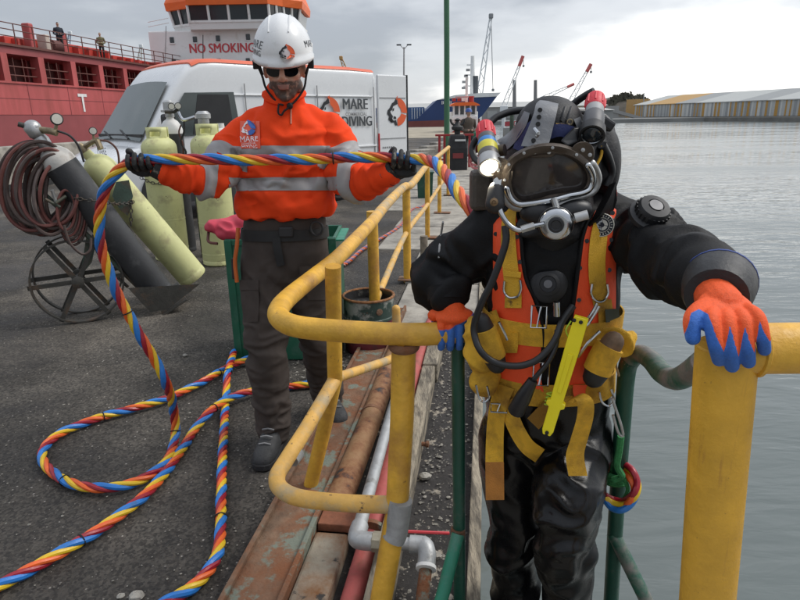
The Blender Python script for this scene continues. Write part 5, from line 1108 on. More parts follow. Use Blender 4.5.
# =================================================================== TENDER (hi-vis, on the quay)
TD = 2.70
ten = thing('person', 'person in orange hi-vis top and white helmet holding the umbilical', 'person', G(300, 440))
m_skin = zonemat('tender skin', (.60, .35, .245), (.085, .055, .042), (.5, .22, .17), rough=.5, bump=.15, bs=400, w=.12)
m_hiv = mat('hi-vis orange fleece', (.86, .065, .012), rough=.85, var=.06, vs=6, bump=.25, bs=380, spec=.2)
m_refl = mat('reflective grey tape', (.30, .295, .29), rough=.5, var=.08, vs=20, bump=.12, bs=350)
m_trs = mat('brown grey work cloth', (.062, .050, .043), rough=.85, var=.18, vs=9, bump=.3, bs=420, spec=.25)
m_glv = mat('black work glove', (.016, .016, .016), rough=.7, var=.3, vs=25, bump=.3, bs=250, c2=(.20, .19, .155), c2t=.62, c2s=16, c2w=.04)
creases(m_hiv, 6.5, .008, (1, 1, .8), .5); creases(m_trs, 8, .008, (1, 1, .7), .6)
XR, YR = A(1, 0, 0), A(0, 1, 0)
def tring(px, py, hx, hy, dep=TD, n=28, ex=2.4): return ring_pts(D(px, py, dep), XR, YR, hx, hy, n, ex)
shL, elL, wrL = D(240, 134, 2.70), D(211, 180, 2.56), D(163, 171, 2.43)
shR, elR, wrR = D(333, 132, 2.71), D(354, 182, 2.58), D(389, 175, 2.45)
hipL, knL, anL = D(266, 258, 2.70), D(266, 350, 2.60), A(*G(273, 452)[:2], .10) + A(0, .06, 0)
hipR, knR, anR = D(305, 256, 2.72), D(317, 337, 2.78), A(*G(328, 416)[:2], .10) + A(0, .05, 0)
hc_ = D(284.5, 69, 2.63); hf = unit(A(.06, -math.cos(R(12)), -math.sin(R(12)))); hx = unit(np.cross(A(0, 0, 1), -hf)); hx = hx if hx[0] > 0 else -hx; hu = unit(np.cross(hx, -hf)); hu = hu if hu[2] > 0 else -hu
def HD(x, f_, u_): return hc_ + hx * x + hf * f_ + hu * u_
# -- body under the clothes, head included
b = MB(); HA = (hx, hf, hu)
b.ell(HD(0, -.012, .035), (.076, .098, .098), HA); b.ell(HD(0, .02, -.03), (.064, .072, .085), HA); b.ell(HD(0, .045, -.075), (.046, .042, .042), HA); b.ell(HD(0, .072, -.098), (.024, .018, .018), HA)
for sg in (-1, 1):
    b.ell(HD(sg * .042, .052, -.012), (.024, .028, .024), HA); b.ell(HD(sg * .052, .0, -.068), (.018, .035, .03), HA)
    b.ell(HD(sg * .076, -.005, -.005), (.011, .022, .034), HA); b.ell(HD(sg * .014, .100, -.024), (.0085, .009, .008), HA, 10, 8)
b.tube([HD(0, .085, .03), HD(0, .099, .008), HD(0, .113, -.015), HD(0, .106, -.026)], [.009, .010, .0135, .011], 10, rnd=True)
b.tube([HD(-.05, .066, .036), HD(0, .088, .038), HD(.05, .066, .036)], [.011, .013, .011], 8, rnd=True)
b.ell(HD(0, .088, -.049), (.024, .010, .0065), HA, 12, 8); b.ell(HD(0, .087, -.061), (.021, .011, .0065), HA, 12, 8)
limb(b, [D(285.5, 128, 2.70), D(285, 106, 2.68), HD(0, -.03, -.06)], [.062, .057, .06], 14)
b.loft([tring(x, y, hw * .86, hd * .84) for x, y, hw, hd in ((285, 112, .11, .08), (285, 126, .19, .11), (286, 150, .20, .125), (286, 190, .185, .125), (286, 230, .185, .13), (286, 262, .18, .13))])
limb(b, [shL, elL, wrL], [.052, .042, .024]); limb(b, [shR, elR, wrR], [.052, .042, .024])
limb(b, [wrL, wrL * .6 + D(146, 168, 2.41) * .4], [.022, .016]); limb(b, [wrR, wrR * .6 + D(400, 167, 2.43) * .4], [.022, .016])
limb(b, [hipL, knL, anL], [.085, .055, .034]); limb(b, [hipR, knR, anR], [.085, .055, .034])
limb(b, [anL, anL + A(-.005, -.07, -.05)], [.035, .022]); limb(b, [anR, anR + A(.02, -.06, -.05)], [.035, .022])
V, Fc = remesh(b, .0048, 3, .4)
loc = np.stack([(V - hc_) @ hx, (V - hc_) @ hf, (V - hc_) @ hu], 1)
o = mesh_obj('body', V, Fc, m_skin, ten, angle=180)
nz = vnoise(V * 90, 3) * .35 + vnoise(V * 260, 5) * .35
zb_ = np.clip(( -.022 - .35 * np.abs(loc[:, 0]) * 0 - loc[:, 2]) * 45, 0, 1) * np.clip((loc[:, 1] + .02) * 30, 0, 1)
must = np.clip(1 - np.abs(loc[:, 2] + .038) * 90, 0, 1) * (loc[:, 1] > .07)
zone = np.clip(np.maximum(zb_ * .78, must * .8) + nz - .38, 0, 1); zone[loc[:, 2] < -.13] = 0
lips = (np.abs(loc[:, 2] + .055) < .0105) & (np.abs(loc[:, 0]) < .024) & (loc[:, 1] > .085); zone[lips] = 1.55
hair_ = (loc[:, 2] > -.0) & (loc[:, 1] < -.02) & (loc[:, 2] > -.05); zone[hair_] = np.maximum(zone[hair_], .8)
a_ = o.data.attributes.new('zone', 'FLOAT', 'POINT'); a_.data.foreach_set('value', zone.astype(np.float32))
# -- sunglasses
sg_ = MB()
for s_ in (-1, 1):
    g0 = MB()
    for (x, u_) in (): pass
    sg_.loft([[HD(s_ * (.034 + .029 * math.cos(a)), .093 - .35 * (.029 * math.cos(a) + .006) ** 1 * (1 if True else 0) - dd, .004 + .021 * math.sin(a)) for a in np.linspace(0, 2 * math.pi, 18, endpoint=False)] for dd in (0, .006)])
    sg_.tube([HD(s_ * .062, .083, .018), HD(s_ * .079, .03, .02), HD(s_ * .08, -.02, .01)], .004, 6)
sg_.tube([HD(-.012, .104, .016), HD(.012, .104, .016)], .004, 6)
sg_.build('sunglasses', mat('sunglass black', (.006, .006, .007), rough=.08, rv=0, spec=.8), ten)
# -- helmet
hel = MB(); prof = []
def HL(az, el, k=1.0, lift=0.0):
    x = .116 * k * math.cos(el) * math.sin(az); f_ = .146 * k * math.cos(el) * math.cos(az); u_ = .142 * k * math.sin(el)
    ridge = .0045 * math.exp(-((abs(x) - .052) / .012) ** 2) * (math.sin(el) > .25) + .004 * math.exp(-(x / .02) ** 2) * (math.sin(el) > .3)
    return HD(x, f_ - .008, u_ * (1 + ridge * 6) + .060 + lift)
rings = []
for el in np.linspace(R(-1), R(89), 20): rings.append([HL(a, el) for a in np.linspace(0, 2 * math.pi, 56, endpoint=False)])
lip0 = [HL(a, R(-1), 1.0, -.006) for a in np.linspace(0, 2 * math.pi, 56, endpoint=False)]
def lipp(k, lf): return [HL(a, 0, k + (.055 * max(0, math.cos(a)) ** 2 if k > 1 else 0), lf - .012 * max(0, math.cos(a)) ** 2) for a in np.linspace(0, 2 * math.pi, 56, endpoint=False)]
m_helm = mat('white helmet shell', (.74, .74, .73), rough=.32, var=.03, vs=20, coat=.3, c2=(.5, .49, .46), c2t=.72, c2s=14)
helm = MB().loft([lipp(.97, -.03), lipp(1.045, -.022), lipp(1.05, -.008), lipp(1.0, .002)] + rings[1:]).build('helmet', m_helm, ten, angle=60)
hb = MB().loft(rings); Vh = np.array(hb.v); bvh_h = BVHTree.FromPolygons([Vector(p) for p in hb.v], hb.f)
for x0 in (-.03, .03): MB().tube(cat([np.array(bvh_h.ray_cast(Vector(HD(x0 * k, f_, .5)), Vector(-hu), 1)[0]) + hu * .001 for k, f_ in ((1.25, .10), (1.3, .05), (1.3, 0), (1.2, -.06))], 5), .0035, 6).build('shell_ridge', m_helm, helm)
eo = HD(.028, .16, .085); put_emblem(eo, hx, unit(hu + hf * -.35), .029, helm, m_emo, m_emb, proj=bvh_h, lift=.0015)
eo = HD(-.115, .04, .10); ue = unit(hf * .85 + hx * .35); put_text('lettering', 'MARE', .042, HD(-.10, .065, .105), ue, unit(hu + hx * .5), m_emb, helm, proj=bvh_h, lift=.0015); put_text('lettering', 'DIVING', .03, HD(-.108, .065, .075), ue, unit(hu + hx * .4), m_emb, helm, proj=bvh_h, lift=.0015)
put_text('lettering', 'MARE', .036, HD(.115, .03, .10), unit(-hf * .85 + hx * .35), unit(hu - hx * .5), m_emb, helm, proj=bvh_h, lift=.0015)
m_str = mat('black strap', (.012, .012, .012), rough=.7)
for sg in (-1, 1):
    MB().tube(cat([HD(sg * .105, .035, .03), HD(sg * .088, .03, -.02), HD(sg * .075, .04, -.07), HD(sg * .035, .06, -.118), HD(sg * .01, .07, -.128)], 5), .0045, 6).build('chin_strap', m_str, helm)
    MB().tube([HD(sg * .106, -.03, .03), HD(sg * .085, .03, -.015)], .0045, 6).build('chin_strap', m_str, helm)
    MB().box(HD(sg * .110, .02, .022), (.02, .03, .035), HA).build('strap_clip', m_str, helm, smooth=False, bevel=.004)
MB().tube(cat([HD(-.028, .07, -.125), HD(-.032, .078, -.155), HD(-.02, .08, -.165), HD(-.008, .078, -.15), HD(.012, .075, -.137)], 4), .0042, 6).build('strap_tail', m_str, helm)
MB().ell(HD(.016, .07, -.132), (.013, .008, .013), HA, 10, 8).build('strap_buckle', m_str, helm)
# -- hi-vis top
b = MB()
b.loft([tring(x, y, hw, hd) for x, y, hw, hd in ((285, 108, .105, .09), (285, 115, .13, .10), (285.5, 125, .172, .12), (286, 145, .208, .134), (286, 175, .202, .138), (286, 192, .206, .142), (285, 206, .222, .150), (285, 214, .212, .146))])
limb(b, [D(264, 119, 2.70), shL, (shL + elL) / 2, elL, (elL + wrL) / 2, wrL], [.055, .066, .072, .068, .060, .048]); limb(b, [D(308, 118, 2.70), shR, (shR + elR) / 2, elR, (elR + wrR) / 2, wrR], [.055, .066, .072, .068, .060, .048])
limb(b, [D(284, 111, 2.69), D(284.5, 97, 2.675)], [.088, .082], 20)
V, Fc = remesh(b, .0062, 8, .5)
for c_, ax_, rad, amp, fa, sd_ in ((elL, wrL - elL, .12, .020, 26, 1), (elR, wrR - elR, .12, .020, 26, 2), ((elL + wrL) / 2, wrL - elL, .12, .014, 30, 3), ((elR + wrR) / 2, wrR - elR, .12, .014, 30, 4), (shL + A(.05, 0, -.05), A(.6, 0, 1), .14, .016, 16, 5), (shR + A(-.05, 0, -.05), A(-.6, 0, 1), .14, .016, 16, 6), (D(286, 203, 2.58), A(0, .2, 1), .2, .013, 17, 7), (D(250, 195, 2.6), A(.8, 0, .6), .14, .014, 15, 8), (D(322, 195, 2.6), A(-.8, 0, .6), .14, .014, 15, 9), (D(286, 160, 2.57), A(.3, 0, 1), .22, .010, 12, 11), (D(262, 178, 2.58), A(.7, 0, .7), .13, .014, 13, 12), (D(310, 178, 2.58), A(-.7, 0, .7), .13, .014, 13, 13), (shL + (elL - shL) * .4, elL - shL, .1, .016, 20, 14), (shR + (elR - shR) * .4, elR - shR, .1, .016, 20, 15)):
    V = wrinkle(V, Fc, c_, ax_, rad, amp * 2.4, fa, 7, sd_)
V = lap(V, Fc, 2, .5)
# hollow the collar
NJ = mesh_obj('hi_vis_top', V, Fc, m_hiv, ten, angle=180); bvJ = bvh(V, Fc)
tors = lambda P: (np.abs(P[:, 0] - D(286, 170, TD)[0]) < .245) & ~((np.linalg.norm(np.cross(P - elL, unit(shL - elL)), axis=1) < .084) & (P[:, 0] < D(236, 150, 2.7)[0])) & ~((np.linalg.norm(np.cross(P - elR, unit(shR - elR)), axis=1) < .084) & (P[:, 0] > D(334, 150, 2.7)[0]))
for yb, hw in ((154.5, .026), (184.5, .027)):
    VV, FF = band(V, Fc, D(286, yb, TD), A(.01, .12, 1), hw, tors); mesh_obj('reflective_band', VV, FF, m_refl, NJ, angle=180)
for (a, b_, f_, hw) in ((shL, elL, .52, .026), (elL, wrL, .13, .022), (shR, elR, .52, .026), (elR, wrR, .10, .022)):
    c_ = a + (b_ - a) * f_; VV, FF = band(V, Fc, c_, b_ - a, hw, lambda P, c_=c_: np.linalg.norm(P - c_, axis=1) < .125); mesh_obj('reflective_band', VV, FF, m_refl, NJ, angle=180)
MB().tube(cat([on(bvJ, 291, y, .003, 2.55) for y in (101, 108, 116, 124)], 3), .0035, 6).build('zip', mat('zip orange grey', (.5, .2, .12), rough=.5), NJ)
cL = HD(0, -.02, -.1)
MB().tube([D(284.5, 98, 2.675) + .079 * (math.cos(a) * XR + math.sin(a) * YR * .95) + A(0, -.0, .018 * math.cos(a) ** 2 - .02 * (math.sin(a) < 0) * abs(math.sin(a))) for a in np.linspace(0, 2 * math.pi, 36, endpoint=False)], .014, 8, closed=True).build('collar', m_hiv, NJ)
sheet_px(bvJ, rows_px([(121, 240, 259.5), (135, 240, 260), (148.5, 241, 260.5)], 7), .0055, .0015, 1).build('chest_patch', mat('patch orange', (.80, .12, .06), rough=.6, var=.05), NJ)
cpx = on(bvJ, 249.5, 129, .004, 2.56); nJ = unit(CAM - cpx); uJ = unit(np.cross(Zv, nJ)); vJ = np.cross(nJ, uJ)
put_emblem(cpx, uJ, vJ, .030, NJ, mat('print blue', (.03, .12, .42)), mat('print white', (.75, .75, .75)), proj=bvJ, lift=.0105)
put_text('lettering', 'MARE', .028, on(bvJ, 250.5, 140, .004, 2.56), uJ, vJ, MATS['print white'], NJ, proj=bvJ, lift=.0105); put_text('lettering', 'COMMERCIAL', .009, on(bvJ, 250.5, 143.6, .004, 2.56), uJ, vJ, MATS['print white'], NJ, proj=bvJ, lift=.0105); put_text('lettering', 'DIVING', .019, on(bvJ, 251, 147, .004, 2.56), uJ, vJ, MATS['print white'], NJ, proj=bvJ, lift=.0105)
# -- trousers
b = MB()
b.loft([tring(x, y, hw, hd, 2.71) for x, y, hw, hd in ((285, 214, .178, .128), (285, 230, .186, .132), (285.5, 250, .194, .138), (285.5, 268, .185, .132), (285.5, 280, .14, .11))])
limb(b, [hipL, (hipL + knL) / 2, knL, (knL + anL) / 2, anL + A(0, 0, -.02)], [.112, .108, .098, .088, .086, .08, .077], 18); limb(b, [hipR, (hipR + knR) / 2, knR, (knR + anR) / 2, anR + A(0, 0, -.02)], [.112, .108, .098, .088, .086, .08, .077], 18)
V, Fc = remesh(b, .0065, 6, .5)
for c_, ax_, rad, amp, fa, sd_ in ((knL, knL - anL, .16, .020, 22, 21), (knR, knR - anR, .16, .020, 22, 22), ((knL + anL * 2) / 3, knL - anL, .13, .018, 26, 23), ((knR + anR * 2) / 3, knR - anR, .13, .018, 26, 24), (anL + A(0, 0, .06), Zv, .1, .022, 30, 25), (anR + A(0, 0, .06), Zv, .1, .022, 30, 26), (hipL + A(.05, -.1, -.1), A(.7, 0, .7), .13, .014, 22, 27), (hipR + A(-.05, -.1, -.1), A(-.7, 0, .7), .13, .014, 22, 28), ((hipL + knL) / 2, A(.3, 0, 1), .15, .010, 15, 29), ((hipR + knR) / 2, A(-.3, 0, 1), .15, .010, 15, 30)):
    V = wrinkle(V, Fc, c_, ax_, rad, amp * 1.7, fa, 8, sd_)
V = lap(V, Fc, 1, .5); TR = mesh_obj('trousers', V, Fc, m_trs, ten, angle=180); bvT = bvh(V, Fc)
for r_ in ([(282, 240, 258), (300, 241, 259), (322, 244, 258)], [(268, 300, 326), (285, 304, 328), (300, 308, 330)]):
    sheet_px(bvT, rows_px(r_, 6), .002, .006).build('cargo_pocket', m_trs, TR); y0_, l_, r2 = r_[0]
    sheet_px(bvT, rows_px([(y0_ - 2, l_ - .5, r2 + .5), (y0_ + 3, l_ - .5, r2 + .5), (y0_ + 8, l_ - .3, r2 + .4)], 6), .007, .004).build('pocket_flap', m_trs, TR)
belt = ring_belt(bvT, D(285, 232, 2.71), A(0, .05, 1), .023, .003, .006).build('belt', mat('belt webbing', (.012, .012, .012), rough=.65, bump=.2, bs=300), ten)
MB().box(on(bvT, 286, 232, .016, 2.55), (.06, .016, .045)).build('belt_buckle', m_blk, belt, smooth=False, bevel=.006)
strap_px(bvT, [(276, 238), (278, 252), (281, 266)], 8, .012, .004).build('belt_tail', m_str, belt)
MB().tube([D(317, 228, 2.60) + A(.026 * math.cos(a), -.012, .03 * math.sin(a)) for a in np.linspace(0, 2 * math.pi, 16, endpoint=False)], .005, 6, closed=True).build('belt_ring', m_blk, belt)
MB().tube(cat([D(238, 228, 2.62), D(237, 245, 2.60), D(235, 262, 2.6), D(237, 282, 2.6)], 4), .009, 8).build('tool_lanyard', mat('orange lanyard', (.55, .12, .02), rough=.6), ten)
MB().loft([[D(x, y, dd) for x, y in ((231, 258), (237, 258), (238, 280), (232, 279))] for dd in (2.62, 2.66)]).build('tool_pouch', m_blk, ten, smooth=False, bevel=.006)
# -- boots
m_boot = mat('dark boot leather', (.03, .031, .032), rough=.7, var=.3, vs=15, bump=.35, bs=120); m_sole = mat('boot sole', (.02, .02, .021), rough=.8, bump=.4, bs=60)
for an, td_, pl in ((anL, A(-.10, -1, 0), None), (anR, A(.42, -1, 0), None)):
    up_, so_ = boot(an, td_, sc=1.12); bo = up_.build('boot', m_boot, ten, angle=180); so_.build('sole', m_sole, bo, smooth=False, bevel=.004)
    d = unit(td_ * A(1, 1, 0)); s_ = A(-d[1], d[0], 0)
    for k in range(4): q = an * A(1, 1, 0) + d * (.045 + .028 * k) * 1.12 + A(0, 0, (.135 - .018 * k) * 1.1); MB().tube([q + s_ * .028, q + A(0, 0, .006), q - s_ * .028], .004, 5).build('lace', mat('grey lace', (.2, .2, .2), rough=.8), bo)
# -- gloves closed round the umbilical
ropeL, ropeR = D(141, 160.5, 2.40), D(404, 160, 2.42)
V, Fc = grip_hand(ropeL, A(1, 0, .02), A(.1, .75, -.45), A(0, -.3, -1), .0215, wrL, thumb_sign=-1, sc=1.22, arc=(10, 200), thumb_arc=(-20, -120)); o = mesh_obj('glove', V, Fc, m_glv, ten, angle=180)
MB().tube([wrL + (ropeL - wrL) * .45, wrL + (ropeL - wrL) * .1, wrL + (ropeL - wrL) * -.12], [.040, .042, .046], 18).build('cuff', m_glv, o)
V, Fc = grip_hand(ropeR, A(1, .0, -.1), A(-.1, .55, -.75), A(.1, -1, -.1), .0215, wrR, thumb_sign=-1, sc=1.24, arc=(10, 205), thumb_arc=(-30, -130)); o = mesh_obj('glove', V, Fc, m_glv, ten, angle=180)
MB().tube([wrR + (ropeR - wrR) * .45, wrR + (ropeR - wrR) * .1, wrR + (ropeR - wrR) * -.12], [.040, .042, .046], 18).build('cuff', m_glv, o)
# =================================================================== UMBILICAL
def helix(path, m_list, parent, rad=.0112, r_=.0104, pitch=.235, ph0=0.0, step=.012):
    P = np.array(cat(path, 24)); L_ = np.concatenate([[0], np.cumsum(np.linalg.norm(np.diff(P, axis=0), axis=1))]); n_ = int(L_[-1] / step)
    S_ = np.linspace(0, L_[-1], n_); C = np.stack([np.interp(S_, L_, P[:, i]) for i in range(3)], 1); T, U, W = frames(C)
    for k, m in enumerate(m_list):
        a = 2 * math.pi * (S_ / pitch + k / 4) + ph0 + .6 * np.sin(S_ * 2.3) + .4 * np.sin(S_ * 5.1 + 1)
        MB().tube(C + rad * (np.cos(a)[:, None] * U + np.sin(a)[:, None] * W), r_ * (1.22, 1.0, .97, .97)[k], 8).build('hose', m, parent)
    return C, T, S_
umb = thing('umbilical', 'twisted blue, red, yellow and orange diver umbilical snaking over the quay', 'umbilical', G(170, 440))
ml = [mat('umbilical blue', (.02, .17, .52), rough=.42, var=.15, vs=20, c2=(.05, .12, .25), c2t=.66, c2s=12), mat('umbilical yellow', (.70, .46, .02), rough=.42, var=.1, vs=20, c2=(.4, .28, .06), c2t=.7, c2s=14), mat('umbilical orange', (.72, .12, .02), rough=.42, var=.15, vs=20, c2=(.3, .07, .03), c2t=.68, c2s=12), mat('umbilical red', (.30, .012, .025), rough=.36, var=.15, vs=20)]
zr = .027
runA = [D(505, 245, 1.72), D(487, 228, 1.78), D(470, 208, 1.84), D(458, 192, 1.93), D(446, 174, 2.10), D(436, 164, 2.24), D(422, 159, 2.36), ropeR, D(385, 157.3, 2.43), D(350, 157.5, 2.43), D(300, 159.5, 2.42), D(250, 160, 2.41), D(200, 159.3, 2.40), D(170, 159, 2.40), ropeL, D(124, 166, 2.40), D(109, 182, 2.40), D(101, 205, 2.41), D(99, 230, 2.42), D(104, 258, 2.43), D(116, 290, 2.44), D(134, 325, 2.45), D(153, 357, 2.47), D(167, 385, 2.50), G(174, 412, .17), G(175, 437, .05), G(168, 459, zr + .012), G(150, 475, zr), G(125, 485, zr), G(95, 488, zr), G(66, 481, zr), G(48, 468, zr), G(42, 455, zr), G(48, 443, zr), G(65, 431, zr), G(95, 419, zr), G(130, 409, zr), G(165, 399, zr), G(200, 383, zr), G(230, 366, zr), G(256, 356, zr + .03)]
CA, TA, SA = helix(runA, ml, umb, ph0=.6)
runB = [G(-30, 602, zr), G(10, 580, zr), G(60, 553, zr), G(110, 522, zr), G(150, 490, zr), G(176, 458, zr), G(196, 428, zr), G(214, 408, zr + .03), G(240, 394, zr + .02), G(275, 388, zr), G(310, 384, zr), G(345, 378, zr)]
runC = [G(234, 352, zr + .045), G(228, 372, zr + .06), G(226, 395, zr), G(224, 430, zr), G(222, 470, zr), G(221, 510, zr), G(220, 540, zr), G(215, 560, zr), G(203, 577, zr), G(185, 592, zr), G(150, 612, zr)]
CB, TB, SB = helix(runB, ml, umb, ph0=2.0); CC, TC, SC = helix(runC, ml, umb, ph0=4.0, pitch=.19)
for C_, T_c, st_ in ((CA, TA, 41), (CB, TB, 66), (CC, TC, 90)):
    for i in range(30, len(C_) - 5, st_ + 20):
        if len(C_) == len(CA) and i < 55: continue
        T1, U1, W1 = frames(C_[i - 1:i + 2]); MB().tube([C_[i] + .0222 * (math.cos(a) * U1[1] + math.sin(a) * W1[1]) for a in np.linspace(0, 2 * math.pi, 14, endpoint=False)], .003, 5, closed=True).build('cable_tie', m_str, umb)
# thin far hose on the ground behind the railing
fh = thing('ground_hose', 'thin orange and blue hose crossing the ground behind the railing', 'hose', G(370, 255))
Pf = cat([G(318, 272, .02), G(345, 264, .02), G(362, 250, .02), G(382, 238, .02), G(400, 226, .02), G(412, 210, .02), G(424, 206, .02), G(430, 196, .02)], 20); Lf = np.concatenate([[0], np.cumsum(np.linalg.norm(np.diff(Pf, axis=0), axis=1))]); nF = int(Lf[-1] / .02); SF = np.linspace(0, Lf[-1], nF); CF = np.stack([np.interp(SF, Lf, np.array(Pf)[:, i]) for i in range(3)], 1); Tf, Uf, Wf = frames(CF)
for k, m in enumerate((mat('hose lilac', (.16, .14, .28), rough=.5), ml[2], mat('hose faded pink', (.42, .2, .17), rough=.6))):
    a = 2 * math.pi * (SF / .16 + k / 3); MB().tube(CF + .012 * (np.cos(a)[:, None] * Uf + np.sin(a)[:, None] * Wf), .0115, 6).build('hose', m, fh)
# =================================================================== DIVER (on the ladder)
div = thing('person', 'commercial diver in black drysuit and diving helmet climbing the green ladder', 'person', A(.36, 1.58, -.26))
m_suit = mat('black drysuit fabric', (.0075, .0075, .008), rough=.62, var=.2, vs=5, bump=.2, bs=260, spec=.2)
m_wet = mat('wet black suit legs', (.004, .004, .0045), rough=.25, var=.2, vs=6, bump=.10, bs=40, spec=.32, rv=.09)
creases(m_suit, 7.5, .012, (1, 1, 1), .7); creases(m_wet, 5.0, .010, (1, 1, .6), .5)
DD = 1.56
def dring(px, py, hx_, hy_, dep=DD, n=28, ex=2.4): return ring_pts(D(px, py, dep), XR, YR, hx_, hy_, n, ex)
s1, e1_, w1 = D(485, 241, 1.58), D(441, 274, 1.68), D(447, 293, 1.565)
s2, e2_, w2 = D(632, 236, 1.55), D(676, 264, 1.27), D(718, 288, 1.00)
h1, k1, a1 = D(514, 432, 1.58), D(512, 528, 1.56), D(520, 690, 1.62)
h2, k2, a2 = D(577, 430, 1.56), D(566, 512, 1.37), D(566, 660, 1.52)
tor = MB(); tor.loft([dring(x, y, hw, hd, d_) for x, y, hw, hd, d_ in ((551, 196, .085, .09, 1.55), (551, 206, .12, .105, 1.555), (552, 220, .165, .125, 1.56), (553, 245, .172, .138, DD), (553, 285, .170, .145, DD), (550, 325, .165, .142, DD), (547, 360, .166, .138, DD), (546, 395, .172, .138, 1.57), (546, 430, .168, .13, 1.575), (546, 455, .13, .10, 1.58))])
body = MB(); body.v = list(tor.v); body.f = list(tor.f)
limb(body, [D(508, 226, 1.57), s1, (s1 + e1_) / 2 + A(-.01, 0, 0), e1_, (e1_ + w1) / 2 + A(-.012, 0, .0), w1], [.072, .074, .071, .069, .069, .057], 20)
limb(body, [D(606, 222, 1.56), s2, (s2 + e2_) / 2 + A(.0, 0, .012), e2_, (e2_ + w2) / 2 + A(0, 0, .008), w2], [.075, .086, .079, .072, .065, .052], 20)
limb(body, [D(532, 203, 1.56), D(506, 216, 1.57), s1 + A(0, .01, .005)], [.055, .068, .07], 18); limb(body, [D(572, 203, 1.56), D(600, 214, 1.56), s2 + A(-.01, .01, .01)], [.055, .068, .072], 18)
limb(body, [h1, (h1 + k1) / 2, k1, (k1 + a1) / 2, a1], [.10, .097, .086, .076, .073, .07, .06], 20)
limb(body, [h2, (h2 + k2) / 2, k2, (k2 + a2) / 2, a2], [.10, .097, .088, .078, .073, .07, .06], 20)
limb(body, [a1, a1 + A(.0, -.16, -.10)], [.055, .045]); limb(body, [a2, a2 + A(.02, -.17, -.09)], [.055, .045])
body.ell(D(551, 165, 1.53), (.095, .11, .13)); limb(body, [D(551, 215, 1.55), D(551, 185, 1.53)], [.08, .075])
limb(body, [w1, D(452, 322, 1.55)], [.035, .03]); limb(body, [w2, D(724, 312, .95)], [.035, .03])
V, Fc = remesh(body, .0058, 7, .5)
fold = ((e1_, w1 - e1_, .13, .034, 20, 41), ((s1 + e1_) / 2, e1_ - s1, .12, .024, 18, 42), ((e1_ + w1) / 2, w1 - e1_, .09, .020, 24, 43), (e2_, w2 - e2_, .13, .034, 18, 44), ((s2 + e2_) / 2, e2_ - s2, .13, .030, 17, 45), ((e2_ + w2) / 2, w2 - e2_, .12, .022, 22, 46), (s2 + A(-.03, 0, -.03), A(1, 0, .5), .10, .024, 18, 47), (s1 + A(.03, 0, -.03), A(-1, 0, .5), .10, .024, 18, 48),
        (k2 + A(0, 0, .0), k2 - a2 + A(.05, 0, 0), .10, .040, 13, 49), (k2 + A(0, 0, -.15), Zv + A(.35, 0, 0), .12, .040, 12, 50), (k1 + A(0, 0, .05), Zv + A(-.3, 0, 0), .12, .038, 12, 51), (k1 + A(0, 0, -.17), Zv, .14, .034, 12, 52), (D(546, 430, 1.45), A(.4, 0, 1), .16, .020, 14, 53), (D(553, 270, 1.42), A(.2, 0, 1), .12, .018, 22, 54), (h1 + A(0, -.05, -.08), A(.8, 0, .6), .12, .018, 17, 55), (h2 + A(0, -.05, -.08), A(-.8, 0, .6), .12, .016, 17, 56))
for c_, ax_, rad, amp, fa, sd_ in fold: V = wrinkle(V, Fc, c_, ax_, rad, amp * (1.5 if sd_ < 49 else 1.15), fa, 7, sd_)
V = lap(V, Fc, 2, .5)
BO = mesh_obj('body', V, Fc, m_suit, div, angle=180); BO.data.materials.append(m_wet)
cz = V[Fc].mean(1)[:, 2]; BO.data.polygons.foreach_set('material_index', (cz < D(546, 395, 1.5)[2]).astype(int))
bvB = bvh(V, Fc); tv, tf = remesh(tor, .01, 4); bvS = bvh(tv, tf)
# -- vest and harness
m_vest = mat('orange vest fabric', (.88, .085, .018), rough=.6, var=.08, vs=9, bump=.2, bs=300)
m_web = mat('ochre webbing', (.78, .44, .03), rough=.75, var=.14, vs=11, bump=.5, bs=420, c2=(.30, .15, .015), c2t=.58, c2s=9, c2w=.12, c3=(.10, .06, .02), c3t=.71, c3s=16)
m_eye = mat('black eyelet', (.008, .008, .008), rough=.4)
vest = sheet_px(bvS, rows_px([(203, 497, 509), (215, 494, 516), (235, 493, 519), (262, 493, 521), (282, 493, 525), (300, 492, 533), (325, 493, 541), (350, 496, 541), (372, 500, 540), (398, 506, 545)], 9), .010, .006).build('vest_panel', m_vest, div)
vest2 = sheet_px(bvS, rows_px([(190, 614, 617), (200, 604, 617), (215, 593, 616), (235, 585, 616), (262, 581, 616), (300, 576, 616), (325, 571, 615), (350, 570, 612), (372, 566, 608), (398, 556, 605)], 9), .010, .006).build('vest_panel', m_vest, div)
for ve, pts in ((vest, [(495.5, 234), (517, 237), (520, 262), (519, 291)]), (vest2, [(612.5, 213), (587, 241), (611, 240), (609.5, 270), (580, 268), (579, 300)])):
    for q in pts:
        p = on(bvS, *q, .0165); MB().lathe([(.0052, 0), (.0052, .0015), (.0001, .0016)], p, CAM - p, 12).build('eyelet', m_eye, ve)
for ve, pts in ((vest, [(516, 210), (521, 237), (523.5, 262), (527.5, 283), (537, 302), (543, 330), (543, 365)]), (vest2, [(592, 213), (583, 235), (579, 262), (574, 300), (569.5, 330), (567, 365)])):
    MB().tube(cat([on(bvS, x, y, .014) for x, y in pts], 6), .005, 7).build('vest_piping', m_suit, ve)
har = strap_px(bvS, [(510, 206), (508, 235), (510, 265), (513, 290), (513, 308)], [13, 15, 16, 17], .0175, .004).build('shoulder_strap', m_web, div)
har2 = strap_px(bvS, [(605, 208), (600, 230), (597, 260), (598, 285), (601, 305)], [12, 17, 17, 15], .0175, .004).build('shoulder_strap', m_web, div)
strap_px(bvS, [(604, 300), (606, 318), (606, 345)], 15, .0175, .004).build('shoulder_strap', m_web, div)
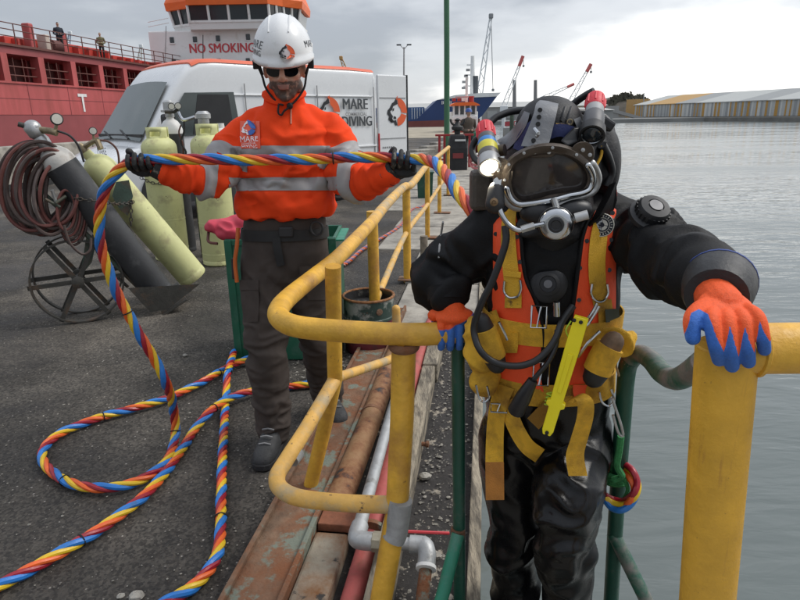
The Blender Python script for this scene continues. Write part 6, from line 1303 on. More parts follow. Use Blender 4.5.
MB().tube(cat([on(bvS, *q, .026) for q in ((504.5, 281), (504, 291), (508, 297), (513, 298), (518, 296), (521, 289), (520, 280))], 4), .0032, 8).build('d_ring', m_chrome, har)
strap_px(bvS, [(504.5, 273), (521, 275)], 6, .024, .004).build('keeper', m_web, har)
MB().tube(cat([on(bvS, *q, .026) for q in ((592, 284), (591, 294), (596, 301), (603, 301), (608, 294), (607, 284))], 4), .003, 8).build('d_ring', m_chrome, har2)
cb = ring_belt(bvS, D(548, 316, DD), A(0, .0, 1), .029, .013, .004).build('chest_belt', m_web, div)
strap_px(bvS, [(492, 311), (497, 325)], 9, .029, .004).build('keeper', m_web, cb)
wb_ = ring_belt(bvS, D(546, 373, DD), A(0, .0, 1), .031, .009, .004).build('waist_belt', m_web, div)
def buckle(px, py, w_, h, parent, bv=bvS, off=.037):
    c_ = on(bv, px, py, off); n_ = unit(CAM - c_); u_ = unit(np.cross(Zv, n_)); v_ = np.cross(n_, u_)
    MB().tube([c_ + u_ * sx * w_ / 2 + v_ * sy * h / 2 for sx, sy in ((-1, -1), (1, -1), (1, 1), (-1, 1))], .0028, 7, closed=True).build('buckle', m_chrome, parent); MB().tube([c_ + u_ * sx * w_ * .1 + v_ * h * .5 * sx for sx in (-1, 1)], .0024, 6).build('buckle_bar', m_chrome, parent)
buckle(539, 317, .036, .052, cb); buckle(541, 374, .038, .056, wb_)
strap_px(bvS, [(612, 309), (613, 322)], 14, .028, .004).build('strap_end', mat('dark green webbing', (.035, .045, .03), rough=.8), cb)
# orange flaps under the belt
for q in ([(333, 500, 518), (345, 500, 518), (353, 501, 517)], [(385, 573, 598), (392, 573, 596), (400, 575, 592)]): sheet_px(bvS, rows_px(q, 5), .018, .008).build('vest_flap', m_web if q[0][0] < 340 else m_vest, div)
# lower straps
l1 = strap_px(bvB, [(505, 386), (500, 400), (496, 420), (494.5, 455), (495, 500)], [19, 18, 17, 18, 18], .020, .004, fb=(1.5, 1.75)).build('leg_strap', m_web, div); buckle(499, 408, .042, .022, l1, bvB, .028)
strap_px(bvB, [(494.6, 462), (495, 500)], 18.5, .0245, .004, fb=(1.5, 1.75)).build('strap_stitching', mat('orange webbing end', (.45, .18, .03), rough=.75, bump=.5, bs=300, var=.2, vs=30), l1)
strap_px(bvB, [(507, 400), (514, 424), (526, 445), (540, 456)], 16, .014, .004).build('leg_strap', m_web, div)
strap_px(bvB, [(533, 424), (547, 410), (563, 400), (576, 396)], 16, .016, .004).build('leg_strap', mat('dark ochre webbing', (.25, .125, .012), rough=.75, var=.2, vs=12, bump=.4, bs=400), div)
# strap hanging free from a fold
Ph = [(566, 399), (576, 395), (585, 402), (585, 418), (579, 440), (575, 456), (578, 476)]; dph = [1.36, 1.325, 1.31, 1.325, 1.345, 1.35, 1.345]
Pc = np.array(cat([A(x, y, d_) for (x, y), d_ in zip(Ph, dph)], 6)); rings = []
for i, (x, y, d_) in enumerate(Pc):
    fr = i / len(Pc); wv = 7.5 + 2.0 * fr; tl = (.35 if fr < .3 else .0)
    a_, b_ = D(x - wv, y + (8 * (1 - fr) if fr < .25 else 0), d_ + .004), D(x + wv, y - (2 * (1 - fr)), d_ + .012); n_ = unit(CAM - a_) * .0035
    rings.append([a_ + n_, (a_ + b_) / 2 + n_ * 1.6, b_ + n_, b_, (a_ + b_) / 2 + n_ * .5, a_])
MB().loft(rings).build('strap_tail', m_web, div)
# pouches with lamps/bottles at either hip
def pouch(pts, r_, parent, d_=1.42):
    P = [D(x, y, d_) for x, y in pts]; o = MB().tube(cat(P, 4) if len(P) > 2 else P, r_, 16).build('pouch', m_web, parent); return o
p1 = pouch([(484, 328), (489, 343), (494, 357)], .031, div, 1.41); MB().tube([D(481, 322, 1.41), D(484, 329, 1.41)], [.024, .026], 14, rnd=True).build('flask_neck', m_blk, p1); MB().tube([D(493, 355, 1.41), D(497, 364, 1.41)], [.029, .024], 14, rnd=True).build('flask', m_blk, p1)
b = MB(); b.ell(D(481, 352, 1.46), (.035, .04, .06)); b.ell(D(486, 380, 1.46), (.04, .04, .04)); b.ell(D(478, 334, 1.47), (.03, .035, .05)); V2, F2 = remesh(b, .006, 4); V2 = wrinkle(V2, F2, D(482, 355, 1.43), A(.4, 0, 1), .12, .03, 30, 10, 60); mesh_obj('folded_webbing', V2, F2, m_web, div, angle=180)
p2_ = pouch([(610, 346), (603, 358), (597, 371)], .034, div, 1.37); MB().tube([D(613, 342, 1.37), D(609, 348, 1.37)], [.026, .028], 14, rnd=True).build('flask_neck', mat('grimy brown', (.16, .10, .06), rough=.7, var=.4, vs=40), p2_); MB().tube([D(598, 369, 1.37), D(594, 377, 1.37)], [.032, .027], 14, rnd=True).build('flask', m_blk, p2_)
b = MB(); b.ell(D(616, 342, 1.43), (.04, .04, .035)); b.ell(D(628, 342, 1.42), (.022, .025, .026)); b.ell(D(606, 334, 1.45), (.04, .04, .03)); b.ell(D(596, 352, 1.45), (.03, .04, .06)); b.ell(D(592, 384, 1.45), (.05, .045, .035)); V2, F2 = remesh(b, .006, 4); V2 = wrinkle(V2, F2, D(610, 345, 1.40), A(.6, 0, .8), .14, .034, 28, 10, 61); mesh_obj('folded_webbing', V2, F2, m_web, div, angle=180)
MB().tube(cat([D(616, 336, 1.37), D(618, 350, 1.355), D(616, 364, 1.36), D(619, 376, 1.37)], 5), .0028, 6).build('lashing_cord', mat('jute cord', (.3, .2, .1), rough=.9), p2_)
MB().tube([D(600, 331, 1.36), D(588, 343, 1.36), D(578, 357, 1.37)], .004, 8).build('steel_rod', m_chrome, div)
MB().tube([D(499, 322, 1.38), D(505, 334, 1.38), D(507, 340, 1.38)], .0035, 8).build('steel_rod', m_chrome, div)
for pts in (((476, 385), (479, 398), (484, 402), (489, 397), (487, 386)), ((599, 392), (602, 402), (609, 406), (614, 400), (611, 389))):
    MB().tube(cat([D(x, y, 1.38) for x, y in pts], 4), .003, 7).build('d_ring', m_chrome, div)
# carabiner and hook
MB().tube(cat([D(x, y, 1.355) for x, y in ((597, 303), (593, 311), (587, 320), (584, 325), (588, 324), (594, 315), (599, 306))], 4), .0035, 8).build('carabiner', m_chrome, div)
MB().tube(cat([D(x, y, 1.37) for x, y in ((612, 398), (616, 410), (621, 425), (623, 436), (618, 432), (613, 415))], 4), .0035, 8).build('snap_hook', m_steel, div)
# knife in yellow sheath
def kp(x, y, d_=1.335): return D(x, y, d_)
kn = thing('dive_knife', 'bright yellow dive knife sheath clipped across the diver’s harness', 'knife', kp(547, 432))
m_kn = mat('bright yellow plastic', (.90, .76, .015), rough=.35, var=.05, vs=10)
ku = unit(kp(549, 425) - kp(581, 318)); ks = unit(np.cross(ku, CAM - kp(565, 370))); kw = np.cross(ks, ku)
L_k = np.linalg.norm(kp(547, 432) - kp(582, 316)); o_k = kp(582, 316)
out_ = [(-.016, .0), (-.017, .07), (-.015, .70 * L_k), (-.022, .71 * L_k), (-.022, .745 * L_k), (-.014, .76 * L_k), (-.0135, .96 * L_k), (-.009, L_k), (-.003, L_k), (-.002, .975 * L_k), (.002, .975 * L_k), (.003, L_k), (.009, L_k), (.0135, .96 * L_k), (.014, .76 * L_k), (.022, .745 * L_k), (.022, .71 * L_k), (.015, .70 * L_k), (.017, .07), (.016, .0)]
MB().prism([(x, y) for x, y in out_], o_k, ks, ku, .02, kw).build('sheath', m_kn, kn, smooth=False, bevel=.004)
MB().prism([(-.006, .09), (.006, .09), (.005, .62 * L_k), (-.005, .62 * L_k)], o_k + kw * .0205, ks, ku, .003, kw).build('sheath_rib', m_kn, kn, smooth=False, bevel=.001)
for x, y in ((581.5, 320), (575, 318), (548, 429)): p = kp(x, y) + kw * .021; MB().lathe([(.0045, 0), (.0045, .003), (.001, .004)], p, kw, 10).build('sheath_rivet', m_eye, kn)
MB().tube(cat([kp(571, 321), kp(566, 330), kp(569, 338)], 4), .0018, 6).build('lanyard', mat('lime cord', (.45, .65, .05), rough=.6), kn)
MB().tube([kp(550 + 3.2 * math.cos(a * 1.0) - .35 * a * .3, 392 + a * .55, 1.345 + .006 * math.sin(a)) for a in np.linspace(0, 25, 60)], .0018, 6).build('lanyard_coil', MATS['lime cord'], kn)
# whip hoses across the chest
m_hose = mat('black hose rubber', (.011, .011, .012), rough=.42, var=.15)
MB().tube(cat([D(505, 226, 1.37), D(506, 240, 1.36), D(501, 258, 1.355), (D(492, 282, 1.355)), D(483, 300, 1.36), D(476, 318, 1.37), D(474, 332, 1.37), D(480, 350, 1.345), D(494, 362, 1.335), D(515, 366, 1.325), D(533, 362, 1.325), D(546, 352, 1.33), D(556, 338, 1.34), D(562, 322, 1.36), D(573, 306, 1.38)], 7), .0085, 10).build('whip_hose', m_hose, div)
MB().tube(cat([D(557, 330, 1.35), D(556, 345, 1.335), D(548, 362, 1.325), D(535, 378, 1.325), D(527, 392, 1.335), D(522, 406, 1.35)], 6), .006, 10).build('inflator_hose', m_hose, div)
MB().tube([D(533, 380, 1.325), D(524, 396, 1.33), D(516, 411, 1.35)], [.012, .019, .021], 14).build('hose_boot', m_hose, div)
MB().tube([D(556.5, 302, 1.36), D(557, 316, 1.36)], .008, 10).build('inflator_nipple', m_chrome, div)
# suit inflator valve
vc = on(bvB, 548, 284, -.004); vn = unit(CAM - vc); MB().lathe([(.046, 0), (.046, .012), (.038, .02), (.028, .022), (.028, .034), (.02, .038), (.019, .032), (.001, .032)], vc, vn, 28).build('inflator_valve', m_blk, div)
MB().lathe([(.010, .034), (.010, .036), (.0001, .0365)], vc, vn, 16).build('valve_badge', mat('dull valve badge', (.14, .14, .145), rough=.5, metal=.3), div)
# shoulder dump valve
sv = on(bvB, 649, 216, -.006, 1.45); sn = unit(A(.12, -.62, .75)); dv_ = MB().lathe([(.046, -.004), (.046, .006), (.036, .010), (.036, .026), (.032, .033), (.018, .036), (.017, .033), (.001, .033)], sv, sn, 36).build('dump_valve', m_blk, div)
for k in range(22):
    a = 2 * math.pi * k / 22; u_ = unit(np.cross(sn, A(0, 1, 0))); v_ = np.cross(sn, u_); p = sv + sn * .018 + .036 * (math.cos(a) * u_ + math.sin(a) * v_); MB().box(p, (.004, .004, .014), (u_, v_, sn)).build('grip_rib', m_blk, dv_, smooth=False)
MB().lathe([(.015, .035), (.015, .037), (.0001, .0375)], sv, sn, 20).build('valve_badge', MATS['dull valve badge'], dv_)
# embroidered patch on strap
bp = on(bvS, 602, 225, .026); bn = unit(CAM - bp); pa_ = MB().lathe([(.028, 0), (.028, .002), (.0001, .0022)], bp, bn, 32).build('badge', mat('navy badge', (.012, .014, .025), rough=.7), div)
bu = unit(np.cross(Zv, bn)); bv_ = np.cross(bn, bu)
MB().tube([bp + bn * .0025 + .0265 * (bu * math.cos(a) + bv_ * math.sin(a)) for a in np.linspace(0, 2 * math.pi, 32, endpoint=False)], .0011, 5, closed=True).build('badge_ring', m_dial, pa_)
MB().tube([bp + bn * .0025 + .017 * (bu * math.cos(a) + bv_ * math.sin(a)) for a in np.linspace(0, 2 * math.pi, 32, endpoint=False)], .0007, 5, closed=True).build('badge_ring', m_dial, pa_)
put_emblem(bp + bn * .002, bu, bv_, .013, pa_, m_dial, m_galv, lift=.001)
for k in range(22):
    a = R(200 - k * 16.4); rr_ = bu * math.cos(a) + bv_ * math.sin(a); MB().box(bp + bn * .0028 + rr_ * .0217, (.0012 + .0012 * (k % 2), .0045, .0006), (unit(np.cross(rr_, bn)), rr_, bn)).build('badge_stitch', m_dial, pa_, smooth=False)
# reflective piping on the sleeve
MB().tube(cat([on(bvB, x, y, .002, 1.62) for x, y in ((443, 222), (441, 235), (439.5, 248), (439, 258))], 4), .003, 6).build('sleeve_piping', m_refl, BO)
# -- gloves
m_dg = zonemat('orange blue glove', (.86, .10, .012), (.04, .16, .55), rough=.7, bump=.3, bs=420, var=.2, w=.07)
# left in picture: closed round the rail end
rc_ = G(454, 331, .95)
V, Fc = grip_hand(rc_, A(1, 0, 0), A(-.1, -.12, 1), A(.1, -1, -.1), .031, w1 + A(.0, -.005, -.01), thumb_sign=-1, sc=1.15, arc=(28, 205), thumb_arc=(-10, -120))
nrm = vnorm(V, Fc); loc_ = V - rc_; rad_ = np.sqrt(loc_[:, 1] ** 2 + loc_[:, 2] ** 2)
zone = np.clip((.030 - loc_[:, 2] + np.clip(loc_[:, 0], -.02, .06) * .55) * 70 + .5, 0, 1)
g1 = mesh_obj('glove', V, Fc, m_dg, div, angle=180); a_ = g1.data.attributes.new('zone', 'FLOAT', 'POINT'); a_.data.foreach_set('value', zone.astype(np.float32))
MB().tube([w1 + A(.0, -.012, -.018), w1 + A(0, .004, .012)], [.052, .055], 22).build('cuff', m_suit, g1)
# right in picture: laid over the post top, fingers hanging over the front
b = MB(); kn_px = [(711, 322), (727, 324), (743, 323), (757, 319)]; tip_px = [(719, 360), (732, 366), (748.5, 362), (764.5, 350)]; mid_px = [(715, 342), (730, 346), (746.5, 343.5), (762.5, 335)]
kd = .862
wq = D(716, 297, .965)
for (kx, ky), (mx_, my), (tx, ty), r_ in zip(kn_px, mid_px, tip_px, (.0110, .0114, .0110, .0100)):
    P = [D(kx * .6 + 716 * .4, ky - 13, .925), D(kx, ky - 3, kd + .012), D(mx_, my, kd - .008), D((mx_ + tx) / 2, (my + ty) / 2, kd - .003), D(tx, ty, kd + .012)]
    b.tube(cat(P, 5), [r_ * 1.08, r_ * 1.08, r_ * 1.03, r_, r_ * .95], 14, rnd=True)
b.tube(cat([D(712, 306, .935), D(699, 312, .905), D(692, 321, .885), D(693, 338, .872)], 5), [.019, .0165, .0135, .0112], 14, rnd=True)
X_ = (XR, unit(A(0, -.8, -.6)), unit(A(0, -.6, .8)))
b.ell(D(726, 312, .918), (.047, .044, .020), X_); b.ell(D(735, 318, .90), (.040, .03, .018), X_); b.ell(D(714, 316, .905), (.036, .034, .018), X_)
limb(b, [D(722, 306, .935), wq, w2 + A(0, .02, .0)], [.034, .033, .036], 16)
V, Fc = remesh(b, .0022, 2, .4)
def proj_np(P):
    d = P - CAM; z = d @ Fv; return 400 + F * (d @ camR) / z, 300 - F * (d @ camU) / z
px_, py_ = proj_np(V); edge = np.interp(px_, [684, 688, 691, 699, 708, 712, 716, 724, 727, 730, 734, 738.7, 742, 745, 749, 754.5, 757, 759.5, 764, 770, 776], [335, 326, 313, 309, 314, 324, 336, 352, 340, 325, 340, 357, 342, 326, 340, 353, 337, 321, 332, 342, 330])
nrm = vnorm(V, Fc)
zone = np.clip((py_ - edge) * .35 + .5, 0, 1)
g2 = mesh_obj('glove', V, Fc, m_dg, div, angle=180); a_ = g2.data.attributes.new('zone', 'FLOAT', 'POINT'); a_.data.foreach_set('value', zone.astype(np.float32))
cd_ = unit(wq - w2)
MB().tube([w2 - cd_ * .03, w2 - cd_ * .005, w2 + cd_ * .022, w2 + cd_ * .040, w2 + cd_ * .041], [.060, .0585, .055, .049, .042], 26).build('cuff', mat('neoprene cuff', (.02, .02, .021), rough=.5, var=.2, bump=.2, bs=90), g2)
MB().tube([w2 - cd_ * .03, w2 - cd_ * .025], .0606, 26).build('cuff_trim', mat('blue trim', (.02, .05, .22), rough=.6), g2)
wt = D(738, 277, 1.0); MB().box(wt, (.055, .02, .03), (unit(A(.75, -.3, -.5)), unit(A(.3, .9, 0)), unit(A(.5, -.1, .8)))).build('wrist_strap_end', MATS['neoprene cuff'], div, smooth=False, bevel=.006)
# -- neck, hood, collar
b = MB()
b.ell(D(553, 163, 1.555), (.124, .13, .135)); b.ell(D(549, 128, 1.52), (.082, .10, .075)); b.ell(D(600, 165, 1.58), (.045, .09, .105)); b.ell(D(550, 205, 1.53), (.105, .12, .09)); b.ell(D(548, 228, 1.47), (.085, .07, .055))
V2, F2 = remesh(b, .0065, 6); V2 = wrinkle(V2, F2, D(550, 232, 1.42), Zv, .10, .022, 22, 6, 71)
HO = mesh_obj('hood', V2, F2, mat('hood neoprene', (.008, .008, .009), rough=.6, var=.15, vs=9, bump=.2, bs=180), div, angle=180); bvO = bvh(V2, F2)
col = [D(588, 228, 1.43), D(600, 216, 1.40), D(611, 196, 1.41), D(617, 180, 1.43), D(618, 200, 1.47), D(613, 214, 1.49), D(600, 232, 1.48)]
cen_ = D(596, 212, 1.47); MB().loft([[p for p in col], [p + A(-.012, .02, -.012) for p in col]]).build('collar_flap', m_suit, div, smooth=False, bevel=.006)
# -- helmet
hl = MB(); FD = 1.385
def fp(x, y, o_=0.0):  # point on the gently curved face frame
    dx = (x - 549) / 50; return D(x, y, FD + .035 * dx * dx + .0006 * (y - 178) - o_)
gl = cat([A(x, y) for x, y in ((511, 180), (513, 169), (521, 161), (537, 155.5), (556, 154.5), (572, 159), (583, 167), (587.5, 177), (585, 187), (577, 191), (564, 192.5), (550, 195), (535, 199), (522, 200.5), (514, 194))], 4, True)
gc = np.mean(gl, 0)
def ringk(k, o_, dy=0): return [fp(gc[0] + (p[0] - gc[0]) * (1 + k / max(12, abs(p - gc)[0] + .5 * abs(p - gc)[1])), gc[1] + (p[1] - gc[1]) * (1 + k / max(12, np.linalg.norm(p - gc))) + dy, o_) for p in gl]
m_brz = mat('bronze brown frame', (.07, .052, .038), rough=.42, metal=.35, var=.25, vs=20, bump=.15, bs=90)
frame = MB().loft([ringk(0, .0), ringk(0, .014), ringk(2.5, .020), ringk(8.5, .018), ringk(11, .008), ringk(11.5, -.03), ringk(4, -.05)], cap=False).build('helmet_frame', m_brz, div, angle=50)
mg = [fp(*p, .004) for p in gl]; gcen = fp(gc[0], gc[1], .012)
gg = MB(); inner = [[fp(gc[0] + (p[0] - gc[0]) * k, gc[1] + (p[1] - gc[1]) * k, .004 + .006 * (1 - k * k)) for p in gl] for k in (1, .75, .5, .25, .02)]; gg.loft(inner)
gg.build('faceplate', mat('dark faceplate', (.045, .038, .035), rough=.14, var=.3, vs=14, rv=.06, spec=.6, c2=(.075, .062, .057), c2t=.6, c2s=22), div)
# chromed lower rim
low_i = [i for i, p in enumerate(gl) if p[1] > 185 or p[0] > 582]; seg = sorted(low_i, key=lambda i: math.atan2(gl[i][1] - gc[1], gl[i][0] - gc[0]))
rA = ringk(5.5, .022)
sg2 = [rA[i] for i in seg]; MB().tube(cat(sg2, 3), .0075, 10, rnd=True).build('chrome_rim', m_chrome, frame)
rB = ringk(10.5, .012); MB().tube(cat([rB[i] for i in seg], 3), .009, 10, rnd=True).build('clamp_band', m_steel, frame)
rS = ringk(6.5, .0195); 
for i in range(0, len(rS), 5):
    if i not in low_i: MB().lathe([(.0036, 0), (.0036, .0022), (.0008, .003)], rS[i], CAM - rS[i], 8).build('frame_screw', m_steel, frame)
# brown lugs on the frame
for poly in ([(489, 160), (500, 157), (511, 163), (513, 176), (507, 186), (497, 184), (490, 173)], [(531, 148), (540, 145), (551, 148), (556, 152), (552, 157), (534, 158), (528, 155)], [(570, 152), (577, 143), (588, 142), (594, 149), (593, 160), (584, 164), (574, 160)]):
    P = cat([A(*p) for p in poly], 3, True); MB().loft([[fp(x, y, .006) for x, y in P], [fp(x, y, .015) for x, y in P]]).build('frame_lug', m_brz, frame, bevel=.002)
for x, y in ((498, 170), (535, 152), (549, 152), (583, 150), (590, 155)): p = fp(x, y, .0155); MB().lathe([(.0045, 0), (.0045, .0025), (.001, .0035)], p, CAM - p, 10).build('lug_screw', m_steel, frame)
# spider strap over the top
m_sp = mat('grey rubber spider', (.16, .165, .175), rough=.55, var=.12, vs=14, bump=.15, bs=120)
rowsS = []
for y, xl, xr, d_ in ((100, 540, 559, 1.475), (104, 536, 558, 1.435), (114, 533.5, 556, 1.415), (126, 529, 553, 1.405), (138, 524, 550, 1.395), (146, 521, 547, 1.385)): rowsS.append((y, xl, xr, d_))
Rs = np.array(cat([A(*r_) for r_ in rowsS], 5)); MB().loft([[D(xl + (xr - xl) * k, y + 2 * k, d_ - .006 * math.sin(math.pi * k)) for k in np.linspace(0, 1, 6)] + [D(xl + (xr - xl) * k, y + 2 * k, d_ + .006) for k in np.linspace(1, 0, 6)] for y, xl, xr, d_ in Rs]).build('spider_strap', m_sp, div, angle=60)
for x, y, d_ in ((540, 110, 1.41), (539, 117, 1.405), (538, 124, 1.40), (533.5, 140.5, 1.385)): p = D(x, y, d_); MB().lathe([(.0052, 0), (.0052, .0015), (.0001, .0016)], p, CAM - p, 12).build('strap_hole', m_eye, div)
MB().tube(cat([D(535, 129, 1.385), D(538, 133, 1.37), D(537, 136, 1.375)], 3), .0045, 8, rnd=True).build('strap_stud', m_chrome, div)
# second spider leg at left and blue hood panel
m_hblue = mat('blue hood panel', (.03, .04, .13), rough=.65, var=.1, bump=.2, bs=150)
strap_px(bvO, [(517, 150), (523, 137), (534, 125), (541, 122)], [9, 12, 9], .004, .006).build('hood_panel', m_hblue, HO); strap_px(bvO, [(548, 133), (560, 130), (573, 133)], 13, .004, .006).build('hood_panel', m_hblue, HO)
strap_px(bvO, [(501, 146), (511, 138), (522, 124), (527, 112)], [14, 10, 6], .006, .006).build('spider_leg', m_sp, div)
strap_px(bvO, [(577, 118), (582, 130), (584, 142)], [7, 8, 8], .004, .006).build('spider_leg', m_sp, div)
MB().loft([[D(x, y, d_) for x, y, d_ in ((560, 141, 1.40), (574, 127, 1.41), (580, 127, 1.42), (579, 141, 1.40), (568, 146, 1.39))], [D(x, y, d_ + .02) for x, y, d_ in ((560, 141, 1.40), (574, 127, 1.41), (580, 127, 1.42), (579, 141, 1.40), (568, 146, 1.39))]]).build('side_tab', m_hose, div, smooth=False, bevel=.004)
MB().tube(cat([on(bvO, x, y, .004) for x, y in ((556, 124), (564, 124.5), (571, 127))], 4), .0016, 5).build('piping', m_web, HO); MB().tube([on(bvO, 569.5, 122, .004) + A(.006 * math.cos(a), -.003, .006 * math.sin(a)) for a in np.linspace(0, 2 * math.pi, 12, endpoint=False)], .0018, 5, closed=True).build('grommet', m_brass, HO)
MB().tube(cat([D(596, 166, 1.45), D(601, 156, 1.455), D(602, 146, 1.46)], 4), .0035, 6).build('piping', m_web, HO)
for x0 in (553, 561, 567): MB().tube(cat([on(bvO, x0 + q * 2.2, 121 - q * 7, .002, 1.45) for q in range(3)], 3), .003, 6).build('hood_seam', m_hose, HO)
# regulator
rg = D(556, 224, 1.345); rn = unit(CAM - rg + A(0, -.1, -.25)); reg = MB().lathe([(.03, -.045), (.034, -.03), (.036, -.012), (.0375, -.004), (.0365, .004), (.033, .009), (.022, .012), (.018, .0115)], rg, rn, 36).build('regulator', m_chrome, div)
MB().lathe([(.0175, .008), (.017, .0165), (.012, .0175), (.010, .0155), (.001, .0155)], rg, rn, 24).build('purge_button', m_blk, reg)
MB().lathe([(.0385, -.003), (.039, .0), (.0385, .003)], rg, rn, 36, cap=False).build('clamp_ring', m_steel, reg)
ru = unit(np.cross(Zv, rn)); rv_ = np.cross(rn, ru)
MB().tube([rg + ru * .034 - rn * .008 + rv_ * .006, D(576, 218, 1.335)], .006, 10).build('adjust_stem', m_steel, reg); MB().tube([D(575, 218, 1.335), D(588, 214.5, 1.33)], .0105, 10).build('adjust_knob', mat('pale grey knob', (.5, .5, .49), rough=.5, metal=.3), reg)
MB().tube([rg + rv_ * .034 - rn * .01, D(553.5, 198, 1.36)], .007, 8).build('yoke', m_steel, reg)
b = MB(); b.ell(D(540, 212, 1.40), (.05, .035, .03)); b.ell(D(572, 210, 1.40), (.05, .035, .03)); b.ell(D(554, 222, 1.395), (.045, .04, .035)); V2, F2 = remesh(b, .006, 4); mesh_obj('oral_block', V2, F2, m_hose, div, angle=180)
MB().tube(cat([D(498, 203, 1.355), D(502, 215, 1.345), D(509, 225, 1.34), D(518, 230, 1.335), D(526, 229, 1.335)], 5), .0062, 10).build('bent_tube', m_chrome, div)
MB().tube([D(521, 229.5, 1.335), D(534, 225.5, 1.335)], .0085, 6).build('tube_nut', m_steel, div); MB().tube([D(533, 226, 1.335), D(543, 224, 1.34)], .006, 10).build('tube_nipple', m_chrome, div)
# side block
sb_ = MB(); sb_.tube([D(496, 190, 1.37), D(495, 204, 1.36)], [.018, .022], 12, rnd=True); sb_.tube([D(494, 203, 1.36), D(503, 200, 1.36)], .014, 10); sbo = sb_.build('side_block', m_blk, div)
p = D(494, 202, 1.335); MB().lathe([(.009, 0), (.009, .006), (.004, .008), (.003, .005), (.0001, .005)], p, CAM - p, 14).build('side_valve', mat('bronze valve', (.2, .13, .07), rough=.4, metal=.7), sbo)
MB().loft([[D(x, y, 1.36) for x, y in ((494, 179), (497, 177), (499, 180), (502, 179), (500, 188), (493, 192))], [D(x, y, 1.364) for x, y in ((494, 179), (497, 177), (499, 180), (502, 179), (500, 188), (493, 192))]]).build('white_tag', mat('white tag', (.75, .78, .8), rough=.5), div, smooth=False)
# rear bracket bulk on the left of the hood
MB().tube(cat([D(505, 150, 1.45), D(496, 152, 1.46), D(489, 162, 1.46)], 4), .014, 10).build('bracket_arm', m_brz, div)
MB().box(D(481, 190, 1.56), (.055, .06, .10)).build('rear_valve_block', mat('grimy rear block', (.06, .05, .04), rough=.6, var=.3, vs=20, bump=.3), div, smooth=False, bevel=.012)
# torches
def torch(label, back, front, d0, d1, m_mid, lens_m, r_, on_=False, sc=1.0):
    t = thing('torch', label, 'torch', D(front[0], front[1], d1))
    a, b_ = D(back[0], back[1], d0), D(front[0], front[1], d1); ax = unit(b_ - a); L_ = np.linalg.norm(b_ - a)
    tc_ = MB().lathe([(r_ * .55, 0), (r_ * .8, .004), (r_ * .86, .012), (r_ * .86, .30 * L_), (r_ * .80, .32 * L_)], a, ax, 20).build('tail_cap', mat('red silicone cap', (.62, .03, .045), rough=.5, var=.1, bump=.1, bs=90), t)
    for k in range(8):
        u_ = unit(np.cross(ax, A(1, 0, .2))); v_ = np.cross(ax, u_); q = 2 * math.pi * k / 8; MB().tube([a + ax * .012 + r_ * .87 * (u_ * math.cos(q) + v_ * math.sin(q)), a + ax * .27 * L_ + r_ * .87 * (u_ * math.cos(q) + v_ * math.sin(q))], .0022, 5).build('cap_rib', MATS['red silicone cap'], tc_)
    for f0, f1, m, k in m_mid: MB().lathe([(r_ * k * .97, f0 * L_), (r_ * k, f0 * L_ + .002), (r_ * k, f1 * L_ - .002), (r_ * k * .97, f1 * L_)], a, ax, 22).build('barrel', m, t)
    MB().lathe([(r_, .80 * L_), (r_ * 1.1, .83 * L_), (r_ * 1.1, L_), (r_ * .92, L_), (r_ * .9, L_ - .006)], a, ax, 24).build('bezel', m_steel if on_ else m_blk, t)
    MB().lathe([(r_ * .9, L_ - .004), (r_ * .62, L_ - .012), (r_ * .60, L_ - .008)], a, ax, 24, cap=False).build('reflector', m_chrome, t); MB().lathe([(r_ * .74, L_ - .003), (r_ * .5, L_ + .001), (.0001, L_ + .003)], a, ax, 24, cap=False).build('lens', lens_m, t)
    return t, b_, ax
m_lit = mat('lit torch lens', (.9, .85, .7), rough=.3, emit=(1, .86, .62), es=9.0, var=0, rv=0)
m_tgrey = mat('grey torch body', (.10, .10, .105), rough=.5, var=.2); m_tyel = mat('yellow tape', (.62, .55, .05), rough=.45, var=.1, vs=20); m_tblue = mat('blue tape', (.05, .22, .55), rough=.45)
t, tb_, tax = torch('lit torch with red cap, blue and yellow tape on the diving helmet', (485, 125), (490, 168), 1.53, 1.40, [(.30, .42, m_tgrey, .84), (.42, .52, m_tblue, .90), (.52, .70, m_tyel, .96), (.68, .82, mat('bronze grey barrel', (.13, .12, .11), rough=.45, metal=.4, var=.2), .98)], m_lit, .0245, True)
lp = bpy.data.lights.new('torch_beam', 'SPOT'); lp.energy = 4; lp.spot_size = R(60); lp.color = (1, .9, .7); lp.shadow_soft_size = .02; lo = bpy.data.objects.new('torch_beam', lp); COL.objects.link(lo); lo.location = Vector(tb_ + tax * .012 - np.array(t.location)); lo.rotation_euler = Vector(-tax).to_track_quat('Z', 'Y').to_euler(); lo.parent = t
torch('unlit black torch with red cap on the helmet beside the hood', (596, 97), (592, 136), 1.50, 1.385, [(.30, .50, mat('pale grey barrel', (.33, .33, .33), rough=.5, var=.15), .80), (.50, .82, m_tgrey, .93)], glass('dark torch lens'), .0255)
# hoses round the back of the head
MB().tube(cat([D(490, 123, 1.56), D(497, 117, 1.57), D(510, 112, 1.58), D(525, 110, 1.58), D(540, 109.5, 1.57)], 6), .0088, 10).build('torch_cable', m_hose, div)
MB().tube(cat([D(572, 105, 1.56), D(580, 99, 1.55), D(588, 94, 1.53), D(594, 91, 1.52)], 6), .0088, 10).build('torch_cable', m_hose, div)
MB().tube(cat([D(576, 112, 1.57), D(590, 113, 1.58), D(604, 117, 1.58), D(611, 127, 1.56), D(612, 140, 1.54), D(608, 150, 1.52)], 6), .008, 10).build('torch_cable', m_hose, div)
MB().tube(cat([D(486, 134, 1.58), D(476, 140, 1.60), D(472, 150, 1.60), D(476, 160, 1.58), D(484, 164, 1.55)], 6), .0085, 10).build('air_hose', m_hose, div)
MB().tube(cat([D(602, 145, 1.46), D(608, 158, 1.48), D(611, 172, 1.50), D(606, 186, 1.50)], 6), .011, 10).build('air_hose', m_hose, div)
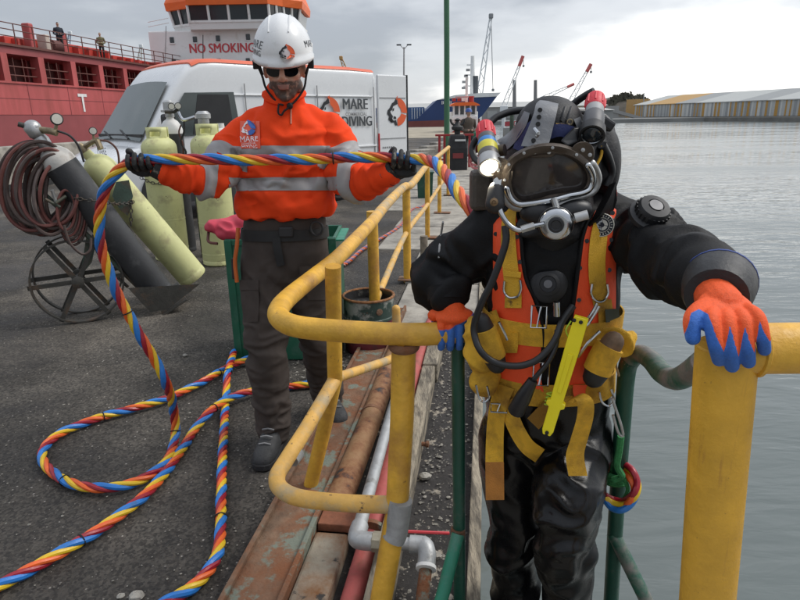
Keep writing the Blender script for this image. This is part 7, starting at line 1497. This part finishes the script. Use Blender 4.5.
MB().box(D(606, 124, 1.47), (.035, .03, .025), (unit(A(.8, 0, -.5)), A(0, 1, 0), unit(A(.5, 0, .8)))).build('torch_bracket', m_hose, div, smooth=False, bevel=.006)
# boots (below the frame, on the ladder rung)
for an in (a1, a2):
    mb = MB(); limb(mb, [an + A(0, .05, -.03), an + A(0, -.06, -.05), an + A(.01, -.19, -.09)], [.06, .062, .05], 14); V2, F2 = remesh(mb, .009, 3); mesh_obj('boot', V2, F2, m_wet, div, angle=180)
# =================================================================== rope and short umbilical tail on the ladder
rt = thing('green_rope', 'green rope lashed round the ladder stringer', 'rope', D(616, 480, 1.5))
mgr = mat('green rope fibre', (.03, .20, .06), rough=.8, var=.3, vs=60, bump=.5, bs=200)
MB().tube(cat([D(621, 436, 1.41), D(619, 452, 1.42), D(617, 466, 1.43), D(622, 476, 1.44), D(613, 480, 1.45)], 6), .009, 8).build('rope_fall', mgr, rt)
for k in range(4): c_ = D(615, 470 + k * 3.4, 1.515); MB().tube([c_ + A(.031 * math.cos(a), .031 * math.sin(a), .004 * math.sin(a + k)) for a in np.linspace(0, 2 * math.pi, 16, endpoint=False)], .0065, 7, closed=True).build('rope_turn', mgr, rt)
MB().tube(cat([D(624, 478, 1.46), D(628, 490, 1.46), D(622, 503, 1.465), D(621, 512, 1.47)], 5), .006, 7).build('rope_tail', mgr, rt)
ut = thing('hose_loop', 'short loop of blue, orange and yellow hoses tied to the ladder', 'hose', D(625, 495, 1.5))
for k, m in enumerate(ml):
    dx, dy = (0, 2, -2, 1)[k], (4, -1, 2, -5)[k]
    MB().tube(cat([D(604, 497 + dy * .5, 1.47), D(612, 504 + dy, 1.45 + .01 * k), D(622 + dx, 506 + dy, 1.43 + .01 * k), D(632 + dx, 499 + dy, 1.43), D(636 + dx, 487 + dy, 1.44), D(631 + dx, 475 + dy, 1.46), D(622 + dx, 468 + dy, 1.50)], 6), .0092, 9).build('hose', m, ut)
# =================================================================== loose stones and grit
pb = MB(); rs = np.random.default_rng(4)
def stone(c, r_):
    n_ = 6; P = [c + r_ * A(math.cos(a) * rs.uniform(.7, 1.2), math.sin(a) * rs.uniform(.7, 1.2), rs.uniform(-.1, .15)) for a in np.linspace(0, 2 * math.pi, n_, endpoint=False)] + [c + A(0, 0, r_ * rs.uniform(.2, .5))]
    pb.add(P, [(i, (i + 1) % n_, n_) for i in range(n_)])
for k in range(2600):
    s_ = 1.3 + rs.random() ** 1.5 * 7; t_q = -.82 - rs.random() ** 1.3 * 4.2; stone(Q(s_, t_q, .004), rs.choice([.0022, .003, .004, .006], p=[.45, .33, .18, .04]) * (1 + s_ * .08))
for k in range(900):
    s_ = 1.3 + rs.random() * 3; stone(Q(s_, rs.uniform(-.25, -.04), -.03), rs.choice([.003, .005, .009, .015], p=[.56, .34, .08, .02]))
for k in range(160): stone(Q(3.55 + rs.normal() * .25, -.95 + rs.normal() * .12, .008), rs.uniform(.004, .011))
struct(pb.build('grit', mat('pale grit', (.22, .205, .175), rough=.9, var=.5, vs=60), smooth=False), 'stuff')
m_stone = mat('pale stone', (.33, .31, .27), rough=.9, var=.25, vs=30, bump=.4)
for (x, y, r_, lb) in ((137, 598, .022, 'pale stone beside the umbilical’s bend'), (121, 597, .012, 'small pale chip beside the larger stone'), (185, 356, .014, 'white pebble on the asphalt before the trolley'), (435, 557, .02, 'cream stone among the ledge debris'), (425, 478, .024, 'flat cream stone by the timber beam')):
    c_ = G(x, y, .0 if x < 400 else -.03); b = MB(); b.ell(c_ + A(0, 0, r_ * .4), (r_ * 1.2, r_, r_ * .6), n=9, m=6); b.v = [tuple(np.array(v) + rs.normal(0, r_ * .09, 3)) for v in b.v]
    tag(b.build('stone', m_stone, angle=25), lb, 'stone')
